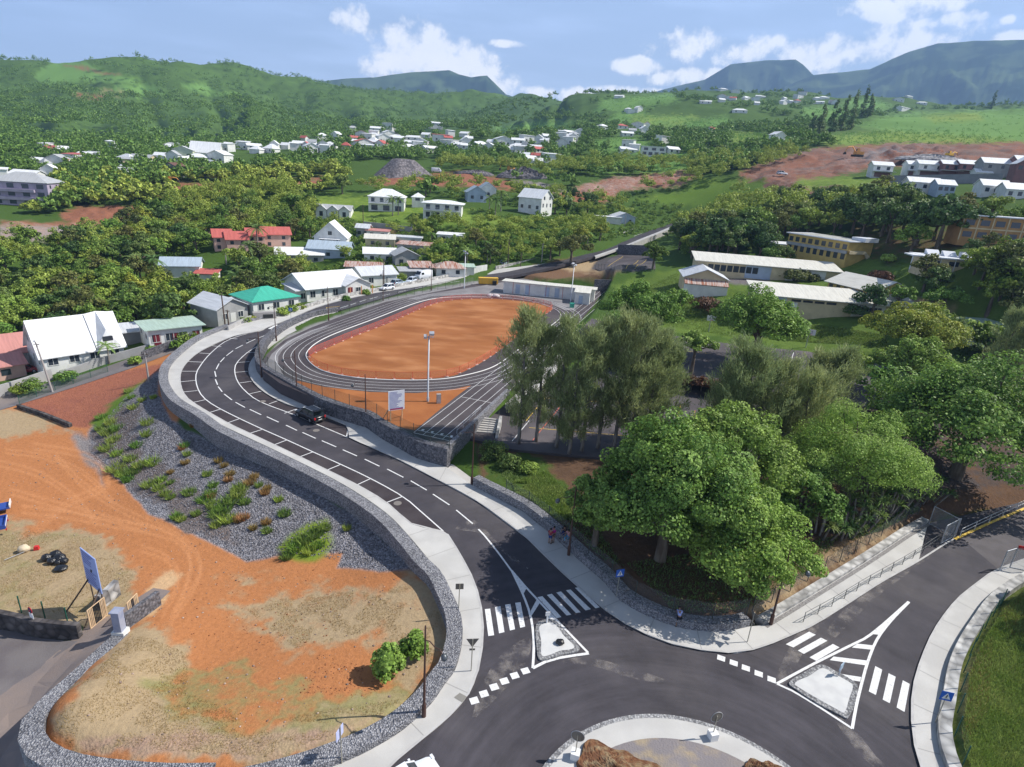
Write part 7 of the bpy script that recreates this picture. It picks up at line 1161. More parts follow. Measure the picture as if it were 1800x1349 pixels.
    if open_boot: t = MB().box((0,0,0),(.75,W_*.78,.06)).build('tailgate', pm, o, (-hl*.95,0,H_+.18)); t.rotation_euler = (0,R(12),0); MB().box((-.02,0,.04),(.5,W_*.6,.02)).build('tailgate_window', CGL, t)
    return o
def hd(a, b): v = onr(*b)-onr(*a); return math.degrees(math.atan2(v[1], v[0]))
def mid(p): return onr(*p)+[0,0,.01]
car('dark estate car parked in a bay with its rear hatch open', mid((545,736)), hd((571,744),(527,722)), 4.4, 1.82, 1.62, ('black',(.012,.012,.016),.2), 'suv', open_boot=True)
car('white hatchback cut by the bottom edge of the picture', onr(716,1392)+[0,0,.01], hd((690,1405),(752,1366)), 3.9, 1.72, 1.45, ('white',(.72,.74,.78)), 'hatch', name='moving_car')
hdg = hd((640,520),(760,498)); car('white hatchback parked at the kerb nearest the pale house', mid((682,511))+[-.3,.2,.13], hdg+180, 4., 1.72, 1.46, paint('white',(.72,.74,.78)), 'hatch'); car('silver blue car parked second from the white hatchback', mid((699,503))+[0,1.,.13], hdg, 4.2, 1.74, 1.45, ('silver',(.42,.50,.58),.3), 'hatch'); car('pale car with blue windscreen between silver car and van', mid((721,500))+[0,1.4,.13], hdg+195, 4., 1.72, 1.48, ('pale',(.60,.66,.74),.1), 'hatch'); car('white delivery van parked before the rusty shed', mid((743,493))+[0,1.2,.13], hdg+180, 5.2, 1.95, 2.35, paint('white',(.72,.74,.78)), 'van', 'van', 'parked_van'); car('white car parked at the dark red roofed house', mid((782,488))+[0,2.6,.13], hdg, 4.2, 1.74, 1.46, paint('white',(.72,.74,.78)), 'hatch')
car('pale car half hidden in grass behind the roadside wall', G(888,470)+[0,4,.1], hdg, 4.2, 1.74, 1.46, ('silver',(.42,.50,.58),.3), 'hatch'); car('white pickup on the red earth above the dark bank', G(1374,309)+[0,0,.3], 5, 4.8, 1.8, 1.8, paint('white',(.72,.74,.78)), 'suv'); car('white van beside the yellow loader', G(1478,347)+[0,0,.3], 175, 5., 1.9, 2.1, paint('white',(.72,.74,.78)), 'van', 'van', 'parked_van'); car('red car beside the white walled house at the lower road', G(46,655), 30, 4., 1.7, 1.45, ('red',(.35,.03,.03)), 'hatch'); car('white truck beside the gravel heap', G(767,304)+[0,0,.3], 10, 5.5, 2., 2.4, paint('white',(.72,.74,.78)), 'van', 'truck', 'parked_truck')
DIG = mat('digger_orange', (.72,.36,.10), (.62,.30,.08), scale=2., rough=.6); DIGY = mat('digger_yellow', (.70,.42,.06), rough=.6); TRK_ = mat('digger_track', (.05,.045,.04), rough=.9)
def digger(label, px, py, rz, s, m, up=1.):
    o = empty('excavator', G(px, py)+[0,0,.2], R(rz), label, 'excavator'); o.scale = (s, s, s)
    for k in (-1, 1): MB().box((0,k*1.1,.45),(3.6,.55,.8)).build('track', TRK_, o)
    MB().box((-.4,0,1.5),(3.0,2.4,1.1)).build('body', m, o); c = MB().box((.6,.75,2.4),(1.3,.9,1.5), taper=.85).build('cab', m, o); MB().box((.62,.75,2.55),(1.33,.8,.8), taper=.9).build('cab_window', CGL, c); MB().tube([(.9,-.2,1.8),(2.6,-.2,4.6*up),(4.4,-.2,4.2*up)], [.28,.28,.2], 4, smooth=False).build('boom', m, o); MB().tube([(4.4,-.2,4.2*up),(5.2,-.2,1.6)], [.2,.14], 4, smooth=False).build('stick', m, o); MB().box((5.2,-.2,1.1),(.9,1.,.9), taper=.6).build('bucket', TRK_, o)
digger('orange excavator with raised boom on the rubble heap', 897, 304, 160, 1.25, DIG, 1.15); digger('pale orange excavator on the bare red slope', 1506, 277, 185, 1.3, DIG, .8); digger('small yellow excavator on the red bank behind the villas', 772, 318, 60, .9, DIGY); digger('yellow loader beside the white van below the green slope', 1494, 346, 0, .85, DIGY, .7); digger('orange excavator on the red track left of the village', 296, 322, 10, .85, DIG, .6); digger('yellow excavator among the grey rubble above the terraced houses', 1668, 278, 20, .9, DIGY, .6)
# gravel heap and rubble
HEAPM = stonemat('heap_gravel', [(.13,.12,.13),(.20,.185,.195),(.25,.225,.235)], .9, .5); p = G(692, 316); q_ = (p-[0,0,H]) @ AX; sc = q_[2]/F; b = MB(); nn = 48; prof = [(62,0),(52,9),(36,22),(22,34),(19,36),(8,37),(0,36.5)]; V = []
for r_, z_ in prof:
    for k in range(nn): a = 2*math.pi*k/nn; e = 1+.10*math.sin(3*a+1)+.05*math.sin(7*a)+.02*random.random(); V.append((r_*e*sc*math.cos(a), r_*e*sc*math.sin(a)*.9, z_*sc*1.02-.6))
b.add(V, [(i*nn+k, i*nn+(k+1) % nn, (i+1)*nn+(k+1) % nn, (i+1)*nn+k) for i in range(len(prof)-1) for k in range(nn)], False); tag(b.build('gravel_heap', HEAPM, None, p+[0,22,0]), 'big grey gravel heap with a flat top behind the villas', 'heap')
def rubble(label, px, py, rx, hh_, m, n, seed):
    g = random.Random(seed); p = G(px, py); b = MB()
    nn, nr = 56, 13
    for j in range(nr+1):
        for k in range(nn): a = 6.2832*k/nn; r_ = rx*(1-j/nr)*(1+.18*math.sin(3*a+seed)); b.v.append((r_*math.cos(a)+g.uniform(-.3,.3), r_*.6*math.sin(a)+g.uniform(-.3,.3), -.8 if j == 0 else hh_*(1-(1-j/nr)**1.6)*g.uniform(.55,1.15)))
    b.f = [(j*nn+k, j*nn+(k+1) % nn, (j+1)*nn+(k+1) % nn, (j+1)*nn+k) for j in range(nr) for k in range(nn)]; b.mi = [0]*len(b.f); b.sm = [False]*len(b.f)
    tag(b.build('rubble_heap', m, None, p), label, 'heap')
rubble('brown and grey rubble heap beside the orange excavator', 920, 312, 14, 5, HEAPM, 130, 3); rubble('grey rock rubble above the terraced houses', 1640, 282, 16, 2.5, stonemat('rubble_pale', [(.3,.29,.3),(.4,.39,.4)], .8), 120, 4); rubble('low grey rubble pile right of the gravel heap', 840, 306, 12, 2., HEAPM, 60, 5)
SOILM = mat('mound_soil', (.15,.068,.035), (.22,.12,.06), scale=3., rough=1., bump=.8, bscale=6., lo=.45, hi=.7, c3=(.26,.19,.11), s3=2.1)
for px, py, r_, h_, lab in ((1082,1358,1.8,.38,'larger heap of red soil and straw on the roundabout'),(1345,1356,.8,.35,'smaller heap of red soil near the right sign on the roundabout')):
    p = at_z(px, py, .4); b = MB(); nn, nr = 90, 26
    for j in range(nr+1):
        for k in range(nn): a = 6.2832*k/nn; q = r_*(1-j/nr)*(1+.2*math.sin(3*a+px)+.1*math.sin(7*a)); x, y = q*math.cos(a)*1.25, q*math.sin(a); b.v.append((x, y, -.2 if j == 0 else h_*(j/nr)**2*(3-2*j/nr)*(.55+.9*float(fbm(np.array([x*2.2+px]), np.array([y*2.2]), 5)[0])) + random.uniform(-.03, .03)))
    b.f = [(j*nn+k, j*nn+(k+1) % nn, (j+1)*nn+(k+1) % nn, (j+1)*nn+k) for j in range(nr) for k in range(nn)]; b.mi = [0]*len(b.f); b.sm = [False]*len(b.f); tag(b.build('soil_heap', SOILM, None, p), lab, 'heap')
# blue trailer, rubbish bags, small things on the field
BLUEM = mat('trailer_blue', (.03,.07,.30), rough=.4); o = empty('flatbed_truck', G(-12,938), R(36), 'blue flatbed truck tail with white stripe at the left edge', 'truck'); MB().box((-1.6,0,.85),(5.4,2.1,.18)).build('bed', BLUEM, o); MB().box((1.12,0,1.0),(.08,2.1,.42)).build('tailboard', BLUEM, o); MB().box((1.17,0,1.08),(.03,2.1,.10)).build('stripe', SWHITE, o)
for s in (-1, 1): MB().box((1.15,s*.9,.62),(.08,.26,.14)).build('tail_light', TLAMP, o); MB().lathe((0,0,0), [(0,-.14),(.38,-.14),(.40,0),(.38,.14),(0,.14)], 16).build('wheel', TYRE, o, (-.4,s*.95,.4)).rotation_euler = (R(90),0,0); MB().box((-1.6,s*1.04,1.0),(5.4,.06,.42)).build('side_board', BLUEM, o)
o = empty('trailer', G(-6,902), R(36), 'small blue trailer frame cut by the left edge', 'trailer'); MB().box((0,0,.6),(2.4,1.4,.14)).build('bed', BLUEM, o); MB().box((1.2,0,.8),(.08,1.4,.4)).build('tailboard', SWHITE, o)
for s in (-1, 1): MB().lathe((0,0,0), [(0,-.1),(.3,-.1),(.3,.1),(0,.1)], 14).build('wheel', TYRE, o, (0,s*.75,.3)).rotation_euler = (R(90),0,0)
BAG = mat('bin_bag', (.012,.012,.014), rough=.28, spec=.6, bump=.6, bscale=9., obj=True)
def blob(name, m, label, cat, loc, r, seed, group=None, sq=.75):
    g = np.random.default_rng(seed); bm = bmesh.new(); bmesh.ops.create_icosphere(bm, subdivisions=3, radius=1.)
    for v in bm.verts: c = v.co; n_ = 1 + .22*(fbm(np.array([c.x*2.1+seed]), np.array([c.y*2.1+c.z*1.7]), 3)[0]-.45)*2; v.co = Vector((c.x*r*n_, c.y*r*.85*n_, c.z*r*sq*n_ + r*sq*.8))
    me = bpy.data.meshes.new(name); bm.to_mesh(me); bm.free(); me.polygons.foreach_set('use_smooth', [True]*len(me.polygons)); tag(link(name, me, m, None, loc), label, cat, group)
for i, (x, y, r) in enumerate(((83,985,.55),(92,991,.5),(99,980,.6),(106,986,.62),(113,990,.45),(103,992,.4))): blob('rubbish_bag_and_shadow', BAG, 'shiny black rubbish bag in the pile on the dry grass', 'rubbish bag', G(x, y), r*.85, i, 'black rubbish bags on the dry grass')
blob('rubbish_bag_and_shadow', BAG, 'flat black shape standing for the shadow of the pile of rubbish bags', 'rubbish bag', G(108,1002), .55, 9, None, .4)  # flattened black blob added as the cast shadow of the bags
o = empty('brush_cutter', G(46,972), R(20), 'brush cutter with red motor lying on the dry grass', 'garden tool'); MB().tube([(-1.3,-.9,.08),(.2,.1,.2)], .03, 6).build('shaft', GALV, o); MB().box((.75,.25,.25),(.4,.35,.35), taper=.8).build('motor', SRED, o); blob('cloth_bundle', mat('cloth_beige', (.6,.5,.36), rough=.9), 'beige cloth bundle beside the brush cutter', 'bundle', G(43,970), .5, 12)
blob('white_bundle', mat('cloth_white', (.72,.72,.74), rough=.8), 'heap of white sheeting at the far end of the pitch', 'bundle', at_z(872,523,T), .9, 13, None, .5); blob('white_bundle', MATS['cloth_white'], 'second heap of white sheeting at the far end of the pitch', 'bundle', at_z(862,522,T), .8, 14, None, .5)
o = blob('black_bag', BAG, 'crumpled black bag on the left traffic island', 'bag', onr(984,1134)+[0,0,.12], .33, 15, None, .6)
o = empty('fallen_beacon', onr(1473,1191)+[0,0,.14], .4, 'toppled grey traffic beacon on the right island', 'beacon'); MB().tube([(0,0,.1),(.1,.05,.55)], [.06,.05], 8).build('stem', GALV, o); MB().box((.12,.05,.75),(.5,.06,.5), rz=.3).build('head', mat('beacon_blue', (.35,.45,.55), rough=.5), o)
o = empty('keep_sign', onr(961,1097)+[0,0,.13], .2, 'short white post at the tip of the left traffic island', 'post'); MB().tube([(0,0,0),(0,0,.7)], .07, 8).build('post', SWHITE, o); MB().box((0,-.05,.85),(.35,.05,.35)).build('plate', SWHITE, o)
p = at_z(771,709,T); o = empty('electric_cabinet', p, .3, 'grey electric cabinet beside the floodlight mast', 'cabinet'); MB().box((0,0,.65),(.55,.4,1.3)).build('body', CONCP, o); MB().box((0,-.205,.65),(.46,.01,1.1)).build('door', GALV, o)
p = at_z(858,500,T); o = empty('skip', p, R(14), 'yellow builders skip at the far left end of the track', 'skip'); MB().box((0,0,.95),(5.2,1.4,1.5)).build('body', DIGY, o); MB().box((0,0,1.75),(5.3,1.5,.1)).build('rim', DIGY, o)
for k in range(6): MB().box((-2.3+k*.92,-.73,.95),(.1,.08,1.4)).build('rib', DIGY, o)
p = at_z(869,502,T); o = empty('wheelie_bin', p, .2, 'black bin beside the yellow skip', 'bin'); MB().box((0,0,.55),(.9,.7,1.1), taper=1.12).build('body', BUMP, o); MB().box((0,0,1.14),(1.,.8,.08)).build('lid', BUMP, o)
p = at_z(1005,541,T); o = empty('wheelie_bin', p, .2, 'green bin beside the white store', 'bin'); MB().box((0,0,.5),(.9,.6,1.), taper=1.1).build('body', RGREEN, o); MB().box((0,0,1.04),(1.,.7,.07)).build('lid', RGREEN, o)
o = empty('planter_block', onr(466,562)+[0,0,.1], R(28), 'grey concrete block with recess on the wall below the green roof', 'block'); MB().box((0,.6,.7),(4.2,1.2,1.2)).build('block', CONCP, o); MB().box((.6,-.02,.55),(1.8,.06,.7)).build('recess', BUMP, o)  # near-black slab on the block's face stands for the shade of a recess
for px, py, lab in ((1245,586,'basketball hoop with white board on the near edge of the upper court'),(1416,612,'basketball hoop with white board half behind bright branches')):
    o = empty('basketball_hoop', at_z(px, py, C2), R(-8), lab, 'hoop'); MB().tube([(0,0,0),(0,0,2.6),(0,-.7,3.1)], .08, 8).build('post', GALV, o); MB().box((0,-.75,3.3),(1.8,.05,1.1)).build('backboard', SWHITE, o); b = MB().box((0,-.782,3.15),(.6,.01,.05)).box((0,-.782,3.55),(.6,.01,.05)).box((-.3,-.782,3.35),(.05,.01,.45)).box((.3,-.782,3.35),(.05,.01,.45)); b.build('target_mark', DKBLU, o); MB().tube([(.22*math.cos(a), -1.03+.22*math.sin(a), 2.95) for a in np.linspace(0, 6.283, 15)], .018, 5).build('ring', SRED, o)
b = MB(); quad(b, road(c12([(-10+0,0)]*0 or [(-40,905),(5,890),(35,915),(-5,935)])), dz=.142) if False else quad(b, road([(798,1229),(808,1221),(821,1228),(812,1238)]), dz=.142); st(b.build('drain_cover', mat('cover_plate', (.22,.21,.19), rough=.7)))
for px, py in ((699,885),(462,706),(556,757)): b = MB(); c = onr(px, py); quad(b, [(c[0]+.4*math.cos(a), c[1]+.4*math.sin(a)) for a in np.linspace(0, 6.283, 17)[:-1]], dz=.013); b.build('manhole_cover', mat('manhole', (.20,.18,.165), rough=.8), roadsurf)
# garden walls among the houses
for a in (('grey garden wall below the white villa',[(640,398),(680,402),(724,408)],1.6,BLOCK),('white boundary wall in front of the A frame house',[(102,668),(140,655),(180,641),(262,618)],1.3,GREYW),('grey boundary wall along the lower road at the left edge',[(-60,712),(0,698),(50,682),(92,667)],1.8,BLOCK),('white wall by the road behind the floodlight mast',[(800,484),(855,475)],1.6,WHITE),('dark block wall beside the basketball court',[(1085,446),(1140,448)],3.,DGAB),('grey wall before the grey tin house',[(400,588),(430,572),(462,560)],1.5,BLOCK),('dark wall on the terrace under the terraced houses',[(1560,324),(1640,323),(1760,322)],3.,SHEDW),('slate retaining wall at the end of the straight',[(1043,512),(1085,513)],3.2,DGAB)):
    wall('garden_wall', gl(a[1]) if a[0][:5] != 'slate' else flat(a[1], T), .3, a[2], a[3], a[0], base=1.5)
# ------------------------------------------------------------------ people
SKIN = mat('skin', (.30,.17,.11), rough=.6); HAIR = mat('hair', (.015,.012,.01), rough=.8)
def cloth(n, c): return mat('cloth_'+n, c, tuple(x*.85 for x in c), scale=6., rough=.9, obj=True)
def skinmesh(name, V, E, rad, sub=1):
    me = bpy.data.meshes.new(name); me.from_pydata([tuple(v) for v in V], [tuple(e) for e in E], []); o = bpy.data.objects.new(name, me); COL.objects.link(o); o.modifiers.new('skin', 'SKIN')
    for i, r in enumerate(rad): me.skin_vertices[0].data[i].radius = (r, r)
    me.skin_vertices[0].data[0].use_root = True; s = o.modifiers.new('sub', 'SUBSURF'); s.levels = sub; s.render_levels = sub; dg = bpy.context.evaluated_depsgraph_get(); m2 = bpy.data.meshes.new_from_object(o.evaluated_get(dg)); bpy.data.objects.remove(o); m2.name = name; m2.polygons.foreach_set('use_smooth', [True]*len(m2.polygons)); return m2
def person(label, loc, yaw, J, shirt, lower, short=True, hgt=1.7, group=None):
    """J: joints in metres for a 1.7 m figure looking along -Y"""
    o = empty('person', loc, R(yaw), label, 'person', group); s = hgt/1.7; o.scale = (s, s, s); V = []; E = []; rd = []
    def add(p, r, par=None): V.append(p); rd.append(r); (E.append((par, len(V)-1)) if par is not None else None); return len(V)-1
    pel = add(J['pelvis'], .115); ch = add(J['chest'], .125, pel); nk = add(J['neck'], .055, ch); hb_ = add(J['head'], .075, nk); ht = add(J['crown'], .085, hb_)
    fw = Vector(J.get('face', (0, -1, 0))).normalized(); hc = Vector(J['head']).lerp(Vector(J['crown']), .45)
    for sd in 'lr':
        sh = add(J['sh_'+sd], .058, ch); el = add(J['el_'+sd], .042, sh); wr = add(J['wr_'+sd], .028, el); d = (Vector(J['wr_'+sd])-Vector(J['el_'+sd])).normalized(); pa = add(tuple(Vector(J['wr_'+sd])+d*.07), .034, wr); sidev = d.cross(Vector((0, 1, .3))).normalized()
        for k, L_ in zip((-1.5, -.5, .5, 1.5), (.065, .08, .085, .07)): b1 = add(tuple(Vector(V[pa])+d*.045+sidev*k*.02), .010, pa); add(tuple(Vector(V[b1])+d*L_+Vector((0, -.02, 0))), .008, b1)
        th = add(tuple(Vector(V[wr])+d*.05+sidev*.045*(1 if sd == 'l' else -1)), .011, pa); add(tuple(Vector(V[th])+d*.05+sidev*.015), .009, th)
        hp = add(J['hip_'+sd], .088, pel); kn = add(J['kn_'+sd], .056, hp); an = add(J['an_'+sd], .038, kn); add(J['toe_'+sd], .034, an)
    link('body', skinmesh('body', V, E, rd, 2), SKIN, o)
    f = MB(); rt_ = fw.cross(Vector((0, 0, 1))).normalized()
    for k in (-1, 1): f.lathe(tuple(hc+fw*.082+rt_*.032*k+Vector((0,0,.01))), [(.010,-.006),(.011,0),(.010,.006),(0,.008)], 6)
    f.box(tuple(hc+fw*.082-Vector((0,0,.055))), (.045,.012,.01)); f.build('face_features', HAIR, o); MB().lathe(tuple(hc+fw*.10-Vector((0,0,.015))), [(0,-.02),(.016,-.015),(.008,.02),(0,.025)], 6).build('nose', SKIN, o)
    for k in (-1, 1): MB().lathe(tuple(hc+rt_*.088*k-Vector((0,0,.01))), [(0,-.03),(.014,-.02),(.016,.02),(0,.03)], 6).build('ear', SKIN, o)
    hv = MB().lathe(tuple(Vector(J['crown'])-fw*.015-Vector((0,0,.055))), [(.098,-.03),(.105,.02),(.095,.08),(.05,.13),(0,.145)], 12); hv.build('hair', HAIR, o)
    V = [J['pelvis'], J['chest']]; E = [(0, 1)]; rd = [.135, .145]; n2 = tuple(Vector(J['chest']).lerp(Vector(J['neck']), .55)); V.append(n2); E.append((1, 2)); rd.append(.085)
    for sd in 'lr': i = len(V); V += [J['sh_'+sd], tuple(Vector(J['sh_'+sd]).lerp(Vector(J['el_'+sd]), .75))]; E += [(1, i), (i, i+1)]; rd += [.074, .06]
    link('shirt', skinmesh('shirt', V, E, rd), shirt, o)
    V = [tuple(Vector(J['pelvis'])+Vector((0,0,.03)))]; E = []; rd = [.135]
    for sd in 'lr': i = len(V); k_ = .8 if short else 1.; V += [J['hip_'+sd], tuple(Vector(J['hip_'+sd]).lerp(Vector(J['kn_'+sd]), k_))]; E += [(0, i), (i, i+1)]; rd += [.108, .078]; \
        (None if short else (V.append(tuple(Vector(J['kn_'+sd]).lerp(Vector(J['an_'+sd]), .9))), E.append((i+1, i+2)), rd.append(.06)))
    link('shorts' if short else 'trousers', skinmesh('trousers', V, E, rd), lower, o)
    for sd in 'lr': MB().tube([tuple(Vector(J['an_'+sd])-Vector((0,-.03,.03))), J['toe_'+sd]], [.05, .042], 8).build('shoe', BUMP, o)
    return o
STAND = dict(pelvis=(0,0,.93), chest=(0,0,1.28), neck=(0,0,1.47), head=(0,-.01,1.57), crown=(0,-.01,1.66), sh_l=(.19,0,1.40), el_l=(.25,.03,1.13), wr_l=(.24,-.06,.90), sh_r=(-.19,0,1.40), el_r=(-.25,.03,1.13), wr_r=(-.24,-.06,.90), hip_l=(.09,0,.88), kn_l=(.10,-.02,.48), an_l=(.10,.02,.08), toe_l=(.11,-.16,.035), hip_r=(-.09,0,.88), kn_r=(-.10,-.04,.48), an_r=(-.11,0,.08), toe_r=(-.13,-.18,.035))
SIT = dict(pelvis=(0,0,.10), chest=(0,-.04,.45), neck=(0,-.06,.63), head=(0,-.09,.73), crown=(0,-.10,.82), sh_l=(.19,-.05,.57), el_l=(.25,-.12,.30), wr_l=(.14,-.34,.20), sh_r=(-.19,-.05,.57), el_r=(-.25,-.12,.30), wr_r=(-.14,-.34,.20), hip_l=(.10,-.04,.08), kn_l=(.12,-.46,.10), an_l=(.12,-.44,-.34), toe_l=(.13,-.62,-.40), hip_r=(-.10,-.04,.08), kn_r=(-.12,-.46,.10), an_r=(-.12,-.42,-.34), toe_r=(-.13,-.60,-.40))
BEND = dict(pelvis=(0,.05,.92), chest=(0,-.22,1.16), neck=(0,-.40,1.26), head=(0,-.50,1.30), crown=(0,-.58,1.35), face=(0,-.8,-.6), sh_l=(.19,-.30,1.22), el_l=(.24,-.42,.98), wr_l=(.15,-.55,.86), sh_r=(-.19,-.30,1.22), el_r=(-.24,-.42,.98), wr_r=(-.15,-.55,.86), hip_l=(.10,.05,.87), kn_l=(.13,.03,.47), an_l=(.14,.10,.08), toe_l=(.15,-.08,.035), hip_r=(-.10,.05,.87), kn_r=(-.13,0,.47), an_r=(-.14,.08,.08), toe_r=(-.15,-.10,.035))
wn_ = np.array(onr(966,940)-onr(985,957)); 
person('person in a red top and blue shorts standing on the shaded pavement', onr(966,958)+[0,0,.14], 150, STAND, cloth('red', (.30,.03,.05)), cloth('navy', (.03,.06,.22)), True, 1.62, 'people chatting by the shaded wall'); person('person in a magenta top and dark shorts standing beside the red top', onr(972,955)+[0,0,.14], -60, STAND, cloth('magenta', (.40,.03,.22)), cloth('black', (.02,.02,.03)), True, 1.66, 'people chatting by the shaded wall')
p = onr(993,962); person('person in light blue trousers sitting on the shaded gabion wall', p+np.array([.25,.25,.95]), -35, SIT, cloth('pink', (.5,.25,.28)), cloth('sky', (.10,.36,.58)), False, 1.65, 'people chatting by the shaded wall'); p = onr(986,955); person('person in dark clothes sitting on the shaded gabion wall', p+np.array([.25,.25,.95]), -35, SIT, cloth('black', (.02,.02,.03)), cloth('navy', (.03,.06,.22)), False, 1.62, 'people chatting by the shaded wall')
person('person in a blue and white shirt bending over the gabion wall', onr(1190,1102)+[0,-.1,.14], 172, BEND, cloth('bluewhite', (.34,.42,.75)), cloth('black', (.02,.02,.03)), True, 1.68)
# ------------------------------------------------------------------ ground cover that nobody could count
def blades(name, polys, n, hmin, hmax, wdt, m, seed, lean=.5, spacing=None, surf=None):
    g = np.random.default_rng(seed); Ps = []
    for poly in polys:
        W_ = gl(poly); mn, mx_ = W_[:, :2].min(0), W_[:, :2].max(0); k = int(n/len(polys)); X = g.uniform(mn[0], mx_[0], k*3); Y = g.uniform(mn[1], mx_[1], k*3); ok = sdist(X, Y, W_) < 0; X, Y = X[ok][:k], Y[ok][:k]; f = fbm(X/1.6, Y/1.6, 3); ok = f > .40 - .18*(wdt > .02); X, Y = X[ok], Y[ok]
        for ng in (SH_ROAD,): ok = sdist(X, Y, ng) > 1.3; X, Y = X[ok], Y[ok]
        Ps.append(np.stack([X, Y, hb(X, Y)-.02], 1))
    P = np.concatenate(Ps); k = len(P); D = np.stack([g.normal(size=k)*lean, g.normal(size=k)*lean, np.ones(k)], 1); D /= np.linalg.norm(D, axis=1)[:, None]; L_ = g.uniform(hmin, hmax, k)[:, None]; s = np.stack([D[:, 1], -D[:, 0], 0*D[:, 0]], 1) + 1e-4; s /= np.linalg.norm(s, axis=1)[:, None]
    V = np.stack([P-s*wdt, P+s*wdt, P+D*L_], 1).reshape(-1, 3); tag(link(name, np_mesh(name, V, np.arange(3*k).reshape(k, 3)), m), kind='stuff')
blades('dry_grass', [[(95,1285),(230,1115),(330,1150),(330,1220),(460,1270),(700,1230),(720,1255),(470,1330),(130,1322)],[(420,1060),(560,1045),(740,1030),(785,1085),(760,1170),(650,1110),(520,1140)],[(0,935),(60,935),(160,945),(235,1005),(230,1045),(160,1090),(0,1060)],[(1390,1050),(1540,965),(1610,915),(1500,935),(1400,1000),(1320,1065)]], 70000, .04, .16, .018, LEAFM['dry'], 1)
blades('grass', [[(1665,1340),(1668,1240),(1705,1120),(1800,1030),(1990,960),(1990,1500),(1700,1500)]], 130000, .08, .42, .022, LEAFM['grass'], 2)
blades('grass', [[(900,850),(960,830),(1000,870),(1005,910),(960,925),(915,890)],[(1085,515),(1190,480),(1250,540),(1320,570),(1300,595),(1180,575),(1100,550)],[(1310,568),(1420,570),(1560,590),(1560,615),(1420,602),(1310,590)]], 60000, .12, .40, .05, LEAFM['grass'], 3)
blades('undergrowth', [[(860,800),(1000,860),(1100,1000),(1000,960),(920,890)],[(1100,990),(1380,960),(1480,940),(1380,1060),(1200,1090)],[(1440,930),(1600,880),(1630,905),(1500,950)]], 26000, .08, .35, .045, LEAFM['dark'], 4, .8)
blades('dry_grass', [[(1690,1180),(1745,1120),(1740,1240),(1690,1320)],[(1740,1060),(1800,1040),(1850,1100),(1780,1120)]], 16000, .06, .22, .022, LEAFM['dry'], 9)
def stones(name, polys, n, r0, r1, m, seed):
    g = np.random.default_rng(seed); b = np.array([(1,0,0),(-1,0,0),(0,1,0),(0,-1,0),(0,0,1),(0,0,-1)], float); f = np.array([(0,2,4),(2,1,4),(1,3,4),(3,0,4),(2,0,5),(1,2,5),(3,1,5),(0,3,5)]); Vs = []; Fs = []; o = 0
    for poly in polys:
        W_ = gl(poly); mn, mx_ = W_[:, :2].min(0), W_[:, :2].max(0); k = int(n/len(polys)); X = g.uniform(mn[0], mx_[0], k*3); Y = g.uniform(mn[1], mx_[1], k*3); ok = (sdist(X, Y, W_) < 0) & (sdist(X, Y, SH_ROAD) > 1.4); X, Y = X[ok][:k], Y[ok][:k]; Z = hb(X, Y)
        r = r0*(r1/r0)**(g.random(len(X))**2.2); v = b[None]*(g.uniform(.6, 1.3, (len(X), 6, 1)))*r[:, None, None]; a = g.uniform(0, 6.28, len(X)); c, s = np.cos(a)[:, None], np.sin(a)[:, None]; u = np.stack([v[..., 0]*c-v[..., 1]*s+X[:, None], v[..., 0]*s+v[..., 1]*c+Y[:, None], v[..., 2]*.7+Z[:, None]+r[:, None]*.2], 2)
        Vs.append(u.reshape(-1, 3)); Fs.append((f[None]+(np.arange(len(X))*6)[:, None, None]+o).reshape(-1, 3)); o += 6*len(X)
    tag(link(name, np_mesh(name, np.concatenate(Vs), np.concatenate(Fs)), m), kind='stuff')
stones('loose_stones', [[(20,780),(150,800),(250,900),(430,1000),(740,1010),(780,1120),(680,1250),(420,1320),(120,1310),(240,1100),(200,1000),(0,960)]], 1500, .02, .12, mat('loose_stone', (.36,.28,.23), (.24,.17,.14), scale=3., rough=.9, island=.4), 1)
stones('bank_stones', [[(165,765),(225,695),(275,660),(278,690),(300,740),(400,795),(560,870),(660,938),(725,1000),(700,1003),(600,985),(520,975),(430,985),(330,930),(220,850)]], 24000, .035, .14, mat('bank_stone', (.205,.20,.22), (.135,.13,.14), scale=2., rough=.9, island=.45), 2)
stones('dirt_clods', [[(330,1010),(560,1000),(640,1060),(560,1130),(440,1150),(320,1120)],[(560,1150),(700,1190),(640,1230),(520,1220)]], 900, .02, .09, mat('dirt_clod', (.34,.14,.06), (.24,.10,.05), scale=3., rough=1., island=.3), 3)
# ------------------------------------------------------------------ light, air, sky
SUN = Vector((.985*math.cos(R(46.3)), .17*math.cos(R(46.3)), math.sin(R(46.3)))).normalized()
ld = bpy.data.lights.new('sun', 'SUN'); ld.energy = 5.; ld.angle = R(.5); ld.color = (1, .955, .88)
lo = bpy.data.objects.new('sun', ld); COL.objects.link(lo); lo.rotation_euler = SUN.to_track_quat('Z', 'Y').to_euler(); lo.location = (0, 0, 300)
w = bpy.data.worlds.new('World'); S.world = w; w.use_nodes = True; nt = w.node_tree; N = nt.nodes; L = nt.links; bg = N['Background']
sk = N.new('ShaderNodeTexSky'); sk.sky_type = 'NISHITA'; sk.sun_disc = False; sk.sun_elevation = R(46.3); sk.sun_rotation = math.atan2(SUN.x, SUN.y); sk.air_density = 1.1; sk.dust_density = 1.2; sk.ozone_density = 2.
tc = N.new('ShaderNodeTexCoord'); dirn = N.new('ShaderNodeVectorMath'); dirn.operation = 'NORMALIZE'; L.new(tc.outputs['Generated'], dirn.inputs[0]); D = dirn.outputs[0]
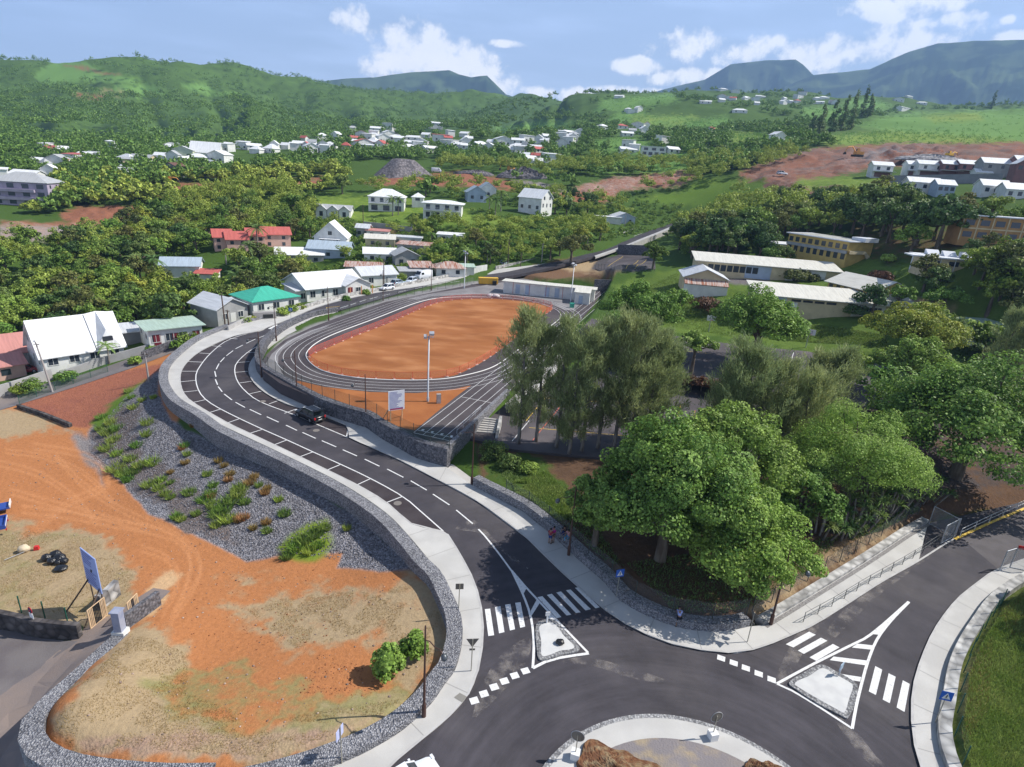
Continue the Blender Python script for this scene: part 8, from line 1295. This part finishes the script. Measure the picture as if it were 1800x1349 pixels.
def wn(op, a, b=None, c=None):
    n = N.new('ShaderNodeMath'); n.operation = op
    for k, x in enumerate((a, b, c)):
        if x is None: continue
        if isinstance(x, (int, float)): n.inputs[k].default_value = x
        else: L.new(x, n.inputs[k])
    return n.outputs[0]
def cloud(px, py, rx, ry, rot=0.):            # soft elliptical bank of cloud round a direction of the sky
    c = Vector(ray(px, py)).normalized(); e = c.cross(Vector((0, 0, 1))).normalized(); u = e.cross(c)
    if rot: e, u = e*math.cos(rot)+u*math.sin(rot), u*math.cos(rot)-e*math.sin(rot)
    out = []
    for v, s in ((e, rx/F), (u, ry/F)):
        d = N.new('ShaderNodeVectorMath'); d.operation = 'DOT_PRODUCT'; L.new(D, d.inputs[0]); d.inputs[1].default_value = v/s
        o = wn('SUBTRACT', d.outputs['Value'], float(c.dot(v))/s); out.append(wn('MULTIPLY', o, o))
    f = N.new('ShaderNodeVectorMath'); f.operation = 'DOT_PRODUCT'; L.new(D, f.inputs[0]); f.inputs[1].default_value = c
    return wn('MULTIPLY', wn('MAXIMUM', wn('SUBTRACT', 1., wn('ADD', *out)), -1.5), wn('GREATER_THAN', f.outputs['Value'], 0.))
CL = [(620,35,34,30,0),(700,75,60,36,0),(760,95,90,50,-.35),(820,120,70,45,-.3),(880,150,45,42,0),(700,110,80,30,0),(1120,118,48,17,0),(1215,80,75,30,0),(1300,95,60,25,0),(1340,80,40,20,0),(1440,105,80,30,0),(1520,85,110,32,.1),(1620,68,110,24,.15),(1660,40,70,14,.1),(1590,5,90,30,0),(1770,36,12,8,0),(1210,135,90,16,.1),(1000,165,150,14,0),(1790,64,50,10,0),(900,78,45,8,0),(1100,160,90,10,0)]
m = None
for c in CL:
    x = cloud(c[0], c[1], c[2]*.88, c[3]*.86, c[4]); m = x if m is None else wn('SMOOTH_MAX', m, x, .12)
def sn(s, d, ro=.55):
    n = N.new('ShaderNodeTexNoise'); L.new(D, n.inputs['Vector']); n.inputs['Scale'].default_value = s; n.inputs['Detail'].default_value = d; n.inputs['Roughness'].default_value = ro; return n.outputs[0]
nz = sn(30, 10, .62)
den = N.new('ShaderNodeMapRange'); den.interpolation_type = 'SMOOTHSTEP'; L.new(wn('ADD', m, wn('MULTIPLY', wn('SUBTRACT', nz, .5), 4.2)), den.inputs[0]); den.inputs[1].default_value = .1; den.inputs[2].default_value = 1.0
# thin veil of cirrus
mp = N.new('ShaderNodeMapping'); L.new(D, mp.inputs[0]); mp.inputs['Scale'].default_value = (2.2, 2.2, 14.); mp.inputs['Rotation'].default_value = (0, .22, 0)
cn = N.new('ShaderNodeTexNoise'); L.new(mp.outputs[0], cn.inputs[0]); cn.inputs['Scale'].default_value = 2.2; cn.inputs['Detail'].default_value = 6
veil = N.new('ShaderNodeMapRange'); veil.interpolation_type = 'SMOOTHSTEP'; L.new(cn.outputs[0], veil.inputs[0]); veil.inputs[1].default_value = .42; veil.inputs[2].default_value = .8; veil.inputs[3].default_value = .5; veil.inputs[4].default_value = .72
shd = N.new('ShaderNodeMapRange'); L.new(sn(40, 6), shd.inputs[0]); shd.inputs[1].default_value = .35; shd.inputs[2].default_value = .65; shd.inputs[3].default_value = .80; shd.inputs[4].default_value = 1.
cc = N.new('ShaderNodeMix'); cc.data_type = 'RGBA'; L.new(shd.outputs[0], cc.inputs[0]); cc.inputs[6].default_value = (13.6, 14.4, 16.8, 1); cc.inputs[7].default_value = (18.5, 18.2, 18., 1)
a1 = N.new('ShaderNodeMix'); a1.data_type = 'RGBA'; sxyz = N.new('ShaderNodeSeparateXYZ'); L.new(D, sxyz.inputs[0]); low = N.new('ShaderNodeMapRange'); low.interpolation_type = 'SMOOTHSTEP'; L.new(sxyz.outputs[2], low.inputs[0]); low.inputs[1].default_value = .24; low.inputs[2].default_value = .5; low.inputs[3].default_value = 1.; low.inputs[4].default_value = 0.; L.new(wn('MULTIPLY', veil.outputs[0], low.outputs[0]), a1.inputs[0]); L.new(sk.outputs[0], a1.inputs[6]); a1.inputs[7].default_value = (11.2, 13.9, 19.6, 1)
a2 = N.new('ShaderNodeMix'); a2.data_type = 'RGBA'; L.new(den.outputs[0], a2.inputs[0]); L.new(a1.outputs[2], a2.inputs[6]); L.new(cc.outputs[2], a2.inputs[7])
L.new(a2.outputs[2], bg.inputs[0]); bg.inputs[1].default_value = .056
if HAZE:
    hz = MB().box((0, 2750, 690), (11600, 6400, 1560)); hm = bpy.data.materials.new('haze'); hm.use_nodes = True; n2 = hm.node_tree; n2.nodes.remove(n2.nodes['Principled BSDF'])
    pv = n2.nodes.new('ShaderNodeVolumePrincipled'); pv.inputs['Color'].default_value = (.37, .60, 1., 1); pv.inputs['Density'].default_value = 1.45e-4; pv.inputs['Anisotropy'].default_value = .1
    n2.links.new(pv.outputs[0], n2.nodes['Material Output'].inputs['Volume']); tag(hz.build('haze', hm), kind='stuff')
S.view_settings.view_transform = 'Standard'; S.view_settings.look = 'None'; S.view_settings.exposure = .55; S.view_settings.gamma = 1.
S.cycles.use_denoising = True; S.cycles.max_bounces = 6; S.cycles.diffuse_bounces = 3; S.cycles.glossy_bounces = 2; S.cycles.transmission_bounces = 3; S.cycles.volume_bounces = 0; S.cycles.transparent_max_bounces = 8; S.cycles.volume_max_steps = 64
